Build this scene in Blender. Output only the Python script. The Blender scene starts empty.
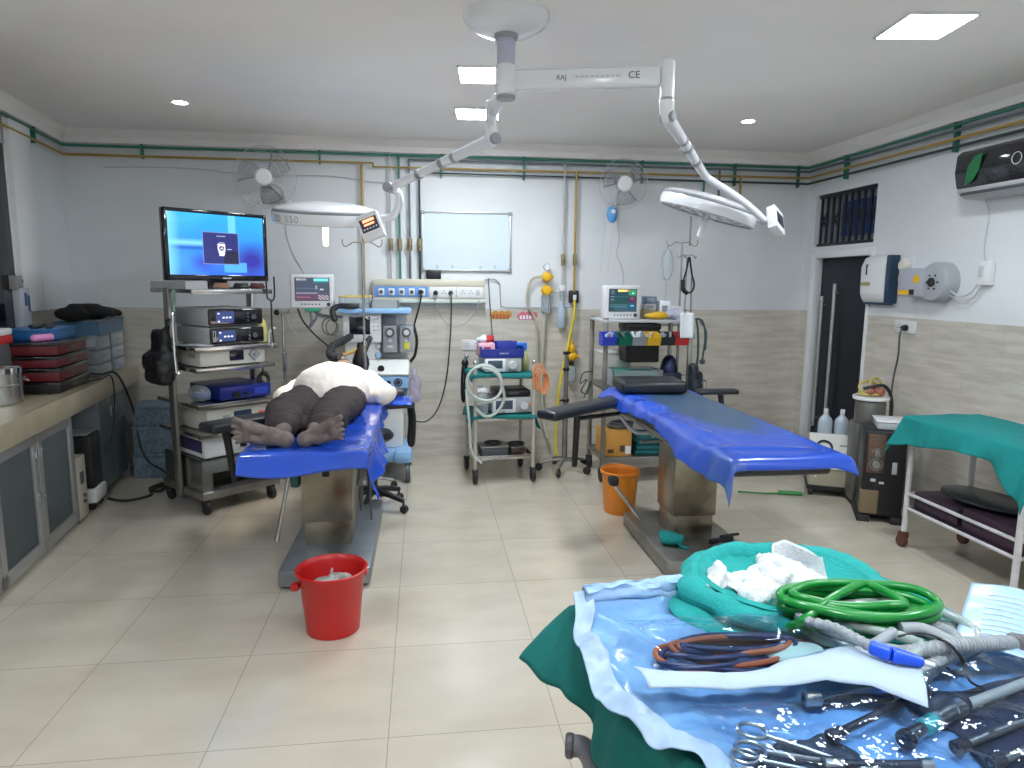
import bpy, bmesh, math, random
from mathutils import Vector, Matrix, noise
random.seed(7)
S = bpy.context.scene
COL = S.collection
PI = math.pi
def R(d): return math.radians(d)

# ------------------------------------------------------------------ mesh builder
class MB:
    def __init__(s): s.bm = bmesh.new(); s.mi = 0
    def _mark(s, n0):
        s.bm.faces.ensure_lookup_table()
        for f in s.bm.faces[n0:]: f.material_index = s.mi
    def box(s, c, d, bev=0.0, rz=0.0, rx=0.0, ry=0.0, seg=2):
        n0 = len(s.bm.faces)
        M = Matrix.Translation(c) @ Matrix.Rotation(rz, 4, 'Z') @ Matrix.Rotation(ry, 4, 'Y') @ Matrix.Rotation(rx, 4, 'X') @ Matrix.Diagonal((d[0], d[1], d[2], 1))
        r = bmesh.ops.create_cube(s.bm, size=1, matrix=M)
        if bev > 0:
            es = list({e for v in r['verts'] for e in v.link_edges})
            bmesh.ops.bevel(s.bm, geom=es, offset=min(bev, .49*min(d)), segments=seg, affect='EDGES', profile=.5)
        s._mark(n0); return s
    def bb(s, x0, x1, y0, y1, z0, z1, bev=0.0, **k):
        return s.box(((x0+x1)/2, (y0+y1)/2, (z0+z1)/2), (abs(x1-x0), abs(y1-y0), abs(z1-z0)), bev, **k)
    def lathe(s, prof, c=(0, 0, 0), rot=None, seg=24, caps=True):
        n0 = len(s.bm.faces)
        M = Matrix.Translation(c) @ (rot.to_4x4() if rot is not None else Matrix())
        rings = []
        for r, z in prof:
            rings.append([s.bm.verts.new(M @ Vector((r*math.cos(2*PI*i/seg), r*math.sin(2*PI*i/seg), z))) for i in range(seg)])
        for a, b in zip(rings, rings[1:]):
            for i in range(seg):
                j = (i+1) % seg
                s.bm.faces.new((a[i], a[j], b[j], b[i]))
        if caps:
            s.bm.faces.new(rings[0][::-1]); s.bm.faces.new(rings[-1])
        s._mark(n0); return s
    def cyl(s, p0, p1, r0, r1=None, seg=16, bev=0.0):
        p0 = Vector(p0); p1 = Vector(p1); d = p1-p0; L = d.length
        r1 = r0 if r1 is None else r1
        q = d.to_track_quat('Z', 'Y').to_matrix()
        b = min(bev, L*.4, r0*.9, r1*.9) if bev else 0
        prof = [(r0-b, 0), (r0, b), (r1, L-b), (r1-b, L)] if b else [(r0, 0), (r1, L)]
        return s.lathe(prof, p0, q, seg)
    def tube(s, pts, r, seg=8, sub=6, smooth=True, closed=False, rf=None):
        pts = [Vector(p) for p in pts]
        if smooth and len(pts) > 2: pts = spline(pts, sub, closed)
        n = len(pts)
        if n < 2: return s
        n0 = len(s.bm.faces)
        T = []
        for i in range(n):
            a = pts[(i-1) % n] if (closed or i > 0) else pts[i]
            b = pts[(i+1) % n] if (closed or i < n-1) else pts[i]
            t = ((b-pts[i]).normalized()+(pts[i]-a).normalized()) if (i not in (0, n-1) or closed) else b-a; T.append(t.normalized() if t.length > 1e-9 else Vector((0, 0, 1)))
        up = Vector((0, 0, 1)) if abs(T[0].z) < .9 else Vector((1, 0, 0))
        nrm = (up - T[0]*up.dot(T[0])).normalized()
        rings = []
        for i in range(n):
            nrm = nrm - T[i]*nrm.dot(T[i])
            nrm = nrm.normalized() if nrm.length > 1e-6 else T[i].orthogonal().normalized()
            bn = T[i].cross(nrm)
            rr = rf(i/(n-1)) if rf else r
            rings.append([s.bm.verts.new(pts[i] + rr*(math.cos(2*PI*k/seg)*nrm + math.sin(2*PI*k/seg)*bn)) for k in range(seg)])
        m = n if closed else n-1
        for i in range(m):
            a, b = rings[i], rings[(i+1) % n]
            for k in range(seg):
                j = (k+1) % seg
                s.bm.faces.new((a[k], a[j], b[j], b[k]))
        if not closed:
            s.bm.faces.new(rings[0][::-1]); s.bm.faces.new(rings[-1])
        s._mark(n0); return s
    def sph(s, c, r, rot=None, u=20, v=12):
        n0 = len(s.bm.faces)
        r = (r, r, r) if isinstance(r, (int, float)) else r
        M = Matrix.Translation(c) @ (rot.to_4x4() if rot is not None else Matrix()) @ Matrix.Diagonal((r[0], r[1], r[2], 1))
        bmesh.ops.create_uvsphere(s.bm, u_segments=u, v_segments=v, radius=1, matrix=M)
        s._mark(n0); return s
    def cap(s, p0, p1, r0, r1=None):
        r1 = r0 if r1 is None else r1
        s.sph(p0, r0, u=16, v=10); s.sph(p1, r1, u=16, v=10)
        if (Vector(p1)-Vector(p0)).length > 1e-4: s.cyl(p0, p1, r0, r1, 16)
        return s
    def torus(s, c, RR, r, rot=None, seg=32, sg=8, sx=1, sy=1):
        M = (rot if rot is not None else Matrix.Identity(3))
        pts = [Vector(c) + M @ Vector((RR*sx*math.cos(2*PI*i/seg), RR*sy*math.sin(2*PI*i/seg), 0)) for i in range(seg)]
        return s.tube(pts, r, sg, smooth=False, closed=True)
    def prism(s, poly, z0, z1, M=None, bev=0):
        n0 = len(s.bm.faces)
        M = M or Matrix()
        a = [s.bm.verts.new(M @ Vector((x, y, z0))) for x, y in poly]
        b = [s.bm.verts.new(M @ Vector((x, y, z1))) for x, y in poly]
        n = len(poly)
        s.bm.faces.new(a[::-1]); s.bm.faces.new(b)
        for i in range(n):
            j = (i+1) % n; s.bm.faces.new((a[i], a[j], b[j], b[i]))
        if bev:
            es = list({e for v in a+b for e in v.link_edges})
            bmesh.ops.bevel(s.bm, geom=es, offset=bev, segments=2, affect='EDGES', profile=.5)
        s._mark(n0); return s
    def grid(s, nu, nv, f, closed_u=False):
        n0 = len(s.bm.faces)
        V = [[s.bm.verts.new(f(i/nu, j/nv)) for j in range(nv+1)] for i in range(nu if closed_u else nu+1)]
        for i in range(nu):
            a = V[i]; b = V[(i+1) % nu] if closed_u else V[i+1]
            for j in range(nv): s.bm.faces.new((a[j], b[j], b[j+1], a[j+1]))
        s._mark(n0); return s
    def build(s, name, mats, parent=None, solid=0.0, remesh=0.0, smooth_it=0, disp=None, sharp=38, sub=0):
        me = bpy.data.meshes.new(name)
        bmesh.ops.recalc_face_normals(s.bm, faces=s.bm.faces[:])
        s.bm.to_mesh(me); s.bm.free()
        for m in (mats if isinstance(mats, (list, tuple)) else [mats]): me.materials.append(m)
        me.shade_smooth()
        if not remesh: me.set_sharp_from_angle(angle=R(sharp))
        o = bpy.data.objects.new(name, me); COL.objects.link(o)
        if parent is not None: o.parent = parent
        if solid:
            m = o.modifiers.new('s', 'SOLIDIFY'); m.thickness = solid; m.offset = 0
        if remesh:
            m = o.modifiers.new('r', 'REMESH'); m.mode = 'VOXEL'; m.voxel_size = remesh; m.use_smooth_shade = True
            if smooth_it:
                m = o.modifiers.new('sm', 'SMOOTH'); m.factor = .5; m.iterations = smooth_it
        if sub:
            m = o.modifiers.new('sub', 'SUBSURF'); m.levels = sub; m.render_levels = sub
        if disp:
            for sz, st in disp:
                t = bpy.data.textures.new('d', 'CLOUDS'); t.noise_scale = sz; t.noise_depth = 2
                m = o.modifiers.new('d', 'DISPLACE'); m.texture = t; m.strength = st; m.mid_level = .5; m.texture_coords = 'GLOBAL'
        return o

def spline(P, sub, closed=False):
    n = len(P); out = []
    rng = range(n) if closed else range(n-1)
    for i in rng:
        p0 = P[(i-1) % n] if (closed or i > 0) else P[i]*2-P[i+1]
        p1 = P[i]; p2 = P[(i+1) % n]
        p3 = P[(i+2) % n] if (closed or i < n-2) else p2*2-p1
        for k in range(sub):
            t = k/sub
            out.append(.5*((2*p1)+(p2-p0)*t+(2*p0-5*p1+4*p2-p3)*t*t+(3*p1-p0-3*p2+p3)*t**3))
    if not closed: out.append(P[-1])
    return out

def tag(o, label, cat, group=None, kind=None):
    o['label'] = label; o['category'] = cat
    if group: o['group'] = group
    if kind: o['kind'] = kind
    return o
def thing(name, label, cat, loc=(0, 0, 0), rz=0.0, group=None):
    o = bpy.data.objects.new(name, None); COL.objects.link(o)
    o.empty_display_size = .05; o.location = loc; o.rotation_euler = (0, 0, rz)
    return tag(o, label, cat, group)
def struct(o):
    o['kind'] = 'structure'; return o
def dup(root, loc, rz=0, label=None):
    r = root.copy(); COL.objects.link(r); r.location = loc; r.rotation_euler = (0, 0, rz)
    if label: r['label'] = label
    for ch in list(root.children):
        c = ch.copy(); COL.objects.link(c); c.parent = r
        for g in list(ch.children):
            d = g.copy(); COL.objects.link(d); d.parent = c
    return r
def lettering(text, size, m, parent, loc, rot, name='lettering', ext=.0006, align='CENTER'):
    cu = bpy.data.curves.new(name, 'FONT'); cu.body = text; cu.size = size; cu.extrude = ext
    cu.align_x = align; cu.align_y = 'CENTER'
    t = bpy.data.objects.new('tmp', cu); COL.objects.link(t)
    dg = bpy.context.evaluated_depsgraph_get()
    me = bpy.data.meshes.new_from_object(t.evaluated_get(dg)); me.name = name
    bpy.data.objects.remove(t); bpy.data.curves.remove(cu)
    me.materials.clear(); me.materials.append(m)
    o = bpy.data.objects.new(name, me); COL.objects.link(o); o.parent = parent
    o.location = loc; o.rotation_euler = rot
    return o

# ------------------------------------------------------------------ materials
def mat(name, col, rough=.5, metal=0.0, var=0.0, vs=8.0, bump=0.0, bs=40.0, alpha=1.0, em=None, es=1.0, coat=0.0, trans=0.0, col2=None, spec=None, stretch=None, ior=None, detail=3.0):
    m = bpy.data.materials.new(name); m.use_nodes = True
    nt = m.node_tree; p = nt.nodes['Principled BSDF']; L = nt.links.new
    p.inputs['Base Color'].default_value = (*col, 1)
    p.inputs['Roughness'].default_value = rough; p.inputs['Metallic'].default_value = metal
    p.inputs['Alpha'].default_value = alpha; p.inputs['Coat Weight'].default_value = coat; p.inputs['Coat Roughness'].default_value = .08
    p.inputs['Transmission Weight'].default_value = trans
    if spec is not None: p.inputs['Specular IOR Level'].default_value = spec
    if ior: p.inputs['IOR'].default_value = ior
    if em: p.inputs['Emission Color'].default_value = (*em, 1); p.inputs['Emission Strength'].default_value = es
    tc = nt.nodes.new('ShaderNodeTexCoord'); src = tc.outputs['Object']
    if stretch:
        mp = nt.nodes.new('ShaderNodeMapping'); mp.inputs['Scale'].default_value = stretch; L(src, mp.inputs['Vector']); src = mp.outputs['Vector']
    if var > 0 or col2:
        n = nt.nodes.new('ShaderNodeTexNoise'); n.inputs['Scale'].default_value = vs; n.inputs['Detail'].default_value = detail
        L(src, n.inputs['Vector'])
        r = nt.nodes.new('ShaderNodeValToRGB'); c2 = col2 or tuple(c*(1-var) for c in col)
        r.color_ramp.elements[0].color = (*c2, 1); r.color_ramp.elements[0].position = .35
        r.color_ramp.elements[1].color = (*col, 1); r.color_ramp.elements[1].position = .62
        L(n.outputs['Fac'], r.inputs['Fac']); L(r.outputs['Color'], p.inputs['Base Color'])
    if bump > 0:
        n = nt.nodes.new('ShaderNodeTexNoise'); n.inputs['Scale'].default_value = bs; n.inputs['Detail'].default_value = 4
        L(src, n.inputs['Vector'])
        b = nt.nodes.new('ShaderNodeBump'); b.inputs['Strength'].default_value = bump; b.inputs['Distance'].default_value = .01
        L(n.outputs['Fac'], b.inputs['Height']); L(b.outputs['Normal'], p.inputs['Normal'])
    return m
def tile_mat(name, c1, c2, mortar, bw, rh, off, loc, rough, msize, plane='XY', streak=(1, 1, 1), vs=6.0, coat=0.0, shift=0.0):
    m = bpy.data.materials.new(name); m.use_nodes = True
    nt = m.node_tree; p = nt.nodes['Principled BSDF']; L = nt.links.new
    tc = nt.nodes.new('ShaderNodeTexCoord')
    sp = nt.nodes.new('ShaderNodeSeparateXYZ'); L(tc.outputs['Object'], sp.inputs[0])
    cb = nt.nodes.new('ShaderNodeCombineXYZ')
    L(sp.outputs[plane[0]], cb.inputs['X']); L(sp.outputs[plane[1]], cb.inputs['Y'])
    mp = nt.nodes.new('ShaderNodeMapping'); mp.inputs['Location'].default_value = loc; L(cb.outputs[0], mp.inputs['Vector'])
    br = nt.nodes.new('ShaderNodeTexBrick'); br.offset = off; br.inputs['Scale'].default_value = 1
    br.inputs['Brick Width'].default_value = bw; br.inputs['Row Height'].default_value = rh
    br.inputs['Mortar Size'].default_value = msize; br.inputs['Mortar Smooth'].default_value = .2; br.inputs['Bias'].default_value = 0
    L(mp.outputs[0], br.inputs['Vector'])
    br.inputs['Mortar'].default_value = (*mortar, 1)
    n = nt.nodes.new('ShaderNodeTexNoise'); n.inputs['Scale'].default_value = vs; n.inputs['Detail'].default_value = 5
    m2 = nt.nodes.new('ShaderNodeMapping'); m2.inputs['Scale'].default_value = streak; L(tc.outputs['Object'], m2.inputs['Vector']); L(m2.outputs[0], n.inputs['Vector'])
    r = nt.nodes.new('ShaderNodeValToRGB'); r.color_ramp.elements[0].color = (*c1, 1); r.color_ramp.elements[1].color = (*c2, 1)
    r.color_ramp.elements[0].position = .36; r.color_ramp.elements[1].position = .64
    L(n.outputs['Fac'], r.inputs['Fac']); L(r.outputs['Color'], br.inputs['Color1'])
    h = nt.nodes.new('ShaderNodeHueSaturation'); h.inputs['Value'].default_value = .96; L(r.outputs['Color'], h.inputs['Color']); L(h.outputs[0], br.inputs['Color2'])
    L(br.outputs['Color'], p.inputs['Base Color'])
    p.inputs['Roughness'].default_value = rough; p.inputs['Coat Weight'].default_value = coat; p.inputs['Coat Roughness'].default_value = .12
    return m
def film(name, col, fac=.3, rough=.05, bump=0.0, bs=30):
    """thin clear plastic: part see-through, part glossy"""
    m = bpy.data.materials.new(name); m.use_nodes = True
    nt = m.node_tree; L = nt.links.new
    p = nt.nodes['Principled BSDF']; o = nt.nodes['Material Output']
    p.inputs['Base Color'].default_value = (*col, 1); p.inputs['Roughness'].default_value = rough
    t = nt.nodes.new('ShaderNodeBsdfTransparent'); t.inputs['Color'].default_value = (*[min(1, .75+.25*c) for c in col], 1)
    mx = nt.nodes.new('ShaderNodeMixShader'); fr = nt.nodes.new('ShaderNodeFresnel'); fr.inputs['IOR'].default_value = 1.45
    a = nt.nodes.new('ShaderNodeMath'); a.operation = 'ADD'; a.inputs[1].default_value = fac; a.use_clamp = True
    L(fr.outputs[0], a.inputs[0]); L(a.outputs[0], mx.inputs[0]); L(t.outputs[0], mx.inputs[1]); L(p.outputs[0], mx.inputs[2]); L(mx.outputs[0], o.inputs['Surface'])
    if bump:
        n = nt.nodes.new('ShaderNodeTexNoise'); n.inputs['Scale'].default_value = bs
        tc = nt.nodes.new('ShaderNodeTexCoord'); L(tc.outputs['Object'], n.inputs['Vector'])
        b = nt.nodes.new('ShaderNodeBump'); b.inputs['Strength'].default_value = bump; b.inputs['Distance'].default_value = .02
        L(n.outputs['Fac'], b.inputs['Height']); L(b.outputs['Normal'], p.inputs['Normal']); L(b.outputs['Normal'], fr.inputs['Normal'])
    return m
def sheer(name, tint, rough=.03, bump=0.0, bs=20):
    """very thin clear film: tinted see-through with a sharp sheen"""
    m = bpy.data.materials.new(name); m.use_nodes = True
    nt = m.node_tree; L = nt.links.new; nt.nodes.remove(nt.nodes['Principled BSDF']); o = nt.nodes['Material Output']
    t = nt.nodes.new('ShaderNodeBsdfTransparent'); t.inputs['Color'].default_value = (*tint, 1)
    g = nt.nodes.new('ShaderNodeBsdfGlossy'); g.inputs['Roughness'].default_value = rough; g.inputs['Color'].default_value = (.9, .95, 1, 1)
    fr = nt.nodes.new('ShaderNodeFresnel'); fr.inputs['IOR'].default_value = 1.42
    mx = nt.nodes.new('ShaderNodeMixShader'); L(fr.outputs[0], mx.inputs[0]); L(t.outputs[0], mx.inputs[1]); L(g.outputs[0], mx.inputs[2]); L(mx.outputs[0], o.inputs['Surface'])
    tc = nt.nodes.new('ShaderNodeTexCoord'); n = nt.nodes.new('ShaderNodeTexNoise'); n.inputs['Scale'].default_value = bs; n.inputs['Detail'].default_value = 3; L(tc.outputs['Object'], n.inputs['Vector'])
    b = nt.nodes.new('ShaderNodeBump'); b.inputs['Strength'].default_value = bump; b.inputs['Distance'].default_value = .02; L(n.outputs['Fac'], b.inputs['Height']); L(b.outputs['Normal'], g.inputs['Normal']); L(b.outputs['Normal'], fr.inputs['Normal'])
    return m
def screen_mat(name, strength):
    m = bpy.data.materials.new(name); m.use_nodes = True
    nt = m.node_tree; p = nt.nodes['Principled BSDF']
    a = nt.nodes.new('ShaderNodeVertexColor'); a.layer_name = 'Col'
    p.inputs['Base Color'].default_value = (.01, .01, .012, 1); p.inputs['Roughness'].default_value = .15
    nt.links.new(a.outputs['Color'], p.inputs['Emission Color']); p.inputs['Emission Strength'].default_value = strength
    return m
def screen(parent, c, w, h, f, nu, nv, m, rx=0.0, name='screen', facing=-1):
    """display panel in the local XZ plane facing -Y; f(u,v)->rgb, u right, v up"""
    me = bpy.data.meshes.new(name); vs = []; fs = []; cs = []
    for j in range(nv+1):
        for i in range(nu+1): vs.append(((i/nu-.5)*w, 0, (j/nv-.5)*h))
    for j in range(nv):
        for i in range(nu):
            a = j*(nu+1)+i; fs.append((a, a+1, a+nu+2, a+nu+1)); cs.append(f((i+.5)/nu, (j+.5)/nv))
    me.from_pydata(vs, [], fs)
    at = me.color_attributes.new('Col', 'FLOAT_COLOR', 'CORNER')
    for k, cc in enumerate(cs):
        for q in range(4): at.data[4*k+q].color = (*cc, 1)
    me.materials.append(m)
    o = bpy.data.objects.new(name, me); COL.objects.link(o); o.parent = parent
    o.location = c; o.rotation_euler = (rx, 0, 0)
    return o

M = {}
M['plaster'] = mat('plaster', (.76, .78, .80), .75, var=.04, vs=3, bump=.04, bs=60)
M['ceil'] = mat('ceiling_paint', (.93, .895, .87), .8, var=.03, vs=2)
M['white'] = mat('white_paint', (.80, .81, .82), .35)
M['wplastic'] = mat('white_plastic', (.78, .79, .80), .3)
M['lampwhite'] = mat('lamp_enamel', (.82, .83, .86), .22, coat=.3)
M['grey'] = mat('grey_plastic', (.33, .34, .37), .4)
M['lgrey'] = mat('light_grey_plastic', (.55, .56, .58), .4)
M['dgrey'] = mat('dark_grey_plastic', (.09, .095, .105), .45)
M['black'] = mat('black_plastic', (.012, .012, .014), .4)
M['rubber'] = mat('black_rubber', (.02, .02, .022), .6)
M['gloss'] = mat('black_gloss', (.008, .008, .012), .08, coat=.5)
M['steel'] = mat('stainless_steel', (.55, .55, .54), .25, metal=1, var=.15, vs=5, bump=.01)
M['chrome'] = mat('chrome', (.75, .75, .76), .12, metal=1)
M['dsteel'] = mat('dull_steel', (.36, .35, .33), .38, metal=.85, var=.3, vs=6)
M['alu'] = mat('aluminium_frame', (.5, .5, .5), .4, metal=.7)
M['worn'] = mat('worn_column_steel', (.36, .33, .26), .28, metal=.8, col2=(.16, .135, .10), vs=4)
M['cream'] = mat('cream_plastic', (.66, .62, .50), .4)
M['beige'] = mat('beige_metal', (.42, .38, .29), .4)
M['blue'] = mat('machine_blue', (.16, .34, .72), .35)
M['lblue'] = mat('light_blue_plastic', (.28, .50, .80), .35)
M['basket'] = mat('basket_blue', (.02, .04, .32), .4)
M['navy'] = mat('navy_plastic', (.008, .012, .045), .4)
M['unitblue'] = mat('device_blue', (.01, .02, .2), .35)
M['sheetblue'] = mat('blue_vinyl_sheet', (.018, .085, .58), .16, var=.12, vs=5, bump=.3, bs=9, coat=.5)
M['teal'] = mat('teal_drape_cloth', (.0, .22, .215), .85, var=.1, vs=12, bump=.25, bs=45)
M['fgteal'] = mat('green_drape_cloth', (.0, .15, .135), .85, var=.12, vs=14, bump=.2, bs=300)
M['towelteal'] = mat('teal_towel', (.015, .36, .34), .9, var=.1, vs=20, bump=.4, bs=120)
M['red'] = mat('red_bucket_plastic', (.55, .012, .012), .35)
M['orange'] = mat('orange_bucket_plastic', (.80, .26, .02), .4)
M['vinyl'] = mat('black_vinyl_pad', (.016, .020, .026), .33, bump=.05, bs=120)
M['navyglass'] = mat('tinted_door_glass', (.006, .008, .018), .4)
M['skin'] = mat('skin', (.155, .092, .066), .6, var=.2, vs=20, bump=.15, bs=70)
M['sole'] = mat('sole_skin', (.19, .145, .13), .75, var=.35, vs=25, bump=.3, bs=90)
M['hair'] = mat('hair', (.02, .016, .014), .7)
M['shirt'] = mat('white_cotton', (.80, .73, .66), .85, var=.04, vs=6, bump=.3, bs=30)
M['trouser'] = mat('dark_trousers', (.040, .028, .028), .85, var=.25, vs=14, bump=.3, bs=35)
M['gauze'] = mat('white_gauze', (.74, .76, .79), .95, var=.03, vs=30, bump=.5, bs=160)
M['paper'] = mat('white_paper', (.80, .84, .88), .8)
M['pgreen'] = mat('pipe_green', (.03, .20, .14), .4)
M['pgrey'] = mat('pipe_grey', (.12, .15, .18), .4)
M['pyellow'] = mat('pipe_ochre', (.42, .27, .06), .45)
M['pdark'] = mat('pipe_dark', (.02, .045, .05), .4)
M['pwhite'] = mat('pipe_white', (.45, .45, .45), .4)
M['brass'] = mat('valve_brass', (.35, .28, .16), .35, metal=.8)
M['yellow'] = mat('yellow_plastic', (.85, .48, .01), .35)
M['yhose'] = mat('yellow_hose', (.80, .62, .03), .45)
M['hosegreen'] = mat('green_pvc_hose', (.0, .22, .025), .28, coat=.3)
M['hosegrey'] = mat('grey_corrugated_hose', (.30, .33, .36), .4)
M['clearhose'] = film('clear_tubing', (.80, .86, .84), .55, .15)
M['clear'] = film('clear_plastic', (.75, .82, .86), .25, .12)
M['film'] = sheer('pouch_film', (.80, .90, 1), .03, bump=.45, bs=15)
M['glasspane'] = film('cabinet_glass', (.30, .34, .36), .04, .06)
M['orangecable'] = mat('orange_cable', (.40, .105, .04), .4)
M['ocoil'] = mat('orange_tubing', (.75, .30, .12), .45)
M['bluecable'] = mat('blue_cable', (.022, .032, .10), .4)
M['wrap'] = mat('blue_sterile_wrap', (.20, .43, .78), .34, var=.3, vs=9, bump=.6, bs=16, coat=.5)
M['wrapwhite'] = mat('white_wrap_border', (.40, .54, .74), .4, var=.12, vs=25, bump=.4, bs=24)
M['bluetip'] = mat('blue_tip', (.01, .09, .75), .3)
M['carton'] = mat('orange_carton', (.62, .30, .06), .7)
M['card'] = mat('cardboard', (.40, .33, .22), .8)
M['purple'] = mat('purple_cover', (.05, .025, .045), .55)
M['lilac'] = mat('lilac_bag', (.55, .47, .64), .6, alpha=.5)
M['pink'] = mat('pink_plastic', (.75, .28, .55), .5)
M['pinkp'] = mat('pink_pale', (.82, .45, .55), .5)
M['redtray'] = mat('red_tray', (.13, .008, .012), .35)
M['rust'] = mat('rusty_caster', (.11, .045, .028), .6)
M['cgreen'] = mat('bin_green', (.0, .14, .09), .4)
M['cblue'] = mat('bin_blue', (.03, .06, .5), .4)
M['cyel'] = mat('bin_yellow', (.75, .45, .02), .4)
M['cred'] = mat('bin_red', (.5, .02, .02), .4)
M['foamblue'] = mat('speckled_blue_box', (.19, .26, .33), .7, col2=(.10, .14, .19), vs=50)
M['worktop'] = mat('beige_stone_worktop', (.50, .44, .31), .3, var=.14, vs=9, coat=.2)
M['rose'] = mat('rosewood_panel', (.16, .085, .055), .35, var=.4, vs=10, stretch=(1, 1, 8))
M['green'] = mat('green_plastic', (.02, .32, .18), .4)
M['ledred'] = mat('led_digits', (.02, .0, .0), .4, em=(1, .25, .12), es=2.5)
M['lens'] = mat('lamp_lens', (.35, .37, .4), .1, coat=.4)
M['ltblue'] = mat('fan_control_blue', (.12, .38, .75), .35)
M['fanblade'] = film('fan_blade', (.55, .55, .57), .22, .3)
M['wire'] = mat('fan_wire', (.60, .60, .61), .4)
M['ink'] = mat('dark_ink', (.03, .035, .06), .5)
M['scr'] = screen_mat('screen_glow', 1.0)
M['nightscr'] = mat('dark_display', (.008, .01, .018), .12)
M['bluedisp'] = mat('blue_display', (.02, .03, .07), .15, em=(.05, .08, .25), es=.5)
M['dome'] = mat('night_pane', (.008, .009, .016), .1)
M['palepane'] = mat('pale_pane', (.30, .33, .38), .5)
M['aqua'] = mat('aqua_cloth', (.02, .42, .36), .8)
floor_m = tile_mat('floor_tile', (.55, .49, .395), (.605, .545, .445), (.33, .29, .24), .6, .6, 0, (.1352, -2.197+1.2, 0), .15, .0018, 'XY', (1.5, 2.5, 1), 2.2, coat=.35)
dadoX = tile_mat('wall_tile_back', (.56, .515, .445), (.69, .645, .57), (.47, .43, .37), .6, .3, .5, (.2, 1.4, 0), .25, .0014, 'XZ', (1.2, 1.2, 9), 3)
dadoY = tile_mat('wall_tile_side', (.56, .515, .445), (.69, .645, .57), (.47, .43, .37), .6, .3, .5, (.2, 1.4, 0), .25, .0014, 'YZ', (1.2, 1.2, 9), 3)
# ------------------------------------------------------------------ light levels
PANEL, DOWN, LEDON, SPOTW, EXPO = 62.0, 45.0, .8, 95.0, 0.66
NEAR = [(-1.6, 1.6), (.36, 1.0), (2.2, .9), (.9, -.3)]
# ------------------------------------------------------------------ the room
YB, XR, ZC = 5.99, 3.482, 2.72
W0 = Vector((-2.82, 5.97, 0)); LA = R(7.3)
def at_left(o): o.location = W0; o.rotation_euler = (0, 0, LA); return o   # local x = out of the left wall, -y = towards the camera
b = MB(); b.bb(-4.2, 3.7, -1.7, 6.2, -.1, 0); struct(b.build('floor', floor_m))
b = MB(); b.bb(-4.2, 3.7, -1.7, 6.2, ZC, ZC+.1); struct(b.build('ceiling', M['ceil']))
b = MB(); b.bb(-3.1, 3.7, YB, YB+.15, 0, ZC); struct(b.build('wall_back', M['plaster']))
b = MB(); b.bb(-2.84, XR-.012, YB-.012, YB, 0, 1.335); struct(b.build('trim_1', dadoX))
b = MB(); b.bb(-4.2, 3.7, -1.75, -1.6, 0, ZC); struct(b.build('wall_front', M['plaster']))
# right wall with the doorway and the barred opening over it
b = MB()
b.bb(XR, XR+.16, -1.7, 5.03, 0, ZC); b.bb(XR, XR+.16, 5.86, 6.1, 0, ZC)
b.bb(XR, XR+.16, 5.03, 5.86, 1.83, 1.90); b.bb(XR, XR+.16, 5.03, 5.86, 2.35, ZC)
struct(b.build('wall_right', M['plaster']))
b = MB(); b.bb(XR-.012, XR, -1.6, 5.02, 0, 1.335); b.bb(XR-.012, XR, 5.87, YB-.012, 0, 1.335); struct(b.build('trim_2', dadoY))
b = MB(); b.bb(XR-.02, XR+.06, 5.79, 5.86, 0, 1.83, .006); b.bb(XR-.02, XR+.06, 5.03, 5.79, 1.80, 1.86, .006); b.bb(XR-.02, XR+.02, 5.0, 5.035, 0, 1.86, .005)
struct(b.build('trim_3', M['white']))
d = MB(); d.bb(XR+.06, XR+.10, 5.035, 5.86, .01, 1.82, .004); door = struct(d.build('door_1', M['navyglass']))
for (y, z0, z1, dx) in ((5.70, .30, 1.47, .0), (5.52, .36, 1.58, .0)):
    h = MB(); h.cyl((XR+.02, y, z0), (XR+.02, y, z1), .016, bev=.003)
    for z in (z0+.08, z1-.08): h.cyl((XR+.02, y, z), (XR+.062, y, z), .007, seg=8)
    h.build('door_handle', M['alu'], door)
# barred transom
t = MB(); t.bb(XR+.12, XR+.14, 5.03, 5.86, 1.90, 2.35); w2 = struct(t.build('window_2', M['palepane']))
f = MB()
for k in range(10):
    y = 5.06+k*.085; f.bb(XR+.03, XR+.045, y-.011, y+.011, 1.90, 2.35)
for z in (1.915, 2.335): f.bb(XR+.028, XR+.047, 5.03, 5.86, z-.014, z+.014)
for k in range(0, 9, 2):
    y = 5.06+k*.085
    f.tube([(XR+.036, y, 2.03), (XR+.036, y+.085, 2.22)], .006, 6, smooth=False); f.tube([(XR+.036, y, 2.22), (XR+.036, y+.085, 2.03)], .006, 6, smooth=False)
f.build('window_grille', mat('grille_black', (.012, .014, .02), .5), w2)
c = MB(); c.bb(XR+.085, XR+.10, 5.03, 5.60, 1.98, 2.27); c.build('blue_shutter', mat('shutter_blue', (.03, .07, .22), .6), w2)
# left wall, turned a little, with a dark window
b = MB()
b.bb(-.15, 0, -.99, .12, 0, ZC); b.bb(-.15, 0, -7.6, -2.6, 0, ZC); b.bb(-.15, 0, -2.6, -.99, 0, 1.15); b.bb(-.15, 0, -2.6, -.99, 2.42, ZC)
struct(at_left(b.build('wall_left', M['plaster'])))
b = MB(); b.bb(0, .010, -7.5, -.012, 0, 1.335); struct(at_left(b.build('trim_4', mat('wall_tile_left', (.50, .46, .40), .3, var=.2, vs=4, stretch=(1, 1, 7)))))
b = MB(); b.bb(-.02, .012, -2.6, -.99, 1.15, 2.42); wn = struct(at_left(b.build('window_1', M['dome'])))
b = MB(); b.bb(.011, .05, -.99, -.66, 1.34, ZC-.12, .004); b.bb(.011, .016, -1.01, -.99, 1.15, 2.42, .001); b.bb(.0, .03, -2.6, -.99, 1.12, 1.15, .004); b.build('window_frame', M['white'], wn)
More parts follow.
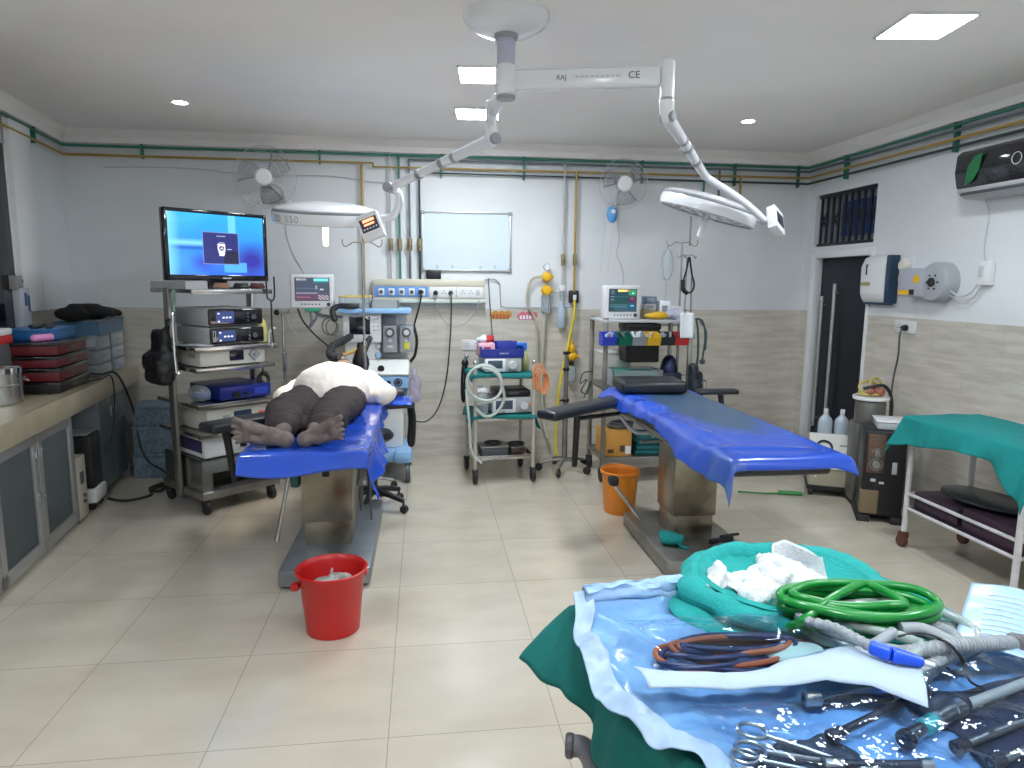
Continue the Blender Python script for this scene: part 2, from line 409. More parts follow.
# cornice
pr = [(0, 0), (.09, 0), (.08, -.03), (.05, -.055), (.045, -.10), (0, -.10)]
def cornice(n, length, Mx):
    bb_ = MB(); bb_.prism(pr, 0, length, Mx); return struct(bb_.build(n, M['ceil']))
cornice('trim_5', 6.3, Matrix.Translation((-2.85, YB, ZC)) @ Matrix(((0, 0, 1, 0), (-1, 0, 0, 0), (0, 1, 0, 0), (0, 0, 0, 1))))
cornice('trim_6', 7.55, Matrix.Translation((XR, -1.6, ZC)) @ Matrix(((-1, 0, 0, 0), (0, 0, 1, 0), (0, 1, 0, 0), (0, 0, 0, 1))))
o = cornice('trim_7', 7.5, Matrix.Translation((0, -7.5, ZC)) @ Matrix(((1, 0, 0, 0), (0, 0, 1, 0), (0, 1, 0, 0), (0, 0, 0, 1)))); at_left(o)

# ------------------------------------------------------------------ ceiling lights
panel_em = mat('panel_diffuser', (.9, .9, .9), .4, em=(.86, .94, 1), es=PANEL)
down_em = mat('downlight_diffuser', (.9, .9, .9), .4, em=(.88, .95, 1), es=DOWN)
def panel(x, y, s, rz, label):
    t = thing('ceiling_panel_light', label, 'ceiling light', (x, y, ZC), rz, 'square ceiling panel lights')
    f = MB(); h = s/2
    for a0, a1, c0, c1 in ((-h, h, -h, -h+.012), (-h, h, h-.012, h), (-h, -h+.012, -h, h), (h-.012, h, -h, h)): f.bb(a0, a1, c0, c1, -.012, 0, .002)
    f.build('frame', M['white'], t)
    f = MB(); f.bb(-h+.011, h-.011, -h+.011, h-.011, -.009, -.001); f.build('diffuser', panel_em, t)
    return t
panel(2.243, 3.005, .31, R(-8), 'square white ceiling panel light above the air conditioner side, glowing brightly')
panel(.36, 4.04, .31, R(-6), 'square glowing ceiling panel light right behind the surgical lamp column')
panel(.385, 4.94, .31, R(-6), 'square glowing ceiling panel light nearest the back wall, above the whiteboard')
def downlight(x, y, label):
    t = thing('recessed_downlight', label, 'ceiling light', (x, y, ZC), 0, 'round recessed downlights')
    f = MB(); f.lathe([(.042, 0), (.042, -.004), (.058, -.006), (.062, 0)], seg=28, caps=False); f.build('trim_ring', M['white'], t)
    f = MB(); f.lathe([(.001, -.005), (.044, -.005), (.044, -.001), (.001, -.001)], seg=28); f.build('diffuser', down_em, t)
    return t
downlight(-1.575, 4.968, 'small round recessed downlight on the left, above the television')
downlight(2.315, 4.854, 'small round recessed downlight on the right, above the barred doorway corner')
# the ceiling lights of the near half of the room, over and behind the viewer
for i, (x, y) in enumerate(NEAR):
    panel(x, y, .31, 0, ['square ceiling panel light over the near left floor', 'square ceiling panel light over the near middle floor', 'square ceiling panel light over the near right floor', 'square ceiling panel light above the foreground trolley'][i])

# ------------------------------------------------------------------ surgical lamp
lm = M['lampwhite']
L_ = thing('surgical_lamp', 'white twin-head surgical lamp hanging from the ceiling on jointed arms', 'surgical lamp', (.374, 3.18, ZC))
b = MB(); b.lathe([(.19, 0), (.19, -.014), (.175, -.040), (.13, -.066), (.075, -.080), (.001, -.082)], seg=48, caps=False); b.build('ceiling_canopy', lm, L_)
b = MB(); b.cyl((0, 0, -.05), (0, 0, -.205), .040, seg=24); b.cyl((0, 0, -.045), (0, 0, -.085), .048, .043, 24); b.cyl((0, 0, -.112), (0, 0, -.12), .0415, seg=24)
col_ = b.build('column', mat('lamp_column_lilac', (.52, .50, .62), .3), L_)
b = MB(); b.cyl((0, 0, -.075), (0, 0, -.10), .053, seg=24, bev=.004); b.build('collar', M['grey'], col_)
b = MB(); b.cyl((0, 0, -.205), (0, 0, -.335), .047, seg=24, bev=.006); hub = b.build('arm_hub', lm, L_)
b = MB(); b.cyl((0, 0, -.335), (0, 0, -.352), .044, seg=24, bev=.004); b.build('hub_cap', M['grey'], hub)
# right arm set (local to the lamp)
def lo(x, y, z): return Vector((x-.374, y-3.18, z-ZC))
A1 = lo(1.055, 3.0, 2.452)
dirv = A1-lo(.374, 3.18, 2.445); Ln = math.hypot(dirv.x, dirv.y); az = math.atan2(dirv.y, dirv.x)
b = MB(); b.box(((A1.x)/2, A1.y/2, 2.447-ZC), (Ln-.06, .052, .085), .016, rz=az, seg=3)
arm = b.build('horizontal_arm', lm, L_)
nd = Vector((math.cos(az), math.sin(az), 0)); fr = Vector((math.sin(az), -math.cos(az), 0))
lettering('RAJ', .03, M['dgrey'], arm, Vector((0, 0, 2.447-ZC))+nd*.225+fr*.0275, (PI/2, 0, az), align='LEFT')
b = MB()
for k in range(9): b.box(Vector((0, 0, 2.449-ZC))+nd*(.315+k*.022)+fr*.0266, (.015, .0015, .008), rz=az)
b.build('small_print', M['lgrey'], arm)
lettering('CE', .042, M['dgrey'], arm, Vector((0, 0, 2.449-ZC))+nd*.535+fr*.0275, (PI/2, 0, az), align='LEFT')
b = MB(); b.cyl(A1+Vector((0, 0, -.105)), A1+Vector((0, 0, .06)), .031, seg=20, bev=.006); b.build('joint', lm, L_)
b = MB(); b.cyl(A1+Vector((0, 0, -.115)), A1+Vector((0, 0, -.095)), .033, seg=20); b.build('joint_ring', M['grey'], L_)
J1 = A1+Vector((0.005, .005, -.17))
b = MB(); b.cap(A1+Vector((0, 0, -.11)), J1, .034, .030); b.build('elbow', lm, L_)
b = MB(); b.cyl(J1+Vector((-.02, .02, 0)), J1+Vector((.025, -.025, 0)), .024, seg=20, bev=.004); b.build('elbow_pivot', M['grey'], L_)
E1 = lo(1.545, 3.72, 2.15)
def spring(J, E, r0, r1):
    J = Vector(J); E = Vector(E); d = E-J
    b = MB(); b.cyl(J, J+d*.45, r0, r0*.85, 18, .005); b.cyl(J+d*.45, E, r0*.8, r1, 18, .005); s = b.build('spring_arm', lm, L_)
    for q in (.33, .45, .68):
        b = MB(); b.cyl(J+d*q, J+d*(q+.03), r0*.95, seg=18); b.build('arm_band', M['grey'], s)
spring(J1, E1, .030, .022)
def head(ctr, tilt_y, tilt_x, rz, em, text, pts, panel_c, panel_rot, digits):
    h = bpy.data.objects.new('lamp_head', None); COL.objects.link(h); h.parent = L_; h.location = lo(*ctr)
    rot = Matrix.Rotation(rz, 3, 'Z') @ Matrix.Rotation(tilt_y, 3, 'Y') @ Matrix.Rotation(tilt_x, 3, 'X'); h.rotation_euler = rot.to_euler()
    b = MB(); b.lathe([(.284, -.052), (.300, -.046), (.306, -.02), (.302, .014)], seg=64, caps=False); b.lathe([(.300, .030), (.280, .044), (.17, .066), (.05, .074), (.001, .075)], seg=64, caps=False)
    b.build('housing', lm, h)
    b = MB(); b.lathe([(.294, .010), (.3, .022), (.296, .034)], seg=64, caps=False); b.build('rim_band', M['grey'], h)
    b = MB(); b.lathe([(.001, -.048), (.284, -.048)], seg=64, caps=False); b.build('glass_cover', M['lens'], h)
    b = MB()
    for n_, rr in ((1, 0), (6, .095), (12, .19), (18, .25)):
        for k in range(n_):
            a = 2*PI*k/n_
            b.lathe([(.001, -.051), (.016, -.051), (.016, -.048)], (rr*math.cos(a), rr*math.sin(a), 0), seg=10, caps=False)
    b.build('led_lens', em, h)
    b = MB(); b.cyl((0, 0, -.046), (0, 0, -.07), .022, seg=18); b.cyl((0, 0, -.07), (0, 0, -.185), .020, .017, 18, .006); b.build('sterile_handle', M['handleglow'] if em == M['ledon'] else M['white'], h)
    inv = rot.transposed()
    P = [inv @ (lo(*q)-lo(*ctr)) for q in pts]
    b = MB(); b.tube(P, .021, 12, 6); b.build('yoke', lm, h)
    pc = inv @ (lo(*panel_c)-lo(*ctr))
    pb = bpy.data.objects.new('control_box', None)
    b = MB(); b.box((0, 0, 0), (.125, .055, .15), .008, seg=2); cb = b.build('control_box', M['white'], h); cb.location = pc
    cb.rotation_euler = (inv @ panel_rot).to_euler()
    return h, cb
M['ledon'] = mat('led_lit', (.8, .8, .8), .3, em=(1, .95, .88), es=LEDON)
M['ledoff'] = mat('led_unlit', (.5, .52, .55), .15)
M['handleglow'] = mat('lit_handle', (.85, .82, .72), .4, em=(1, .88, .62), es=.9)
# left head, lit, over the patient
J2 = lo(.345, 3.52, 2.265)
b = MB(); b.box(lo(.36, 3.35, 2.405), (.045, .34, .07), .014, rz=R(4)); b.build('horizontal_arm', lm, L_)
b = MB(); b.cyl(lo(.345, 3.52, 2.45), lo(.345, 3.52, 2.30), .028, seg=20, bev=.006); b.build('joint', lm, L_)
b = MB(); b.cap(lo(.345, 3.52, 2.31), J2, .032, .036); b.build('elbow', lm, L_)
b = MB(); b.cyl(J2+Vector((.02, -.04, 0)), J2+Vector((-.01, .03, 0)), .028, seg=20, bev=.004); b.build('elbow_pivot', M['grey'], L_)
E2 = lo(-.175, 4.02, 2.085)
spring(J2, E2, .030, .023)
b = MB(); b.cyl(E2+Vector((-.02, -.04, 0)), E2+Vector((.01, .03, 0)), .029, seg=18, bev=.004); b.build('end_pivot', M['grey'], L_)
HL, cbl = head((-.572, 4.27, 1.952), R(1.5), R(8.5), 0, M['ledon'], 'LED 550', [(-.175, 4.02, 2.085), (-.13, 4.03, 2.05), (-.135, 4.08, 1.98), (-.20, 4.16, 1.93), (-.32, 4.23, 1.935)],
     (-.285, 3.98, 1.865), Matrix.Rotation(R(-8), 3, 'Z') @ Matrix.Rotation(R(-22), 3, 'Y') @ Matrix.Rotation(R(-8), 3, 'X'), True)
b = MB(); b.bb(-.05, .05, -.0295, -.027, -.03, .045, .002); b.build('control_screen', M['ink'], cbl)
b = MB(); b.bb(-.032, .036, -.031, -.029, .024, .038); b.bb(-.03, .03, -.031, -.029, .004, .014); b.build('led_display', M['ledred'], cbl)
b = MB()
for k in range(5): b.cyl((-.036+k*.018, -.031, -.014), (-.036+k*.018, -.028, -.014), .006, seg=10)
b.build('push_button', M['lgrey'], cbl)
# text round the rim of the left head
for k, ch in enumerate('LED 550'):
    a = R(-150+k*6.2)
    if ch != ' ': lettering(ch, .052, M['grey'], HL, (.3065*math.cos(a), .3065*math.sin(a), -.02), (PI/2, 0, a+PI/2))
HR, cbr = head((1.755, 4.14, 2.03), R(15), R(8), 0, M['ledoff'], '', [(1.545, 3.72, 2.15), (1.60, 3.74, 2.125), (1.79, 3.77, 2.03), (1.96, 3.85, 1.94), (2.02, 3.95, 1.935), (2.00, 4.06, 1.95)],
     (2.045, 3.86, 1.93), Matrix.Rotation(R(35), 3, 'Z') @ Matrix.Rotation(R(25), 3, 'Y') @ Matrix.Rotation(R(-20), 3, 'X'), False)
b = MB(); b.bb(-.045, .045, -.0295, -.027, -.04, .04, .002); b.build('control_screen', M['ink'], cbr)
sp = bpy.data.lights.new('lamp_beam', 'SPOT'); sp.energy = SPOTW; sp.spot_size = R(46); sp.spot_blend = .7; sp.shadow_soft_size = .2; sp.color = (1, .90, .78)
so = bpy.data.objects.new('lamp_beam', sp); COL.objects.link(so); so.parent = HL; so.location = (0, 0, -.2); so.rotation_euler = (0, 0, 0)

# ------------------------------------------------------------------ pipes along the walls
def pipe(name, label, m, pts, r, valves=(), clamps=(), extra=()):
    b = MB(); b.tube(pts, r, 8, smooth=False)
    o = b.build(name, m); tag(o, label, 'pipe')
    for (p, rr) in valves:
        v = MB(); x, y, z = p
        v.cyl((x, y, z-.05), (x, y, z+.05), rr*1.6, seg=12, bev=.003); v.box((x, y-.012, z), (.03, .03, .03), .004); v.cyl((x, y-.02, z), (x, y-.05, z), .007, seg=8)
        v.box((x, y-.05, z+.018), (.010, .006, .055), .002)
        v.build('valve', M['brass'], o)
    for (p, ax, mm, h) in clamps:
        v = MB(); x, y, z = p
        v.box((x, y, z), (.012, .05, h) if ax == 'x' else (.05, .012, h), .003); v.build('pipe_clamp', mm, o)
    return o
yb = YB-.045; xr = XR-.045
def lft(s, v, z): 
    p = W0 + Matrix.Rotation(LA, 3, 'Z') @ Vector((v, -s, z)); return (p.x, p.y, p.z)
cl = [((x, YB-.02, 2.58), 'x', M['pgreen'], .14) for x in (-2.2, -.83)] + [((x, YB-.02, 2.53), 'x', M['pgreen'], .20) for x in (.16, .86, 1.9, 2.75, 3.35)] + [((XR-.02, y, 2.53), 'y', M['pgreen'], .2) for y in (5.42, 4.24, 3.4)] + [((lft(.55, .02, 2.57)), 'y', M['pgreen'], .12)]
pipe('wall_gas_pipe', 'topmost green pipe running round all three walls under the cornice', M['pgreen'], [lft(5, .045, 2.595), lft(.05, .045, 2.595), (-2.72, yb, 2.595), (xr, yb, 2.60), (xr, 1.5, 2.60)], .0105, clamps=cl)
pipe('wall_gas_pipe', 'grey pipe just below the green one, from above the whiteboard to the air conditioner', M['pgrey'], [(-.107, yb, 1.56), (-.107, yb, 2.566), (xr, yb, 2.566), (xr, 1.5, 2.555)], .0105, [((-.107, yb, 1.872), .013)])
pipe('wall_gas_pipe', 'ochre yellow pipe running along the walls below the green pipe', M['pyellow'], [lft(5, .045, 2.535), lft(.05, .045, 2.525), (-2.72, yb, 2.525), (-.40, yb, 2.53), (-.40, yb, 2.50), (xr, yb, 2.512), (xr, 1.5, 2.505)], .0105, )
pipe('wall_gas_pipe', 'lowest dark pipe that turns down beside the whiteboard', M['pdark'], [(-.023, yb, 1.56), (-.023, yb, 2.463), (xr, yb, 2.462), (xr, 1.5, 2.455)], .0105, [((-.023, yb, 1.872), .013)])
pipe('drop_pipe', 'thin green pipe dropping to the socket panel, second of the four valved drops', M['pgreen'], [(-.191, yb, 2.595), (-.191, yb, 1.56)], .010, [((-.191, yb, 1.872), .012)])
pipe('drop_pipe', 'thin pale pipe dropping to the socket panel, leftmost of the four valved drops', M['pwhite'], [(-.266, yb, 2.62), (-.266, yb, 1.56)], .008, [((-.266, yb, 1.872), .012)])
pipe('drop_pipe', 'ochre pipe dropping down the wall behind the lit surgical lamp head', M['pyellow'], [(-.494, yb, 2.525), (-.494, yb, 1.34), (-.494, YB-.014, 1.33)], .012)
pipe('drop_pipe', 'grey pipe dropping to the pale flowmeter right of the whiteboard', M['pwhite'], [(1.211, yb, 2.566), (1.211, yb, 1.54)], .010, [((1.211, yb, 1.764), .012)])
pipe('drop_pipe', 'ochre pipe dropping to the black outlet box right of the whiteboard', M['pyellow'], [(1.315, yb, 2.512), (1.315, yb, 1.49)], .011, [((1.315, yb, 1.765), .012)])
for x, m_, z, lab in ((2.46, M['pgreen'], 2.595, 'short green pipe stub hanging behind the unlit lamp head'), (2.60, M['pgrey'], 2.566, 'short grey pipe stub hanging behind the unlit lamp head'), (2.80, M['pyellow'], 2.512, 'short ochre pipe stub hanging behind the unlit lamp head')):
    pipe('drop_pipe', lab, m_, [(x, yb, z), (x, yb, 2.22)], .010)
b = MB(); b.tube([(-2.5, YB-.02, 2.44), (-1.9, YB-.02, 2.45), (-1.3, YB-.02, 2.41), (-.75, YB-.02, 2.42), (-.35, YB-.02, 2.38), (-.05, YB-.02, 2.42)], .004, 6)
tag(b.build('wall_cable', M['lgrey']), 'thin grey cable sagging along the back wall under the pipes', 'cable')

# ------------------------------------------------------------------ things on the back wall
t = thing('whiteboard', 'blank whiteboard with a thin metal frame on the back wall', 'whiteboard', (.374, YB, 1.905))
b = MB(); b.bb(-.375, .375, -.014, -.002, -.24, .24); b.build('board', mat('whiteboard_face', (.66, .75, .82), .25), t)
b = MB()
for a in ((-.385, .385, -.022, -.002, .236, .250), (-.385, .385, -.022, -.002, -.250, -.236), (-.385, -.371, -.022, -.002, -.25, .25), (.371, .385, -.022, -.002, -.25, .25)): b.bb(*a, .003)
b.build('frame', M['alu'], t)
for x in (-.375, .375):
    for z in (-.24, .24):
        b = MB(); b.box((x, -.013, z), (.032, .026, .032), .006); b.build('corner_piece', M['grey'], t)
for x in (-.25, -.12, .12, .245):
    b = MB(); b.bb(x-.011, x+.011, -.02, -.013, -.222, -.194, .003); b.build('clip', M['lgrey'], t)
b = MB(); b.box((.09, YB-.05, 1.625), (.125, .06, .075), .008); tag(b.build('duster', M['black']), 'black duster lying on the socket panel under the whiteboard', 'duster')

# socket panel
t = thing('medical_gas_panel', 'long cream and blue medical gas and socket panel on the back wall', 'socket panel', (0, YB, 0))
b = MB(); b.bb(-.42, .525, -.095, 0, 1.525, 1.585, .012); b.bb(-.42, .525, -.085, 0, 1.40, 1.53, .004); b.build('casing', M['cream'], t)
b = MB(); b.bb(-.41, .045, -.09, -.08, 1.435, 1.522, .003); b.build('blue_fascia', M['blue'], t)
b = MB(); b.bb(-.42, .53, -.10, 0, 1.385, 1.415, .006); b.build('ledge_rail', mat('rail_pale_green', (.62, .70, .66), .4), t)
for k in range(5):
    x = -.35+k*.085
    b = MB(); b.box((x, -.095, 1.478), (.05, .014, .058), .004); b.build('gas_outlet', M['wplastic'], t)
    b = MB(); b.cyl((x, -.101, 1.478), (x, -.112, 1.478), .015, seg=14); b.build('outlet_port', M['dgrey'], t)
for x0, x1 in ((.055, .275), (.285, .505)):
    b = MB(); b.bb(x0, x1, -.098, -.084, 1.432, 1.522, .004); pl = b.build('socket_plate', M['wplastic'], t)
    b = MB()
    for x in (x0+.05, x0+.12):
        for dx, dz in ((0, .012), (-.011, -.008), (.011, -.008)): b.cyl((x+dx, -.097, 1.478+dz), (x+dx, -.0995, 1.478+dz), .0045, seg=8)
    b.build('pin_hole', M['black'], pl)
    b = MB(); b.bb(x1-.055, x1-.025, -.102, -.097, 1.455, 1.50, .002); b.build('switch', M['lgrey'], pl)
def plug(pos, pts, label, r=.006, m=None):
    t = thing('plug_cord', label, 'cord', pos)
    b = MB(); b.cyl((0, 0, 0), (0, -.035, 0), .021, .017, 14, .004); b.build('plug', M['black'], t)
    P = [Vector((0, -.03, 0))]+[Vector(p)-Vector(pos) for p in pts]
    b = MB(); b.tube(P, r, 6, 6); b.build('cord', m or M['black'], t)
    return t
plug((.232, YB-.099, 1.47), [(.235, 5.83, 1.38), (.225, 5.82, 1.1), (.19, 5.82, .75), (.12, 5.80, .5), (.02, 5.72, .40), (-.1, 5.62, .42)], 'black plug and cord hanging from the socket panel down to the blue machine')
plug((.105, YB-.099, 1.47), [(.11, 5.85, 1.38), (.15, 5.84, 1.27), (.24, 5.84, 1.19), (.36, 5.86, 1.22), (.45, 5.87, 1.33), (.47, 5.88, 1.41)], 'short grey looped cord plugged into the first white socket', .004, M['grey'])
plug((-.02, YB-.112, 1.478), [(-.02, 5.82, 1.42), (-.05, 5.80, 1.30), (-.09, 5.8, 1.15), (-.10, 5.75, 1.0)], 'black hose plugged into the rightmost blue gas outlet', .008)
b = MB(); b.tube([(.53, YB-.02, 1.585), (.62, YB-.02, 1.59), (.66, YB-.02, 1.56), (.67, YB-.02, 1.36), (.72, YB-.02, 1.345), (1.2, YB-.02, 1.345), (1.36, YB-.02, 1.36)], .005, 6, smooth=False); tag(b.build('wall_cable', M['grey']), 'grey cable stepping down from the socket panel along the tile border', 'cable')
b = MB(); b.tube([(.56, YB-.03, 1.6), (.57, 5.93, 1.4), (.58, 5.9, 1.25), (.59, 5.82, 1.05), (.60, 5.7, .99)], .005, 6); tag(b.build('monitor_lead', M['dgrey']), 'dark lead hanging from the socket panel end to the blue basket cart', 'cable')
t = thing('wall_socket', 'white wall socket plate low on the back wall behind the blue basket cart', 'wall socket', (.42, YB-.012, 1.02))
b = MB(); b.bb(-.09, .09, -.012, 0, -.045, .045, .004); b.build('plate', M['wplastic'], t)
b = MB()
for x in (-.04, .03):
    for dx, dz in ((0, .012), (-.011, -.008), (.011, -.008)): b.cyl((x+dx, -.0115, dz), (x+dx, -.014, dz), .0045, seg=8)
b.build('pin_hole', M['black'], t)

# oxygen humidifier with yellow regulators, flowmeter, outlet box
t = thing('suction_regulator', 'double yellow vacuum regulator with gauge and clear jar on the back wall', 'regulator', (1.065, YB, 0))
b = MB(); b.bb(-.03, .03, -.03, 0, 1.40, 1.66, .006); b.build('back_plate', M['lgrey'], t)
for z, r in ((1.615, .042), (1.50, .046)):
    b = MB(); b.lathe([(.02, -.02), (r*.7, -.03), (r, -.015), (r, .02), (r*.75, .035), (.012, .04)], (0, -.065, z), Matrix.Rotation(R(90), 3, 'X'), 18); b.sph((0, -.05, z), (r*.9, .05, r*.8)); b.cyl((.03, -.06, z), (.062, -.06, z), .014, seg=10)
    b.build('regulator_body', M['yellow'], t)
b = MB(); b.cyl((0, -.07, 1.70), (0, -.045, 1.70), .030, seg=20, bev=.004); b.build('gauge', M['chrome'], t)
b = MB(); b.cyl((0, -.0715, 1.70), (0, -.0705, 1.70), .024, seg=20); b.build('gauge_face', M['paper'], t)
b = MB(); b.lathe([(.03, 1.30), (.042, 1.31), (.044, 1.44), (.04, 1.46)], (0, -.06, 0), seg=20); b.build('clear_jar', M['clear'], t)
b = MB(); b.tube([(-.03, -.06, 1.62), (-.12, -.06, 1.6), (-.16, -.05, 1.52), (-.165, -.05, 1.38), (-.12, -.05, 1.30), (-.085, -.06, 1.2), (-.07, -.06, .9), (-.05, -.08, .5), (.0, -.1, .25)], .011, 8); b.build('suction_hose', mat('aged_hose', (.46, .43, .33), .5), t)
b = MB(); b.tube([(-.01, -.06, 1.30), (-.02, -.06, 1.1), (-.03, -.06, .8), (-.02, -.08, .4), (.02, -.12, .2)], .016, 8); b.build('waste_hose', mat('aged_hose_pale', (.52, .49, .40), .5), t)
t = thing('flowmeter', 'pale oxygen flowmeter with humidifier bottle beside the black outlet box', 'flowmeter', (1.205, YB, 0))
b = MB(); b.box((0, -.04, 1.52), (.05, .07, .05), .008); b.cyl((-.03, -.045, 1.49), (-.055, -.045, 1.49), .014, seg=10); b.build('valve_body', M['wplastic'], t)
b = MB(); b.cyl((0, -.05, 1.40), (0, -.05, 1.51), .016, seg=14); b.build('flow_tube', M['clear'], t)
b = MB(); b.lathe([(.03, 1.17), (.038, 1.19), (.038, 1.34), (.022, 1.37), (.02, 1.39)], (0, -.05, 0), seg=18); b.build('humidifier_bottle', mat('bottle_grey_blue', (.42, .50, .58), .25), t)
t = thing('gas_outlet_box', 'black square gas outlet box with a yellow hose plugged in', 'gas outlet', (1.317, YB, 1.445))
b = MB(); b.box((0, -.025, 0), (.085, .05, .11), .008); b.build('box', M['black'], t)
b = MB(); b.box((.002, -.055, -.005), (.03, .02, .045), .005); b.build('connector', M['white'], t)
b = MB(); b.tube([(.0, -.06, -.03), (0, -.07, -.12), (-.02, -.08, -.25), (-.07, -.09, -.50), (-.12, -.10, -.75), (-.15, -.12, -.98), (-.165, -.16, -1.30), (-.15, -.22, -1.42)], .012, 8); b.build('hose', M['yhose'], t)
t = thing('suction_regulator', 'small yellow regulator with clear jar hanging low beside the yellow hose', 'regulator', (1.30, YB-.012, .93))
b = MB(); b.bb(-.02, .02, -.03, 0, -.06, .1, .004); b.build('bracket', M['lgrey'], t)
b = MB(); b.sph((0, -.06, .06), (.032, .035, .045)); b.sph((0.005, -.06, -.01), (.045, .04, .04)); b.cyl((.03, -.06, -.01), (.062, -.06, -.01), .016, seg=10); b.cyl((0, -.06, .1), (0, -.06, .13), .014, seg=10); b.build('regulator_body', M['yellow'], t)
b = MB(); b.cyl((0, -.06, -.055), (0, -.06, -.09), .022, seg=12); b.build('jar_cap', M['black'], t)
b = MB(); b.lathe([(.03, -.24), (.042, -.22), (.042, -.12), (.028, -.09)], (0, -.06, 0), seg=18); b.build('clear_jar', M['clear'], t)
# stickers
def sticker(cx, cz, w, h, m1, m2, label):
    t = thing('wall_sticker', label, 'sticker', (cx, YB-.012, cz), 0)
    b = MB()
    for k in range(6):
        x = (-.5+(k+.5)/6)*w; b.lathe([(.001, .002), (h*.30+.008*(k % 2), .0025), (h*.30+.008*(k % 2), 0)], (x, 0, .010*((k % 2)-.5)), Matrix.Rotation(R(90), 3, 'X'), 14, caps=False)
    b.bb(-w*.48, w*.48, -.002, 0, -h*.42, -h*.05); b.build('backing', m1, t)
    b = MB()
    for k in range(5): b.bb((-.42+k*.19)*w, (-.30+k*.19)*w, -.004, -.002, -h*.34, h*.02*(k % 3)+.003)
    b.build('ornament', m2, t)
sticker(.667, 1.282, .165, .085, mat('sticker_gold', (.55, .26, .05), .5), mat('sticker_red', (.5, .1, .05), .5), 'orange and gold festive sticker on the wall tiles, left of the pair')
sticker(.903, 1.275, .15, .085, mat('sticker_pink', (.65, .16, .20), .5), M['paper'], 'pink and white festive sticker on the wall tiles, right of the pair')

# wall fans
def fan(pos, aim, label, control, rads=.235):
    t = thing('wall_fan', label, 'wall fan', pos, 0)
    q = Vector(aim).to_track_quat('Z', 'Y').to_matrix()
    b = MB()
    for rr, zz in ((1, 0), (.8, .075), (.55, .095), (.3, .10), (.8, -.07)): b.torus(q @ Vector((0, 0, zz)), rads*rr, .0010 if rr < 1 else .0035, q, 40, 6)
    for k in range(30):
        a = 2*PI*k/30; P = []
        for rr, zz in ((.26, .102), (.55, .097), (.8, .077), (.985, .03), (1, 0), (.8, -.07), (.35, -.088)): P.append(q @ Vector((rads*rr*math.cos(a), rads*rr*math.sin(a), zz)))
        b.tube(P, .0006, 4, smooth=False)
    b.build('cage', M['wire'], t)
    b = MB(); b.lathe([(.001, .112), (.05, .110), (.064, .098), (.062, .085)], (0, 0, 0), q, 28, caps=False); b.build('hub_badge', M['wplastic'], t)
    for k in range(3):
        a0 = 2*PI*k/3+.5
        def fb(u, v, a0=a0):
            rr = .035+v*(rads*.86-.035); a = a0+(u-.5)*(1.25-.35*v)+.3*v
            return q @ Vector((rr*math.cos(a), rr*math.sin(a), .02+(u-.5)*.07))
        b = MB(); b.grid(8, 8, fb); b.build('blade', M['fanblade'], t, solid=.002)
    b = MB(); b.cyl(q @ Vector((0, 0, -.02)), q @ Vector((0, 0, -.14)), .06, .05, 20, .015); b.build('motor', M['lgrey'], t)
    return t
t = fan((-1.213, 5.72, 2.36), (.05, -1, -.12), 'white wall fan on the back wall above the television', False)
b = MB(); b.tube([(.02, .12, -.02), (.09, .16, -.06), (.10, .2, -.14), (.10, .255, -.20)], .018, 8); b.build('bracket', M['lgrey'], t)
b = MB(); b.bb(.06, .14, .235, .268, -.30, -.14, .01); b.build('wall_plate', M['white'], t)
for x in (-.2, -.11):
    b = MB(); b.tube([(x*.4, .2, -.15), (x, .24, -.3), (x, .25, -.72)], .0025, 5); b.build('pull_string', M['lgrey'], t)
t = fan((1.665, 5.72, 2.385), (-.12, -1, -.12), 'white wall fan with a blue control box right of the whiteboard', True, .20)
b = MB(); b.tube([(0, .1, -.02), (0, .18, -.08), (-.01, .22, -.18), (-.02, .25, -.22)], .018, 8); b.bb(-.06, .02, .235, .268, -.26, -.12, .01); b.build('bracket', M['lgrey'], t)
b = MB(); b.sph((-.055, .12, -.235), (.048, .035, .075)); cbx = b.build('control_box', M['ltblue'], t)
b = MB(); b.cyl((-.055, .09, -.215), (-.055, .082, -.215), .018, seg=16); b.build('knob', M['wplastic'], cbx)
for x in (-.10, -.03):
    b = MB(); b.tube([(x, .16, -.3), (x-.01, .2, -.5), (x-.02, .22, -.72)], .002, 5); b.build('pull_string', M['lgrey'], t)
b = MB(); b.tube([(1.70, YB-.006, 2.12), (1.72, YB-.006, 1.95), (1.70, YB-.006, 1.82), (1.76, YB-.006, 1.68), (1.77, YB-.01, 1.5)], .003, 6); tag(b.build('fan_cord', M['lgrey']), 'thin cord hanging down the wall from the fan with the blue control', 'cord')
b = MB(); b.tube([(-1.10, YB-.006, 2.08), (-1.12, YB-.006, 1.95), (-1.08, YB-.006, 1.8), (-1.0, YB-.006, 1.65), (-.95, YB-.01, 1.5)], .003, 6); tag(b.build('fan_cord', M['lgrey']), 'thin cord hanging down the wall from the fan above the television', 'cord')

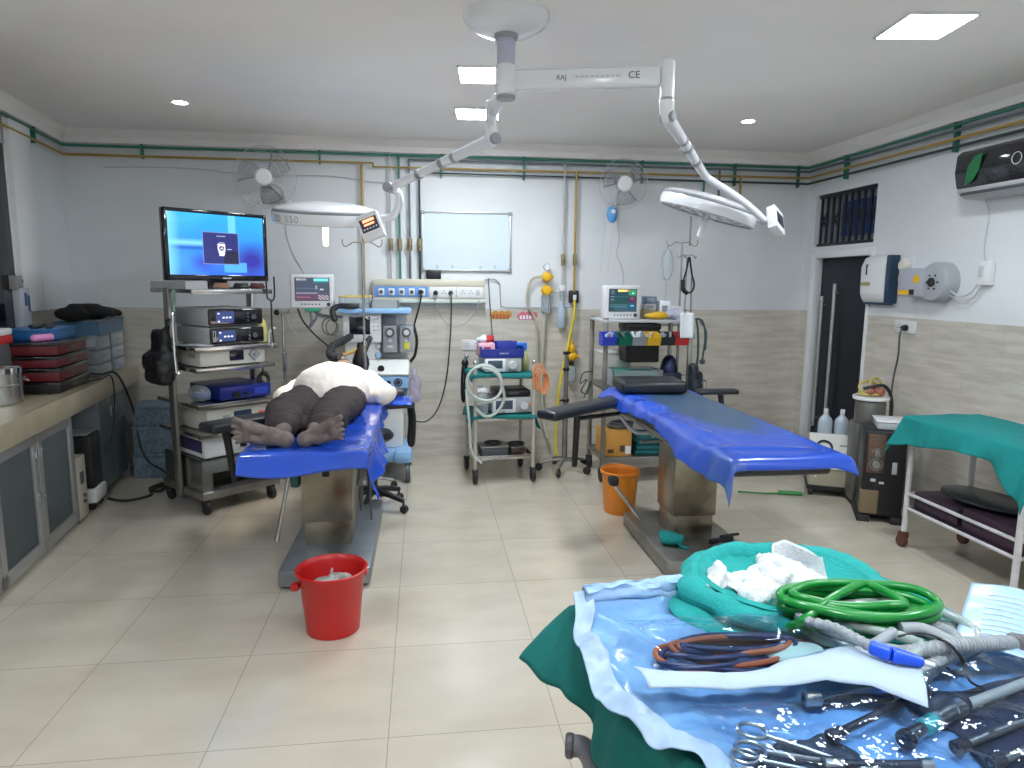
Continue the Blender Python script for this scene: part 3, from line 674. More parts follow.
# ------------------------------------------------------------------ things on the right wall
t = thing('air_conditioner', 'black glossy split air conditioner with a green leaf, on the right wall', 'air conditioner', (XR, 3.57, 2.25))
def acp(x0, x1): return [(0, -.13), (-.16, -.13), (-.20, -.10), (-.215, .0), (-.205, .11), (-.17, .135), (0, .135)]
Mx = Matrix(((1, 0, 0, 0), (0, 0, 1, 0), (0, 1, 0, 0), (0, 0, 0, 1)))
b = MB(); b.prism([(0, -.105), (-.16, -.105), (-.19, -.09), (-.212, .0), (-.205, .11), (-.17, .135), (0, .135)], -.43, .43, Mx, .012); b.build('front_panel', M['gloss'], t)
b = MB(); b.prism([(0, -.155), (-.13, -.15), (-.185, -.115), (-.185, -.09), (0, -.09)], -.425, .425, Mx, .006); b.build('lower_casing', mat('ac_silver', (.45, .45, .46), .35), t)
b = MB(); b.box((-.172, 0, -.118), (.05, .78, .012), .003, ry=R(-35)); b.build('louvre', M['dgrey'], t)
lf = [(0, 0), (.03, .012), (.055, .045), (.065, .10), (.035, .09), (.01, .06)]
b = MB(); b.prism([(p[0]*2.0-.04, p[1]*1.75-.10) for p in lf], 0, .002, Matrix.Translation((-.2145, .30, .02)) @ Matrix(((0, 0, -1, 0), (-1, 0, 0, 0), (0, 1, 0, 0), (0, 0, 0, 1))) @ Matrix.Rotation(R(4), 4, 'X')); b.build('leaf_emblem', mat('leaf_green', (.01, .16, .05), .35), t)
b = MB(); b.torus((-.216, -.03, .02), .032, .0025, Matrix.Rotation(R(90), 3, 'Y'), 28, 6); b.build('ring_logo', M['lgrey'], t)
b = MB(); b.tube([(3.44, 3.93, 2.1), (3.47, 3.92, 2.0), (3.475, 3.935, 1.8), (3.475, 3.905, 1.70)], .003, 6); tag(b.build('ac_cord', M['lgrey']), 'thin grey cord hanging from the air conditioner to the small white box', 'cord')
t = thing('wall_cabinet_box', 'white wall box with a navy side panel beside the dark doorway', 'wall box', (XR, 4.89, 1.605))
b = MB(); b.prism([(-.08, -.14), (-.095, -.10), (-.10, .10), (-.07, .17), (-.01, .19), (-.01, -.17), (-.06, -.17)], -.15, .12, Mx, .01); b.build('cover', M['wplastic'], t)
b = MB(); b.bb(-.085, 0, -.195, -.15, -.175, .185, .01); b.bb(-.06, 0, -.15, .12, -.185, -.165, .004); b.build('side_panel', mat('navy_side', (.02, .05, .10), .4), t)
b = MB(); b.bb(-.103, -.095, .0, .10, -.04, -.015); b.build('label_strip', mat('label_olive', (.35, .32, .12), .5), t)
b = MB(); b.bb(-.103, -.085, .04, .055, .04, .12, .002); b.build('slot', M['black'], t)
t = thing('air_freshener', 'small white round dispenser with a yellow base beside the wall box', 'dispenser', (XR, 4.62, 1.68))
b = MB(); b.cyl((0, 0, .03), (-.05, 0, .03), .055, .045, 20, .01); b.build('round_body', mat('ivory', (.72, .70, .62), .4), t)
b = MB(); b.box((-.025, 0, -.06), (.05, .06, .06), .012); b.build('yellow_base', M['yellow'], t)
b = MB(); b.bb(-.002, 0, -.07, .07, -.13, .09); b.build('backing_card', M['paper'], t)
t = thing('reel_machine', 'grey wall machine with a round reel face and yellow stickers', 'wall device', (XR, 4.32, 1.59))
b = MB(); b.bb(-.12, 0, -.02, .23, -.10, .095, .012); b.build('housing', mat('device_lilac_grey', (.42, .43, .50), .4), t)
b = MB(); b.lathe([(.001, .115), (.05, .113), (.12, .10), (.135, .08), (.135, 0)], (0, -.08, 0), Matrix.Rotation(R(-90), 3, 'Y'), 36, caps=False); b.build('reel_face', mat('reel_grey', (.40, .42, .45), .35), t)
b = MB(); b.cyl((-.113, -.10, .0), (-.13, -.10, .0), .03, seg=18, bev=.004)
for k in range(6): b.cyl((-.112, -.1+.05*math.cos(k*1.05), .05*math.sin(k*1.05)), (-.118, -.1+.05*math.cos(k*1.05), .05*math.sin(k*1.05)), .006, seg=8)
b.build('knob', M['black'], t)
b = MB(); b.bb(-.123, -.119, .10, .21, -.085, -.055); b.build('yellow_sticker', M['yellow'], t)
b = MB(); b.cyl((-.124, .04, .02), (-.118, .04, .02), .03, seg=16); b.build('yellow_sticker', M['yellow'], t)
b = MB(); b.bb(-.124, -.119, .055, .10, -.085, -.05); b.build('black_sticker', M['black'], t)
b = MB(); b.tube([(-.05, -.20, -.06), (-.05, -.28, -.09), (-.04, -.36, -.06), (-.03, -.42, .03)], .006, 6); b.tube([(-.05, -.2, -.09), (-.05, -.3, -.115), (-.04, -.38, -.09), (-.03, -.43, .0)], .005, 6); b.build('cord', M['lgrey'], t)
t = thing('switch_box', 'small white box on the right wall under the air conditioner', 'switch box', (XR, 3.885, 1.64))
b = MB(); b.bb(-.04, 0, -.05, .05, -.07, .08, .01); b.build('box', M['wplastic'], t)
b = MB(); b.bb(-.044, -.04, .0, .035, -.02, .05, .003); b.build('window_strip', M['lgrey'], t)
t = thing('wall_socket', 'white double wall socket on the right wall with a black plug in it', 'wall socket', (XR-.012, 4.56, 1.27))
b = MB(); b.bb(-.014, 0, -.11, .11, -.045, .045, .005); b.build('plate', M['wplastic'], t)
b = MB()
for dy, dz in ((0, .014), (-.012, -.008), (.012, -.008)): b.cyl((-.0135, .055+dy, dz), (-.016, .055+dy, dz), .005, seg=8)
b.build('pin_hole', M['black'], t)
t = thing('plug_cord', 'black plug and long cord hanging from the right wall socket', 'cord', (XR-.026, 4.535, 1.265))
b = MB(); b.cyl((0, 0, 0), (-.04, 0, 0), .023, .018, 14, .004); b.build('plug', M['black'], t)
b = MB(); b.tube([(-.035, 0, 0), (-.05, 0, -.06), (-.035, .015, -.2), (-.03, .05, -.36), (-.03, .06, -.55), (-.035, .04, -.75), (-.06, .0, -.9)], .007, 6); b.build('cord', M['dgrey'], t)
# ------------------------------------------------------------------ left worktop and everything on and under it
def LT(name, label, cat, v, s, z, rz=0, group=None):
    return thing(name, label, cat, lft(s, v, z), LA+rz, group)
b = MB(); b.bb(.012, .455, -4.4, -.03, .81, .855, .004); b.bb(.43, .47, -4.4, -.03, .725, .856, .006)
o = at_left(b.build('worktop', M['worktop'])); tag(o, 'long beige stone worktop along the left wall', 'worktop')
sg = mat('support_grey', (.22, .25, .28), .6)
for s, lab in ((.325, 'grey slab support under the worktop nearest the back wall'), (.985, 'grey slab support under the worktop at the far side of the open niche'), (1.475, 'grey slab support under the worktop beside the glass cabinet')):
    b = MB(); b.bb(.02, .42, -s-.012, -s+.012, 0, .808); tag(at_left(b.build('worktop_support', sg)), lab, 'worktop support')
# steel cabinets with glass doors
t = LT('steel_cabinet', 'grey steel cabinet with glass doors under the near end of the worktop', 'cabinet', 0, 0, 0)
b = MB(); s0, s1 = 1.50, 3.10
b.bb(.03, .40, -s1, -s0, 0.0, .05); b.bb(.03, .40, -s1, -s0, .70, .72); b.bb(.03, .05, -s1, -s0, .05, .70); b.bb(.03, .40, -s0-.02, -s0, .05, .70); b.bb(.03, .40, -s1, -s1+.02, .05, .70); b.bb(.05, .37, -s1+.02, -s0-.02, .37, .385)
b.build('carcass', mat('cabinet_grey', (.36, .38, .40), .5), t)
for k in range(3):
    a0 = -s0-.53*k-.005; a1 = a0-.52
    b = MB()
    for q in ((a1, a1+.055, .03, .72), (a0-.055, a0, .03, .72), (a1, a0, .03, .10), (a1, a0, .655, .72)): b.bb(.402, .432, *q, .003)
    dr = b.build('door', M['alu'], t)
    b = MB(); b.bb(.412, .418, a1+.05, a0-.05, .095, .66); b.build('glass_pane', M['glasspane'], dr)
    b = MB()
    ys = a0-.03 if k % 2 else a1+.03
    b.box((.437, ys, .60), (.012, .02, .05), .002); b.box((.437, ys, .36), (.012, .02, .04), .002); b.build('latch', M['chrome'], dr)
def crumple(name, prims, m, label, cat, vox=.012, sm=4, disp=((.05, .03),), parent=None, group=None):
    b = MB()
    for p in prims:
        if p[0] == 'e': b.sph(p[1], p[2], p[3] if len(p) > 3 else None)
        else: b.cap(*p[1:])
    o = b.build(name, m, parent, remesh=vox, smooth_it=sm, disp=disp)
    if label: tag(o, label, cat, group)
    return o
def LP(v, s, z): return Vector(lft(s, v, z))
crumple('plastic_bag', [('e', LP(.345, 1.72, .58), (.055, .13, .085)), ('e', LP(.33, 1.66, .47), (.05, .09, .085)), ('e', LP(.34, 1.80, .43), (.04, .07, .04))], M['gauze'], 'white crumpled bag behind the right glass cabinet door', 'bag')
crumple('plastic_bag', [('e', LP(.33, 2.25, .47), (.055, .10, .06)), ('e', LP(.33, 2.19, .42), (.05, .06, .06))], M['gauze'], 'white crumpled bag behind the left glass cabinet door', 'bag')
for k, (s, z, h, c, lab) in enumerate(((1.75, .05, .14, (.28, .30, .34), 'grey parcel on the cabinet floor behind the right glass door'), (1.78, .192, .15, (.36, .22, .22), 'pale pink parcel stacked behind the right glass door'), (2.25, .05, .15, (.30, .33, .38), 'grey parcel on the cabinet floor behind the left glass door'), (2.27, .202, .12, (.40, .28, .28), 'pale pink parcel stacked behind the left glass door'))):
    b = MB(); b.box((0, 0, h/2), (.24, .36, h), .03, seg=3); o = b.build('parcel', mat('parcel', c, .6, var=.3, vs=20, bump=.4, bs=25)); o.location = LP(.27, s, z); o.rotation_euler = (0, 0, LA+.04*(k-1)); tag(o, lab, 'parcel')
# second cabinet of dull doors at the far end
t = LT('steel_cabinet', 'narrow dark steel cabinet under the far end of the worktop', 'cabinet', 0, 0, 0)
b = MB(); b.bb(.03, .40, -.965, -.345, 0.05, .72, .004); b.build('carcass', mat('cab_dark', (.13, .17, .19), .4, metal=.4), t)
for k in range(2):
    a0 = -.35-.305*k; a1 = a0-.30
    b = MB(); b.bb(.40, .42, a1, a0, .06, .71, .004)
    for z in (.27, .48): b.bb(.42, .424, a1+.01, a0-.01, z, z+.006)
    dr = b.build('door', mat('cab_blue_grey', (.15, .20, .22), .38, metal=.4), t)
    b = MB(); b.box((.428, a1+.05 if k == 0 else a0-.05, .60), (.012, .02, .07), .003); b.build('handle', M['alu'], dr)
# machines in the niche
t = LT('suction_machine', 'black box machine on a white base under the worktop', 'machine', .29, 1.125, 0, 0)
b = MB(); b.bb(-.17, .15, -.09, .11, .15, .52, .012); b.build('body', M['black'], t)
b = MB(); b.bb(-.18, .165, -.10, .115, .05, .15, .012); b.build('base', M['wplastic'], t)
for x in (-.14, .12):
    for y in (-.07, .08):
        b = MB(); b.cyl((x, y-.012, .025), (x, y+.012, .025), .025, seg=14, bev=.004); b.build('caster', M['rubber'], t)
b = MB(); b.bb(-.165, .13, -.085, .10, .52, .535, .006); b.build('lid', M['grey'], t)
t = LT('control_unit', 'small cream metal box with a dark switch beside the black machine', 'box', .31, 1.36, 0, 0)
b = MB(); b.bb(-.16, .115, -.10, .06, .01, .42, .008); b.build('body', M['cream'], t)
b = MB(); b.bb(.115, .12, -.06, .0, .24, .32, .003); b.build('switch_panel', M['dgrey'], t)
b = MB()
for z in (.12, .16): b.cyl((.115, -.02, z), (.13, -.02, z), .012, seg=10)
b.build('knob', M['dgrey'], t)
b = MB()
for x in (-.12, .08):
    for y in (-.08, .04): b.cyl((x, y, 0), (x, y, .012), .012, seg=10)
b.build('foot', M['rubber'], t)
# speckled boxes near the corner
for k, (z, h, lab) in enumerate(((0, .20, 'speckled blue storage box on the floor in the far left corner, lowest of the stack'), (.202, .22, 'speckled blue storage box in the middle of the corner stack'), (.424, .16, 'speckled blue storage box on top of the corner stack'))):
    t = thing('storage_box', lab, 'box', (-2.12+.01*k, 5.74, z), R(4), 'speckled boxes in the corner')
    b = MB(); b.bb(-.17, .17, -.15, .15, 0, h-.03, .006); b.build('body', M['foamblue'], t)
    b = MB(); b.bb(-.175, .175, -.155, .155, h-.03, h, .008); b.build('lid', M['foamblue'], t)
# on the worktop
t = LT('sterilising_drum', 'shiny steel sterilising drum with a lid at the near end of the worktop', 'drum', .20, 1.83, .856)
b = MB(); b.lathe([(.10, 0), (.108, .004), (.108, .10), (.112, .104), (.112, .110), (.108, .114), (.108, .185)], seg=40); b.build('body', M['steel'], t)
b = MB(); b.lathe([(.112, .175), (.112, .205), (.10, .214), (.03, .219), (.001, .219)], seg=40); b.build('lid', M['chrome'], t)
b = MB(); b.tube([(.11, -.03, .15), (.145, 0, .13), (.11, .03, .15)], .004, 6); b.build('handle', M['chrome'], t)
zz = .856
for k, (h, m_, lab) in enumerate(((.075, 'dark', 'low black tray at the bottom of the tray stack on the worktop'), (.085, 'red', 'dark red instrument tray, lowest red one of the worktop stack'), (.075, 'red', 'dark red instrument tray in the middle of the worktop stack'), (.085, 'red2', 'dark red and black tray on top of the worktop stack'))):
    t = LT('instrument_tray', lab, 'tray', .225, 1.29, zz, R((0, .8, -.6, .5)[k]), 'trays stacked on the worktop')
    b = MB(); b.bb(-.17, .17, -.24, .29, 0.003, h-.022, .008); b.build('tray_body', M['redtray'] if m_ != 'dark' else M['black'], t)
    b = MB(); b.bb(-.178, .178, -.25, .30, h-.024, h-.002, .006); b.build('rim', M['gloss'], t)
    b = MB(); b.box((.175, .0, h*.45), (.012, .10, .02), .004); b.build('handle', M['dgrey'], t)
    zz += h
# clear drawer organisers
zt = [.856, .856]
for k in range(6):
    col_i = k % 2; lv = k//2
    s = .65-.36*col_i
    t = LT('clear_drawer_box', 'clear plastic drawer box, '+['lowest', 'middle', 'topmost'][lv]+' of the '+['nearer', 'farther'][col_i]+' column beside the tray stack', 'drawer box', .225, s, .856+.10*lv, 0, 'clear drawer boxes on the worktop')
    b = MB(); b.bb(-.17, .17, -.155, .155, .002, .008); b.bb(-.17, .17, -.155, -.150, .008, .094); b.bb(-.17, .17, .150, .155, .008, .094); b.bb(-.17, -.165, -.15, .15, .008, .094); b.bb(-.17, .17, -.155, .155, .093, .098)
    b.build('box', M['clear'], t)
    b = MB(); b.bb(.165, .172, -.15, .15, .006, .09, .002); b.box((.178, 0, .05), (.014, .07, .014), .003); b.build('drawer_front', M['clear'], t)
    rnd = random.Random(k)
    b = MB()
    for q in range(7): b.box((rnd.uniform(-.1, .13), rnd.uniform(-.11, .11), .03+rnd.uniform(0, .02)), (rnd.uniform(.02, .06), rnd.uniform(.03, .08), .04), .004, rz=rnd.uniform(0, 3))
    b.build('contents', [mat('c1', (.35, .37, .40), .5), mat('c2', (.10, .28, .48), .5), mat('c3', (.40, .40, .42), .5), mat('c4', (.07, .22, .45), .5), mat('c5', (.32, .28, .28), .5), mat('c6', (.1, .3, .4), .5)][k], t)
t = LT('storage_bin', 'pale blue plastic bin lying on top of the clear drawer boxes', 'bin', .24, .50, 1.156, 0)
b = MB(); b.bb(-.13, .15, -.20, .40, 0, .008); b.bb(-.13, .15, -.20, -.192, .008, .095); b.bb(-.13, .15, .392, .40, .008, .095); b.bb(-.13, -.122, -.19, .39, .008, .095); b.bb(.142, .15, -.19, .39, .008, .095); b.build('body', mat('bin_translucent_blue', (.10, .20, .33), .25), t)
b = MB(); b.bb(-.14, .16, -.21, .41, .095, .108, .004); b.build('lid', mat('bin_lid', (.12, .17, .22), .3), t)
t = LT('storage_bin', 'flat bright blue plastic box on the tray stack below the black bag', 'bin', .20, 1.22, 1.176, 0)
b = MB(); b.bb(-.13, .13, -.18, .24, 0, .06, .008); b.build('body', mat('bin_bright_blue', (.02, .13, .35), .3), t)
b = MB(); b.bb(-.136, .136, -.186, .246, .06, .072, .004); b.build('lid', mat('bin_bright_lid', (.03, .17, .42), .3), t)
b = MB()
for x, y, l in ((.02, -.08, .16), (.07, -.02, .2), (-.03, .06, .18)): b.box((x, y, .082), (.03, l, .018), .006, rz=.3*x*10)
b.build('dark_tools', M['black'], t)
crumple('black_bag', [('c', LP(.24, .72, 1.325), LP(.30, .40, 1.325), .062, .055), ('c', LP(.30, .40, 1.32), LP(.37, .12, 1.295), .05, .028), ('e', LP(.23, .72, 1.315), (.11, .09, .052)), ('e', LP(.29, .42, 1.31), (.11, .22, .045))], mat('black_cloth', (.010, .010, .011), .9), 'black soft bag lying across the blue bins by the left wall', 'bag', .012, 6, ((.08, .02),))
t = LT('pink_pouch', 'pink rounded pouch on the near end of the tray stack', 'pouch', .30, 1.45, 1.178)
b = MB(); b.cap((-.03, -.05, .022), (.02, .05, .022), .022); b.build('body', M['pink'], t)
t = LT('hanging_pouch', 'clear hanging organiser with blue tips by the left window', 'organiser', .035, 1.02, 1.28)
b = MB(); b.bb(-.03, .03, -.06, .08, -.06, .22, .012); b.build('clear_pouch', mat('pouch_clear', (.50, .53, .58), .2), t)
b = MB(); b.bb(-.03, .035, -.02, .02, .10, .19, .008); b.bb(-.03, .035, .03, .06, .06, .17, .008); b.build('blue_tip', mat('tip_dark_blue', (.03, .08, .22), .4), t)
b = MB(); b.tube([(0, -.05, .29), (0, .0, .275), (0, .10, .24)], .014, 8); b.build('dark_top', M['black'], t)
b = MB(); b.bb(-.03, .02, -.09, .0, .21, .3, .006); b.build('back_card', mat('card_pale', (.30, .29, .28), .6), t)
t = LT('folder_stack', 'white and red packets standing on the worktop by the left window', 'packet', .10, 1.62, .856)
b = MB(); b.bb(-.05, .05, -.11, .11, 0, .32, .006); b.build('dark_packet', M['dgrey'], t)
b = MB(); b.bb(-.05, .06, -.12, .12, .32, .37, .01); b.build('red_packet', mat('packet_red', (.5, .03, .03), .5), t)
b = MB(); b.bb(-.06, .06, -.13, .12, .37, .41, .012); b.build('white_packet', M['gauze'], t)
# cables from the worktop to the floor
o = MB(); o.tube([LP(.33, .98, .93), LP(.42, .86, .89), LP(.475, .70, .88), LP(.50, .55, .72), LP(.52, .45, .50), LP(.55, .48, .28), LP(.62, .55, .16), LP(.72, .60, .10), LP(.80, .62, .03)], .008, 8)
tag(o.build('power_cable', M['rubber']), 'thick black cable drooping from the worktop towards the television cart', 'cable')
o = MB(); o.tube([LP(.34, 1.55, .862), LP(.40, 1.1, .865), LP(.44, .9, .865), LP(.478, .80, .86), LP(.482, .79, .66), LP(.46, .84, .45), LP(.42, .90, .33)], .005, 6)
tag(o.build('power_cable', M['rubber']), 'thin black cable running along the worktop edge into the niche', 'cable')
o = MB(); o.tube([(-2.25, 5.05, .01), (-2.1, 4.98, .012), (-1.98, 5.1, .012), (-2.05, 5.28, .012), (-1.95, 5.36, .03), (-1.95, 5.2, .012), (-2.02, 5.22, .02), (-1.92, 5.42, .012)], .010, 6)
tag(o.build('power_cable', M['rubber']), 'black cable bundled on the floor behind the television cart', 'cable')

# ------------------------------------------------------------------ endoscopy cart (local: x along the front, -y = front)
RT = R(43); OT = Vector((-1.461, 5.03, 0))
def TT(name, label, cat, x, y, z, rz=0, group=None):
    p = OT + Matrix.Rotation(RT, 3, 'Z') @ Vector((x, y, z)); return thing(name, label, cat, p, RT+rz, group)
W2, D2 = .285, .30
t = TT('equipment_cart', 'tall steel equipment cart with shelves under the television', 'cart', 0, 0, 0)
b = MB(); b.bb(-W2, W2, -D2, D2, .10, .15, .006); b.build('base', M['dsteel'], t)
for z in (.545, .745, .985, 1.125, 1.50):
    b = MB(); b.bb(-W2+.005, W2-.005, -D2+.005, D2-.005, z-.008, z, .002); b.bb(-W2, W2, -D2, -D2+.02, z-.028, z+.002, .003); b.bb(-W2, -W2+.015, -D2, D2, z-.022, z+.004, .003); b.bb(W2-.015, W2, -D2, D2, z-.022, z+.004, .003)
    b.build('shelf', M['steel'], t)
for x in (-W2-.012, W2+.012):
    b = MB(); b.box((x, .02, .80), (.024, .075, 1.42), .004); b.build('post', M['dsteel'], t)
b = MB(); b.tube([(-W2-.03, -.13, 1.34), (-W2-.05, -.13, 1.32), (-W2-.05, -.13, .98), (-W2-.03, -.13, .96)], .011, 8); b.build('side_handle', M['chrome'], t)
for x in (-W2+.03, W2-.06):
    for y in (-D2+.02, D2-.06):
        b = MB(); b.cyl((x-.018, y, .045), (x+.018, y, .045), .045, seg=20, bev=.006); b.box((x, y+.012, .08), (.05, .05, .05), .008); b.build('caster', M['rubber'], t)
# open steel case in the bottom
b = MB(); b.bb(-.27, .27, -.27, -.262, .27, .365); b.bb(-.27, .27, -.27, .27, .357, .365); b.bb(-.27, -.262, -.27, .27, .152, .365); b.bb(.262, .27, -.27, .27, .152, .365); b.bb(-.27, .27, .262, .27, .152, .365); b.bb(-.27, -.20, -.272, -.262, .152, .30); b.build('steel_case', M['steel'], t)
# devices
def device(label, x, y, z, w, d, h, m_body, face, rz=0, name='medical_device'):
    q = TT(name, label, 'medical device', x, y, z, rz)
    b = MB(); b.bb(-w/2, w/2, -d/2, d/2, .006, h, .012); b.build('housing', m_body, q)
    b = MB()
    for fx in (-w/2+.04, w/2-.04):
        for fy in (-d/2+.04, d/2-.04): b.cyl((fx, fy, 0), (fx, fy, .008), .014, seg=10)
    b.build('foot', M['rubber'], q)
    face(q, w, d, h); return q
def f_black(mark):
    def f(q, w, d, h):
        b = MB(); b.bb(-w/2+.006, w/2-.006, -d/2-.02, -d/2+.004, .012, h-.004, .016, seg=3); p = b.build('front_panel', M['gloss'], q)
        b = MB(); b.bb(-w*.5+.055, -.02, -d/2-.022, -d/2-.0195, .03, h-.022); b.build('display', M['bluedisp'], p)
        b = MB()
        for k in range(3): b.box((-w/2+.105+k*.024, -d/2-.0225, h*.5), (.014, .001, .010), .0)
        for zz in (.3, .72): b.box((-w/2+.072, -d/2-.0225, h*zz), (.012, .001, .010))
        b.build('icons', mat('icon_glow', (.5, .5, .6), .4, em=(.8, .85, 1), es=.8), p)
        if mark:
            b = MB()
            for a in ((-w/2+.022, -w/2+.025, .03, h-.022), (-w/2+.038, -w/2+.041, .03, h-.022), (-w/2+.022, -w/2+.041, .03, .033), (-w/2+.022, -w/2+.041, h-.025, h-.022)): b.bb(a[0], a[1], -d/2-.0225, -d/2-.019, a[2], a[3])
            b.build('outline', M['lgrey'], p)
        b = MB()
        for k in range(3): b.cyl((w*.2+.0, -d/2-.019, h*(.3+.2*k)), (w*.2, -d/2-.024, h*(.3+.2*k)), .008, seg=12)
        b.cyl((w*.30, -d/2-.019, h*.5), (w*.30, -d/2-.03, h*.5), .018, seg=16); b.build('button', M['dgrey'], p)
    return f
sil = mat('device_silver', (.50, .50, .52), .4)
device('black fronted video processor with small lit display, upper of the two under the television', .03, -.02, 1.252, .40, .46, .125, sil, f_black(False))
device('black fronted video processor with outlined strip, lower of the two under the television', .035, -.02, 1.127, .40, .46, .122, sil, f_black(True))
ivory = mat('device_ivory', (.62, .61, .55), .4)
def f_ins(q, w, d, h):
    b = MB(); b.bb(-.03, .07, -d/2-.006, -d/2+.01, .035, h-.02, .003); b.build('display', M['nightscr'], q)
    b = MB(); b.prism([(-.045, 0), (0, -.045), (.045, 0), (0, .045)], 0, .014, Matrix.Translation((.15, -d/2+.002, h*.55)) @ Matrix.Rotation(R(90), 4, 'X')); b.cyl((.15, -d/2-.012, h*.55), (.15, -d/2-.03, h*.55), .012, seg=12); b.build('connector', M['grey'], q)
    b = MB(); b.bb(-w/2-.001, -w/2+.002, -d/2+.06, -d/2+.15, .06, h-.03); b.build('side_vent', M['grey'], q)
device('ivory insufflator with a dark display and diamond connector on the third shelf', 0, -.03, .987, .47, .46, .122, ivory, f_ins)
def f_blue(q, w, d, h):
    b = MB(); b.cyl((-.08, -d/2+.004, h*.4), (-.08, -d/2-.022, h*.4), .024, seg=18); b.cyl((-.01, -d/2+.004, h*.4), (-.01, -d/2-.012, h*.4), .014, seg=14); b.build('connector', M['black'], q)
    b = MB(); b.bb(.06, .16, -d/2-.003, -d/2+.004, h*.25, h*.75, .002); b.build('front_plate', mat('blue_bright', (.03, .06, .42), .35), q)
device('dark blue light source box on the fourth shelf', .08, -.04, .747, .38, .44, .095, M['unitblue'], f_blue)
def f_ivory2(q, w, d, h):
    b = MB(); b.bb(-.04, .09, -d/2-.005, -d/2+.006, .03, h-.03, .004); b.build('display', mat('slate_display', (.03, .05, .10), .2), q)
    b = MB(); b.bb(-.12, -.07, -d/2-.004, -d/2+.006, .05, h-.05, .003); b.build('key_panel', M['grey'], q)
    b = MB(); b.cyl((.16, -d/2+.004, h*.55), (.16, -d/2-.02, h*.55), .022, seg=16); b.build('orange_knob', mat('knob_orange', (.85, .15, .04), .4), q)
device('ivory console with a slate display and orange knob on the fifth shelf', .02, -.03, .547, .46, .46, .155, ivory, f_ivory2)
def f_low(q, w, d, h):
    b = MB(); b.bb(-.05, .16, -d/2-.006, -d/2+.006, .03, h-.03, .004); b.build('front_plate', M['lgrey'], q)
    b = MB(); b.bb(.02, .07, -d/2-.012, -d/2-.004, .05, h-.05, .003); b.build('display', M['nightscr'], q)
    b = MB(); b.bb(-w/2-.003, -w/2+.004, -d/2+.03, d/2-.06, .04, h-.02, .004); b.build('side_panel', mat('side_violet', (.04, .035, .11), .4), q)
device('white console with a violet side panel standing on the low steel case', -.01, -.03, .367, .46, .46, .145, M['wplastic'], f_low)
# television
t = TT('television', 'flat screen television on top of the steel cart, showing a blue picture', 'television', .055, .0, 1.502)
w, h = .735, .475
b = MB(); b.bb(-w/2, w/2, -.02, .03, .055, .055+h, .008); b.build('casing', M['gloss'], t)
b = MB()
for a in ((-w/2, -w/2+.026, .055, .055+h), (w/2-.026, w/2, .055, .055+h), (-w/2, w/2, .055, .095), (-w/2, w/2, .505, .055+h)): b.bb(a[0], a[1], -.032, -.018, a[2], a[3], .005)
b.build('bezel', M['gloss'], t)
b = MB()
for k in range(6): b.box((.02+.011*k, -.0325, .074), (.008, .001, .009 if k not in (1, 4) else .013))
b.build('logo_mark', M['lgrey'], t)
b = MB(); b.box((0, .03, .03), (.14, .05, .06), .008); b.box((0, .03, .006), (.34, .2, .012), .004); b.build('stand', M['black'], t)
def mixc(a, c, t): t = max(0, min(1, t)); return tuple(a[i]*(1-t)+c[i]*t for i in range(3))
def tvf(u, v):
    c = mixc((.03, .14, .80), (.03, .42, .95), v)
    n = noise.noise(Vector((u*2.2, v*2.2, 3)))
    c = mixc(c, (.10, .55, 1), .6*max(0, n))
    if abs(v-.52) < .07 and u < .62: c = mixc(c, (.25, .70, 1), 1-abs(v-.52)/.07)
    if abs(v-.44) < .05 and u < .6: c = mixc(c, (.01, .05, .45), .8*(1-abs(v-.44)/.05))
    if u < .12: c = mixc(c, (.25, .75, 1), (.12-u)/.12*.8)
    if abs(u-.65) < .04 and v > .7: c = mixc(c, (.2, .7, 1), .7)
    d = math.hypot((u-.86)*1.5, (v-.25)*1.2); c = mixc(c, (.03, .025, .35), 1.3*(.45-d)/.45)
    d = math.hypot((u-.33)*2.2, (v-.2)*2); c = mixc(c, (.04, .06, .55), .9*(.35-d)/.35)
    if .55 < u < .8 and .05 < v < .22: c = mixc(c, (.10, .50, .98), .75)
    if .34 < u < .72 and .18 < v < .72:
        c = (.025, .03, .17) if not (u > .55 and v < .4) else (.015, .015, .05)
        if u < .348 or u > .712 or v < .195 or v > .705: c = (.20, .28, .60)
        x = (u-.535)*w/1.0; y = (v-.44)*h
        if abs(x) < .030-.010*(y < 0)*abs(y)/.05 and -.058 < y < .038: c = (.85, .88, .95)
        if math.hypot(x, y-.004) < .019: c = (.02, .02, .08)
        if math.hypot(x, y-.004) < .013 and (abs(x) < .003 or abs(y-.004) < .003): c = (.8, .8, .9)
        if abs(x) < .022 and .044 < y < .05: c = (.5, .55, .7)
        if .042 < x < .075 and abs(y) < .003: c = (.6, .65, .8)
        if abs(x) < .035 and .098 < y < .104: c = (.5, .55, .7)
    return tuple(.85*q for q in c)
screen(t, (0, -.0215, .30), w-.05, .41, tvf, 150, 84, M['scr'])
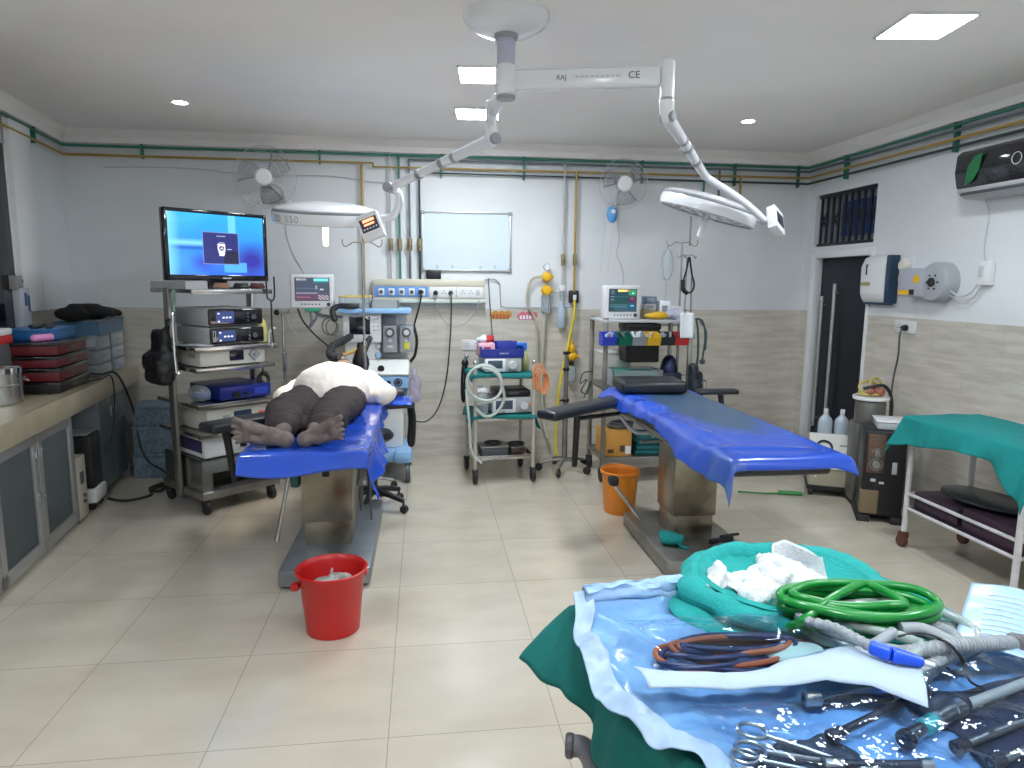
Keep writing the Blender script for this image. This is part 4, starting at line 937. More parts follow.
# small things on the cart
t = TT('open_case', 'small clear sided tray at the left end of the top shelf under the television', 'tray', -.21, -.0, 1.503)
b = MB(); b.bb(-.09, .06, -.25, .25, .0, .006); b.bb(-.09, -.084, -.25, .25, .006, .05); b.bb(-.09, .06, -.25, -.244, .006, .05); b.bb(.054, .06, -.25, .25, .006, .05); b.bb(-.09, .06, .244, .25, .006, .05); b.build('box', M['lgrey'], t)
b = MB(); b.bb(-.07, .04, -.2, .2, .006, .03, .006); b.build('papers', M['paper'], t)
for x, m_, lab in ((-.04, mat('bundle_brown', (.38, .20, .14), .7), 'brownish cable bundle on the top shelf under the television'), (.10, M['black'], 'small black coil on the top shelf under the television'), (.22, mat('bundle_dark_red', (.09, .02, .025), .6), 'dark red bundle at the right end of the top shelf under the television')):
    o = TT('cable_bundle', lab, 'cable bundle', x, -.22, 1.502)
    b = MB(); b.torus((0, 0, .016), .035, .012, None, 24, 8, 1.3, .8); b.torus((0, 0, .032), .028, .010, None, 24, 8, 1.4, .7); b.build('coil', m_, o)
t = TT('stethoscope', 'black stethoscope hanging from the right end of the top shelf', 'stethoscope', W2-.02, -D2-.012, 1.50)
b = MB(); b.tube([(-.03, 0, .09), (-.03, 0, .0), (-.025, 0, -.06), (0, 0, -.085), (0, 0, -.25), (.01, .0, -.38)], .006, 8); b.tube([(.03, 0, .09), (.03, 0, .0), (.025, 0, -.06), (0, 0, -.085)], .006, 8); b.build('tube', M['black'], t)
b = MB(); b.cyl((.01, -.012, -.39), (.01, .012, -.39), .02, seg=16, bev=.003); b.build('chest_piece', M['chrome'], t)
t = TT('bottle', 'pale yellow plastic bottle beside the black fronted processors', 'bottle', W2-.03, -.18, 1.127)
b = MB(); b.lathe([(.028, 0), (.036, .006), (.040, .09), (.036, .14), (.018, .165), (.012, .17), (.012, .185)], seg=24); b.build('body', mat('bottle_yellow', (.58, .55, .16), .4), t)
t = TT('shower_nozzle', 'pale nozzle standing at the shelf edge beside the yellow bottle', 'nozzle', W2-.018, -.262, 1.127)
b = MB(); b.cyl((0, 0, 0), (0, 0, .07), .006, seg=10); b.cap((0, 0, .075), (.03, -.02, .10), .009, .011); b.build('body', M['wplastic'], t)
t = TT('bagged_item', 'clear bag with a blue packet on the fourth shelf, left of the dark blue box', 'bag', -.185, -.12, .747)
b = MB(); b.sph((0, 0, .055), (.06, .11, .055)); b.build('clear_bag', M['clear'], t)
b = MB(); b.box((.01, -.02, .035), (.06, .10, .05), .01, rz=.3); b.build('packet', mat('packet_blue', (.03, .12, .45), .5), t)
t = TT('papers', 'loose white papers sticking out at the left of the second shelf', 'papers', -.225, -.18, 1.128)
b = MB(); b.box((0, -.02, .006), (.10, .2, .003), .0, rz=.25, ry=.06); b.box((.015, -.05, .011), (.1, .18, .003), .0, rz=-.1, ry=.05); b.build('sheets', M['paper'], t)
t = TT('cable_bundle', 'dark cable bundle hanging under the third shelf at the right', 'cable bundle', .24, -.21, .86)
b = MB(); b.torus((0, 0, 0), .05, .012, Matrix.Rotation(R(80), 3, 'X'), 24, 8, .8, .8); b.torus((0.01, 0, .01), .042, .012, Matrix.Rotation(R(70), 3, 'X'), 24, 8, .7, 1); b.cyl((0, 0, .04), (0, 0, .097), .006, seg=8); b.build('coil', M['black'], t)
# black bag and green strap on the side
b = MB(); b.box((-.385, -.01, .99), (.11, .27, .24), .05, seg=4, ry=R(6)); b.box((-.375, -.03, 1.13), (.08, .18, .22), .04, seg=4); b.box((-.39, .05, 1.02), (.12, .17, .14), .04, seg=3); b.box((-.40, -.09, .98), (.10, .08, .15), .03, seg=3); b.cap((-.36, -.08, 1.22), (-.33, -.06, 1.30), .02, .012)
o = b.build('black_bag', mat('black_nylon', (.012, .012, .014), .5, bump=.4, bs=25), None, remesh=.008, smooth_it=3, disp=((.05, .022), (.02, .006))); o.location = OT; o.rotation_euler = (0, 0, RT); tag(o, 'black nylon bag hanging on the left side of the steel cart', 'bag')
o = MB(); o.tube([OT+Matrix.Rotation(RT, 3, 'Z') @ Vector(p) for p in ((-.305, -.10, 1.50), (-.31, -.10, 1.42), (-.32, -.11, 1.33), (-.335, -.09, 1.27), (-.33, -.12, 1.30), (-.315, -.10, 1.36), (-.31, -.12, 1.45))], .011, 8)
tag(o.build('green_strap', mat('strap_green', (.28, .42, .36), .7)), 'pale green strap knotted at the upper left of the steel cart', 'strap')
# ------------------------------------------------------------------ draped sheets
def soft(d, r):
    return 0 if d <= 0 else (d*d/(2*r) if d < r else d-r/2)
def drape(x0, x1, y0, y1, z, L, Rr, Fr, Bk, nx=90, ny=120, flare=.22, r=.03, wr=.004, hang=.022, seed=0, wf=7.0):
    """sheet over the pad x0..x1, y0..y1; L, Rr = side overhang as functions of t (0 front .. 1 back); Fr, Bk = end overhangs as functions of u"""
    def f(u, v):
        fr = Fr(u); fl = flare(max(0, min(1, v))) if callable(flare) else flare; bk = Bk(u); y = (y0-fr) + v*((y1+bk)-(y0-fr)); t = max(0, min(1, (y-y0)/(y1-y0)))
        l = L(t); rr = Rr(t); a = (x0-l)+u*((x1+rr)-(x0-l))
        dxl = max(0, x0-a); dxr = max(0, a-x1); dyf = max(0, y0-y); dyb = max(0, y-y1)
        dx = dxl+dxr; sx = -1 if dxl > 0 else 1; dy = dyf+dyb; sy = -1 if dyf > 0 else 1
        d = math.hypot(dx, dy); s = soft(d, r)
        n = noise.noise(Vector((a*wf+seed, y*wf, seed))); n2 = noise.noise(Vector((a*wf*.35+seed, y*wf*.75, seed+5)))+.35*noise.noise(Vector((a*wf*.5, y*wf*1.9, seed+9)))
        hx = dx-soft(dx, r) if dx > 0 else 0; hy = dy-soft(dy, r) if dy > 0 else 0
        X = min(max(a, x0), x1)+sx*(hx+fl*soft(dx, r)*(1+.6*n2)+hang*n2*min(1, dx*8))
        Y = min(max(y, y0), y1)+sy*(hy+fl*soft(dy, r)+hang*n2*min(1, dy*8))
        c = math.sqrt(max(0, 1-fl*fl))
        return Vector((X, Y, z-c*s+wr*(n+.6*n2)*(1 if d < .02 else .6)+.006))
    return f
def sheet(name, m, label, cat, f, nx=90, ny=120, parent=None):
    b = MB(); b.grid(nx, ny, f); o = b.build(name, m, parent, solid=.004, sharp=80)
    if label: tag(o, label, cat)
    return o
# ------------------------------------------------------------------ operating table with the patient
def op_table(label, x, y, base, colm, pad, lower):
    t = thing('operating_table', label, 'operating table', (x, y, 0))
    b = MB(); b.bb(*base[:4], .015, .105, .01); b.build('base', M['dsteel'] if lower else mat('base_grey_steel', (.30, .33, .36), .35, metal=.7, var=.2, vs=5), t)
    b = MB()
    for px in (base[0]+.05, base[1]-.05):
        for py in (base[2]+.06, base[3]-.06): b.cyl((px, py, 0), (px, py, .02), .022, seg=12)
    b.build('foot', M['rubber'], t)
    b = MB(); b.bb(colm[0]+.012, colm[1]-.012, colm[2]+.012, colm[3]-.012, .10, .26, .004); b.bb(colm[0], colm[1], colm[2], colm[3], .24, .70, .006); b.build('column', M['worn'], t)
    b = MB(); b.bb(pad[0]+.05, pad[1]-.05, pad[2]+.25, pad[3]-.25, .69, .745, .006); b.build('top_frame', M['dsteel'], t)
    for px in (pad[0]+.012, pad[1]-.012):
        b = MB(); b.bb(px-.005, px+.005, pad[2]+.1, pad[3]-.1, .71, .74, .002); b.build('side_rail', M['steel'], t)
    b = MB(); b.bb(pad[0], pad[1], pad[2], pad[3], .745, pad[4], .02, seg=3); b.build('pad', M['vinyl'], t)
    return t
T1 = op_table('operating table under the lying patient, with a worn steel column', 0, 0, (-.745, -.285, 3.41, 4.55), (-.675, -.40, 3.74, 4.10), (-.80, -.27, 3.06, 4.95, .795), False)
b = MB(); b.bb(-.56, -.52, 3.73, 3.742, .50, .64, .004); b.build('column_slot', M['black'], T1)
b = MB(); b.cyl((-.72, 3.80, .62), (-.80, 3.70, .19), .011, seg=10); b.cyl((-.80, 3.70, .19), (-.805, 3.69, .16), .015, seg=10); b.build('lever', M['steel'], T1)
b = MB(); b.box((-.72, 3.85, .52), (.05, .10, .2), .012); b.build('side_bracket', mat('bracket_green', (.05, .16, .14), .5), T1)
b = MB(); b.tube([(-.35, 3.5, .70), (-.33, 3.48, .60), (-.34, 3.5, .52), (-.32, 3.55, .62)], .012, 8); b.cyl((-.335, 3.56, .70), (-.335, 3.56, .36), .010, seg=10); b.cyl((-.29, 3.52, .74), (-.28, 3.50, .33), .006, seg=8); b.build('under_linkage', M['dgrey'], T1)
def arm_board(t, p0, p1, w, z, th, name='arm_board', strut=None):
    p0 = Vector(p0); p1 = Vector(p1); d = p1-p0; az = math.atan2(d.y, d.x)
    b = MB(); b.box(((p0.x+p1.x)/2, (p0.y+p1.y)/2, z), (d.length, w, th), .018, rz=az, seg=3); o = b.build(name, M['vinyl'], t)
    if strut:
        b = MB(); q = p0+d*strut[0]; b.cyl((q.x, q.y, z-th/2), (q.x+strut[1], q.y+strut[2], strut[3]), .022, .018, 12); b.cyl((q.x, q.y, z-.06), (p0.x, p0.y, z-.09), .014, seg=10); b.build('arm_support', M['black'], o)
    return o
arm_board(T1, (-.80, 4.18), (-1.17, 3.78), .15, .77, .055, strut=(.78, .02, .05, .44))
arm_board(T1, (-.27, 4.42), (-.075, 4.47), .15, .775, .045)
b = MB(); b.tube([(-.10, 4.50, .76), (-.09, 4.49, .65), (-.10, 4.48, .52), (-.08, 4.48, .50), (-.07, 4.48, .66), (-.08, 4.49, .75)], .016, 8); b.build('arm_strap', M['black'], T1)
b = MB(); b.bb(-.66, -.42, 4.55, 4.86, .795, .845, .03, seg=3); tag(b.build('head_pillow', M['vinyl']), 'black pillow under the head of the lying patient', 'pillow')
def L1(t): return .03+.015*math.sin(t*9)
def R1(t): return .05+.16*math.exp(-((t-.0)/.2)**2)+.14*math.exp(-((t-.36)/.14)**2)+.06*math.exp(-((t-.62)/.1)**2)
def F1(u): return .105+.015*math.sin(u*7)+.05*max(0, u-.75)
f1 = drape(-.80, -.27, 3.06, 4.90, .801, L1, R1, F1, lambda u: .02, flare=lambda v: .15+.26*math.exp(-((v-.26)/.18)**2), wr=.004, hang=.03, seed=3)
sheet('blue_sheet', M['sheetblue'], 'glossy blue vinyl sheet under the lying patient', 'sheet', f1, 100, 150)
b = MB(); b.grid(20, 24, lambda u, v: Vector((-.29+.21*u, 4.33+.24*v, .806+.006*noise.noise(Vector((u*4, v*4, 2)))-.05*max(0, u-.85)*6*.15-.12*max(0, .15-v))))
tag(b.build('blue_sheet', M['sheetblue'], solid=.004), 'small piece of blue vinyl sheet on the right arm board of the patient', 'sheet')

# ------------------------------------------------------------------ the patient, lying on the back, soles to the viewer
P_ = 'patient'
def foot(b, heel, toe, side):
    heel = Vector(heel); toe = Vector(toe); ax = (toe-heel); ln = ax.length; ax.normalize()
    up = Vector((0, -1, 0)); wid = ax.cross(up)
    if wid.z < 0: wid = -wid                       # big toe side is the upper one
    wid.normalize(); th = Vector((0, 1, 0))
    def p(a, w, t): return heel + ax*(a*ln) + wid*w*1.3 + th*t
    b.sph(p(.05, 0, .03), .039); b.cap(p(.04, .0, .035), p(.40, -.004, .034), .037, .032); b.cap(p(.35, .012, .03), p(.74, .022, .024), .026, .028); b.cap(p(.3, -.016, .032), p(.70, -.022, .028), .024, .022); b.cap(p(.72, .02, .024), p(.70, -.024, .028), .026, .021)
    b.cap(p(.05, 0, .05), p(.35, .0, .075), .035, .035)
    for k, (w, l, r) in enumerate(((.030, 1.0, .0155), (.008, .985, .0105), (-.010, .955, .0098), (-.026, .915, .0094), (-.040, .86, .0088))):
        b.cap(p(.74, w*.85, .024), p(l-.03, w*1.12, .016+.002*k), r, r*.95)
def hand(b, wrist, dirn, palmn, s=1):
    w = Vector(wrist); d = Vector(dirn).normalized(); n = Vector(palmn).normalized(); sd = d.cross(n).normalized()
    b.cap(w, w+d*.03, .024, .026)
    for k in range(4):
        o = (-.030+.020*k)
        a = w+d*.035+sd*o*.8; kn = w+d*.09+sd*o*1.1
        b.cap(a, kn, .014, .0115)
        l = (.066, .078, .074, .056)[k]
        m1 = kn+d*l*.5-n*.012; m2 = kn+d*l*.9-n*.034
        b.cap(kn, m1, .0095, .0085); b.cap(m1, m2, .0085, .0075)
    th0 = w+d*.025-sd*.022; th1 = th0-sd*.032+d*.028-n*.012; th2 = th1+d*.03-sd*.006-n*.010
    b.cap(th0, th1, .014, .011); b.cap(th1, th2, .0105, .0085)
b = MB()
foot(b, (-.618, 3.13, .838), (-.858, 3.085, .912), -1); foot(b, (-.552, 3.13, .838), (-.356, 3.085, .915), 1)
for (an, kn, hp) in (((-.655, 3.21, .870), (-.72, 3.62, .895), (-.63, 4.0, .905)), ((-.510, 3.21, .870), (-.475, 3.62, .90), (-.45, 4.0, .905))):
    b.cap(an, (an[0], 3.36, .872), .034, .046); b.cap((an[0], 3.34, .872), (kn[0], kn[1], .868), .044, .046); b.cap((kn[0], kn[1], .868), (hp[0], hp[1], .87), .048, .06)
b.sph((-.54, 4.02, .88), (.16, .12, .07)); b.sph((-.53, 4.22, .93), (.17, .25, .12)); b.sph((-.53, 4.40, .915), (.18, .14, .105))
b.cap((-.53, 4.46, .93), (-.53, 4.60, .95), .058, .052)
b.sph((-.535, 4.69, .945), (.075, .105, .092)); b.sph((-.535, 4.63, .995), (.05, .06, .045))                  # skull, jaw
b.cap((-.535, 4.665, 1.03), (-.535, 4.645, 1.052), .013, .015)                                        # nose
for sx in (-1, 1):
    b.sph((-.535+sx*.076, 4.68, .945), (.012, .022, .03)); b.sph((-.535+sx*.03, 4.695, 1.025), (.017, .012, .010))
b.cap((-.56, 4.615, 1.03), (-.51, 4.615, 1.03), .009, .009)
arms = (((-.70, 4.43, .92), (-.83, 4.20, .865), (-.86, 4.42, .85)), ((-.36, 4.43, .92), (-.255, 4.27, .865), (-.20, 4.50, .845)))
for sh, el, wr in arms:
    b.cap(sh, el, .052, .042); b.cap(el, wr, .042, .027)
    d = (Vector(wr)-Vector(el)).normalized(); hand(b, wr, d, (0, 0, 1))
body = b.build('person', M['sole'], None, remesh=.0045, smooth_it=2)
tag(body, 'barefoot person in white shirt and dark trousers lying on the operating table', 'person')
# shirt
b = MB()
b.sph((-.55, 4.14, .915), (.225, .31, .165)); b.sph((-.54, 4.36, .92), (.215, .19, .135)); b.sph((-.545, 3.98, .885), (.205, .13, .105))
for (sh, el, wr) in arms:
    b.cap(sh, el, .080, .068); e = Vector(el); w = Vector(wr); b.cap(el, e+(w-e)*.55, .066, .054); b.cap((sh[0]*.75-.54*.25, sh[1]-.08, .89), (el[0]*.8-.54*.2, el[1]+.02, .86), .075, .055)
shirt = b.build('shirt', M['shirt'], body, remesh=.008, smooth_it=6, disp=((.12, .016), (.05, .010)))
# trousers: wide loose legs, flattened where they lie on the table
b = MB()
for (an, kn, hp) in (((-.672, 3.30, .89), (-.715, 3.62, .90), (-.655, 3.95, .905)), ((-.488, 3.30, .89), (-.475, 3.62, .905), (-.455, 3.95, .905))):
    b.cap(an, kn, .076, .104); b.cap(kn, hp, .106, .124); b.cap((kn[0]*.6+an[0]*.4, 3.48, .86), (kn[0]*.75-.57*.25, 3.8, .86), .09, .11)
b.sph((-.555, 3.97, .90), (.225, .14, .13)); b.sph((-.57, 3.78, .86), (.16, .2, .09))
b.cap((-.57, 3.42, .85), (-.565, 3.75, .87), .04, .07)
for v_ in b.bm.verts: v_.co.z = .80+(v_.co.z-.80)*(.80 if v_.co.z > .80 else .2)
trs = b.build('trousers', M['trouser'], body, remesh=.007, smooth_it=3, disp=((.16, .030), (.06, .016), (.025, .005)))
b = MB(); b.sph((-.535, 4.735, .935), (.082, .085, .085)); b.build('hair', M['hair'], body, remesh=.007, smooth_it=2)
# neckline of skin colour at the open collar
b = MB(); b.sph((-.535, 4.63, 1.0), (.048, .058, .044)); b.cap((-.535, 4.47, .955), (-.535, 4.60, .965), .052, .05); b.build('neck_skin', M['skin'], body, remesh=.006, smooth_it=3)

# ------------------------------------------------------------------ around the first table
t = thing('bucket', 'red plastic bucket with crumpled waste on the floor in front of the patient table', 'bucket', (-.420, 2.995, 0))
b = MB(); b.lathe([(.001, .004), (.108, .004), (.112, 0), (.118, .004), (.142, .26), (.155, .275), (.160, .290), (.152, .294), (.143, .285), (.136, .27), (.112, .012), (.001, .012)], seg=56, caps=False); b.build('body', M['red'], t)
b = MB(); b.tube([(.155*math.cos(a), .155*math.sin(a), .262-.03*math.sin(3.0-a)) for a in [3.0-PI*k/16 for k in range(17)]], .005, 8); b.build('handle', M['red'], t)
b = MB(); b.box((-.155, -.03, .222), (.035, .05, .03), .008); b.build('handle_grip', M['red'], t)
crumple('waste', [('e', Vector((-.442, 2.985, .22)), (.07, .06, .025)), ('e', Vector((-.392, 3.005, .23)), (.06, .05, .025)), ('c', Vector((-.422, 2.995, .22)), Vector((-.417, 2.995, .285)), .014, .008), ('c', Vector((-.412, 2.985, .235)), Vector((-.372, 2.975, .26)), .014, .012), ('e', Vector((-.412, 2.995, .19)), (.1, .1, .03))], mat('waste_grey', (.42, .43, .40), .8), 'crumpled grey gloves and waste inside the red bucket', 'waste', .006, 2, ((.03, .02),))
t = thing('stool', 'black five-legged stool base behind the patient table', 'stool', (-.36, 4.66, 0))
for k in range(5):
    a = R(-28+72*k); dx, dy = math.cos(a), math.sin(a)
    b = MB(); b.tube([(.02*dx, .02*dy, .13), (.12*dx, .12*dy, .118), (.24*dx, .24*dy, .085)], .022, 8, 5, rf=lambda q: .026-.008*q); lg = b.build('leg', M['black'], t)
    b = MB(); b.cyl((.245*dx-.018*dy, .245*dy+.018*dx, .028), (.245*dx+.018*dy, .245*dy-.018*dx, .028), .028, seg=14, bev=.005); b.cyl((.24*dx, .24*dy, .03), (.24*dx, .24*dy, .09), .008, seg=8); b.build('caster', M['rubber'], lg)
b = MB(); b.cyl((0, 0, .12), (0, 0, .50), .024, seg=14); b.cyl((0, 0, .11), (0, 0, .24), .034, seg=14); b.build('column', M['black'], t)
b = MB(); b.cyl((0, 0, .49), (0, 0, .55), .15, seg=28, bev=.02); b.build('seat', M['vinyl'], t)

# anaesthesia machine
t = thing('anaesthesia_machine', 'white and blue anaesthesia machine with two vaporisers against the back wall', 'anaesthesia machine', (-.37, 5.60, 0))
mw = M['wplastic']
b = MB(); b.bb(-.26, .24, -.26, .24, .14, .24, .03); b.bb(.13, .27, -.34, -.10, .15, .25, .03); b.bb(-.27, -.14, -.34, -.10, .15, .25, .03); b.build('base', M['lblue'], t)
for x in (-.2, .235):
    for y in (-.30, .19):
        b = MB(); b.cyl((x-.022, y, .075), (x+.022, y, .075), .075, seg=24, bev=.008); cs = b.build('caster', M['dgrey'], t)
        b = MB(); b.cyl((x-.026, y, .075), (x+.026, y, .075), .052, seg=24, bev=.004); b.build('wheel_cap', mw, cs)
b = MB(); b.bb(-.22, .20, -.16, .22, .24, .66, .02); b.build('cabinet', mw, t)
b = MB(); b.bb(-.24, .235, -.24, .22, .66, .74, .01); b.build('lower_drawer', mat('drawer_slate', (.10, .20, .36), .4), t)
b = MB(); b.bb(-.25, .25, -.285, .22, .74, .845, .012); dw = b.build('blue_drawer', M['lblue'], t)
b = MB(); b.torus((.17, -.288, .79), .028, .005, Matrix.Rotation(R(90), 3, 'X'), 24, 6); b.cyl((.17, -.282, .79), (.17, -.292, .79), .018, seg=16); b.cyl((.10, -.282, .79), (.10, -.291, .79), .016, seg=16); b.build('dial', M['ink'], dw)
b = MB(); b.prism([(-.30, .845), (-.30, .865), (-.10, .945), (.22, .945), (.22, .845)], -.26, .255, Matrix(((0, 0, 1, 0), (1, 0, 0, 0), (0, 1, 0, 0), (0, 0, 0, 1))), .01); b.build('work_surface', mat('machine_ivory', (.70, .71, .68), .35), t)
b = MB(); b.bb(-.245, .02, -.10, .22, .945, 1.31, .012); b.bb(.02, .235, .06, .22, .945, 1.31, .008); b.build('upper_housing', mw, t)
b = MB(); b.bb(-.255, .04, -.13, -.05, 1.085, 1.315, .012); b.build('screen_housing', mw, t)
b = MB(); b.bb(-.205, -.045, -.1335, -.128, 1.15, 1.29, .003); b.build('display', M['nightscr'], t)
b = MB()
for k in range(4):
    for x in (-.015, .015): b.box((x, -.131, 1.275-k*.03), (.018, .006, .012), .002)
b.build('button', M['lgrey'], t)
for z, r in ((1.055, .020), (.985, .026), (.92, .022), (1.125, .02)):
    b = MB(); b.cyl((.012, -.095, z), (.012, -.118, z), r, seg=20, bev=.003); g = b.build('gauge', M['grey'], t)
    b = MB(); b.cyl((.012, -.117, z), (.012, -.120, z), r*.7, seg=20); b.build('gauge_face', M['lblue'] if z < 1.0 else M['lgrey'], g)
b = MB(); b.cyl((.04, -.24, .895), (.04, -.275, .895), .026, seg=18, bev=.005); b.build('control_knob', M['black'], t)
b = MB(); b.bb(.045, .15, .0, .065, .98, 1.29, .006); b.build('recess_back', M['grey'], t)
for x, yl in ((.105, False), (.235, True)):
    vz = MB(); vz.bb(x-.055, x+.055, -.10, .04, 1.005, 1.22, .008); v = vz.build('vaporiser', M['grey'], t)
    b = MB(); b.cyl((x, -.10, 1.165), (x, -.125, 1.165), .036, seg=24, bev=.004); b.build('dial', M['dgrey'], v)
    b = MB(); b.cyl((x, -.124, 1.165), (x, -.128, 1.165), .022, seg=20); b.cyl((x, -.1, 1.10), (x, -.112, 1.10), .014, seg=14); b.build('dial_face', M['lgrey'], v)
    b = MB(); b.bb(x-.022, x+.022, -.104, -.099, 1.03 if yl else 1.04, 1.085 if yl else 1.06, .002); b.build('label_plate', mat('label_yellow', (.65, .60, .05), .5) if yl else M['lgrey'], v)
b = MB(); b.bb(-.285, .275, -.20, .22, 1.315, 1.355, .012); b.build('top_tray', M['lblue'], t)
b = MB(); b.tube([(.29, -.02, 1.22), (.315, -.02, 1.1), (.30, -.02, .98), (.26, -.04, .92)], .012, 8); b.build('side_hose', M['black'], t)
b = MB(); b.tube([(-.05, -.13, 1.12), (-.06, -.2, 1.10), (-.09, -.25, 1.02)], .024, 10, rf=lambda q: .024); b.build('bag_arm', M['rubber'], t)
b = MB(); b.lathe([(.022, .17), (.026, .15), (.04, .10), (.062, .04), (.066, .0), (.05, -.05), (.022, -.08)], (-.11, -.27, .93), seg=24); b.build('breathing_bag', M['black'], t)
AM = t
for (nm, x0, x1, m_, lab) in (('supply_tray', -.28, -.04, M['clear'], 'clear tray with a yellow rim on top of the anaesthesia machine'), ('supply_tray', -.035, .18, mat('smoke_clear', (.34, .36, .36), .25), 'smoky clear tray at the right on top of the anaesthesia machine')):
    q = thing(nm, lab, 'tray', (-.37+(x0+x1)/2, 5.58, 1.356)); w = (x1-x0)/2-.004
    hh = .085 if x0 < -.1 else .06
    b = MB(); b.bb(-w, w, -.14, .14, 0, .006); b.bb(-w, w, -.14, -.134, .006, hh); b.bb(-w, w, .134, .14, .006, hh); b.bb(-w, -w+.006, -.14, .14, .006, hh); b.bb(w-.006, w, -.14, .14, .006, hh); b.build('body', m_, q)
    if x0 < -.1:
        b = MB()
        for a in ((-w-.004, w+.004, -.146, -.132), (-w-.004, w+.004, .132, .146), (-w-.004, -w+.006, -.146, .146), (w-.006, w+.004, -.146, .146)): b.bb(*a, hh-.002, hh+.01, .002)
        b.build('yellow_rim', mat('rim_yellow', (.75, .55, .15), .4), q)
    b = MB(); rnd = random.Random(int(x0*100))
    for k in range(6): b.box((rnd.uniform(-w*.6, w*.6), rnd.uniform(-.09, .09), .025), (.05, .07, .03), .006, rz=rnd.uniform(0, 3))
    b.build('contents', mat('tray_contents', (.40, .42, .48), .5), q)
q = thing('breathing_hose', 'black breathing hose curled over the left end of the anaesthesia machine top', 'hose', (-.37, 5.38, 1.36))
b = MB(); b.tube([(-.30, .0, -.10), (-.32, .02, -.02), (-.27, .04, .012), (-.19, .02, .012), (-.13, .05, .012)], .022, 10); b.build('hose', M['rubber'], q)
q = thing('breathing_hose', 'black corrugated breathing hose coming down beside the head of the patient', 'hose', (-.62, 5.15, 1.0))
b = MB(); b.tube([(.06, .25, .14), (.02, .05, .12), (-.03, -.10, .10), (-.035, -.25, .06), (.01, -.38, .04), (.06, -.44, .06)], .026, 12, 10, rf=lambda q: .026+.003*math.sin(q*240)); b.build('hose', M['rubber'], q)
b = MB(); b.tube([(.09, .20, .02), (.06, .0, .03), (.05, -.20, .045), (.07, -.36, .06)], .008, 8); b.build('orange_line', M['ocoil'], q)
b = MB(); b.tube([(.12, .24, .06), (.10, .05, .05), (.085, -.16, .06), (.09, -.3, .07)], .006, 8); b.build('yellow_line', M['yhose'], q)
q = crumple('lilac_bag', [('e', Vector((-.075, 5.66, .70)), (.05, .03, .12)), ('e', Vector((-.08, 5.66, .80)), (.025, .03, .08)), ('e', Vector((-.07, 5.66, .63)), (.06, .03, .06))], M['lilac'], 'translucent lilac bag hanging at the right of the anaesthesia machine', 'bag', .009, 4, ((.05, .02),))

# patient monitors
def monitor(label, loc, rz, w, h, sf, arm=None):
    t = thing('patient_monitor', label, 'monitor', loc, rz)
    b = MB(); b.bb(-w/2, w/2, -.03, .09, .0, h, .014, seg=3); b.bb(-w/2+.03, w/2-.03, .085, .14, .03, h-.03, .012); b.build('casing', mat('monitor_white', (.74, .74, .76), .35), t)
    b = MB(); b.bb(-w/2+.036, w/2-.03, -.0325, -.0295, .058, h-.026, .001); b.build('bezel', M['dgrey'], t)
    screen(t, (.003, -.0335, (.058+h-.026)/2), w-.082, h-.098, sf, 96, 72, M['scr'])
    b = MB()
    for k in range(6): b.box((-w/2+.085+k*.026, -.031, .032), (.012, .004, .010), .001)
    b.build('button', M['dgrey'], t)
    b = MB(); b.cyl((w/2-.04, -.028, .032), (w/2-.04, -.042, .032), .014, seg=16, bev=.002); b.build('control_knob', M['ink'], t)
    return t
def m1(u, v):
    c = (.05, .06, .10)
    if v < .27: c = (.085, .045, .085)
    if .55 < u and v > .78: c = (.03, .12, .14)
    if u > .55 and v > .88: c = (.15, .62, .62)
    if abs(v-.55) < .012 and u < .62: c = (.12, .25, .26)
    if abs(v-.32) < .014 and u < .66: c = (.42, .40, .45)
    if abs(v-.13-.01*math.sin(u*40)) < .014 and u < .45: c = (.40, .12, .20)
    if u < .32 and v > .9 and int(u*60) % 3: c = (.35, .4, .42)
    if .72 < u < .86 and .46 < v < .53 and int(u*50) % 3: c = (.6, .6, .65)
    if .60 < u < .66 and .5 < v < .68: c = (.25, .3, .33)
    if u > .68 and v < .24 and (int(u*28)+int(v*24)) % 3 == 0: c = (.5, .5, .55)
    return c
m = monitor('white patient monitor on the left, on a bracket beside the anaesthesia machine', (-.852, 5.5, 1.352), R(3), .325, .262, m1)
b = MB(); b.box((0, .02, -.012), (.12, .10, .024), .006); b.build('mount_plate', M['green'], m)
b = MB(); b.tube([(0, .06, -.02), (.05, .10, -.06), (.13, .12, -.07), (.235, .12, -.07)], .014, 8); b.build('mount_arm', M['grey'], m)
b = MB(); b.tube([(-.12, .04, -.002), (-.08, .03, -.10), (.0, .02, -.20), (.1, .0, -.29), (.16, -.05, -.34)], .006, 6); b.build('monitor_cable', M['black'], m)
b = MB(); b.torus((.12, .0, -.14), .055, .005, Matrix.Rotation(R(85), 3, 'X'), 24, 6, 1, 1.2); b.torus((.14, .01, -.15), .045, .004, Matrix.Rotation(R(95), 3, 'X'), 24, 6, 1, 1.4); b.tube([(-.02, .0, -.03), (-.01, -.01, -.10), (-.03, .0, -.15), (.02, .0, -.08), (.03, .0, -.03)], .010, 6); b.build('cable_coil', mat('cable_slate', (.14, .16, .17), .5), m)
t = thing('instrument_pole', 'slim silver pole with a black clamp knob between the television and the left monitor', 'pole', (-1.10, 5.6, 0))
b = MB(); b.cyl((0, 0, .02), (0, 0, 1.33), .012, seg=12); b.cyl((0, 0, .84), (0, 0, 1.0), .018, seg=12, bev=.004); b.build('rod', M['chrome'], t)
b = MB(); b.box((.01, 0, 1.325), (.07, .04, .035), .006); b.build('clamp', M['lgrey'], t)
b = MB(); b.sph((-.045, 0, 1.315), .024); b.build('clamp_knob', M['black'], t)
b = MB(); b.tube([(.02, 0, 1.30), (.05, .03, 1.2), (.12, .0, 1.12), (.2, -.02, 1.10), (.26, .0, 1.10)], .004, 6); b.build('thin_line', M['lgrey'], t)
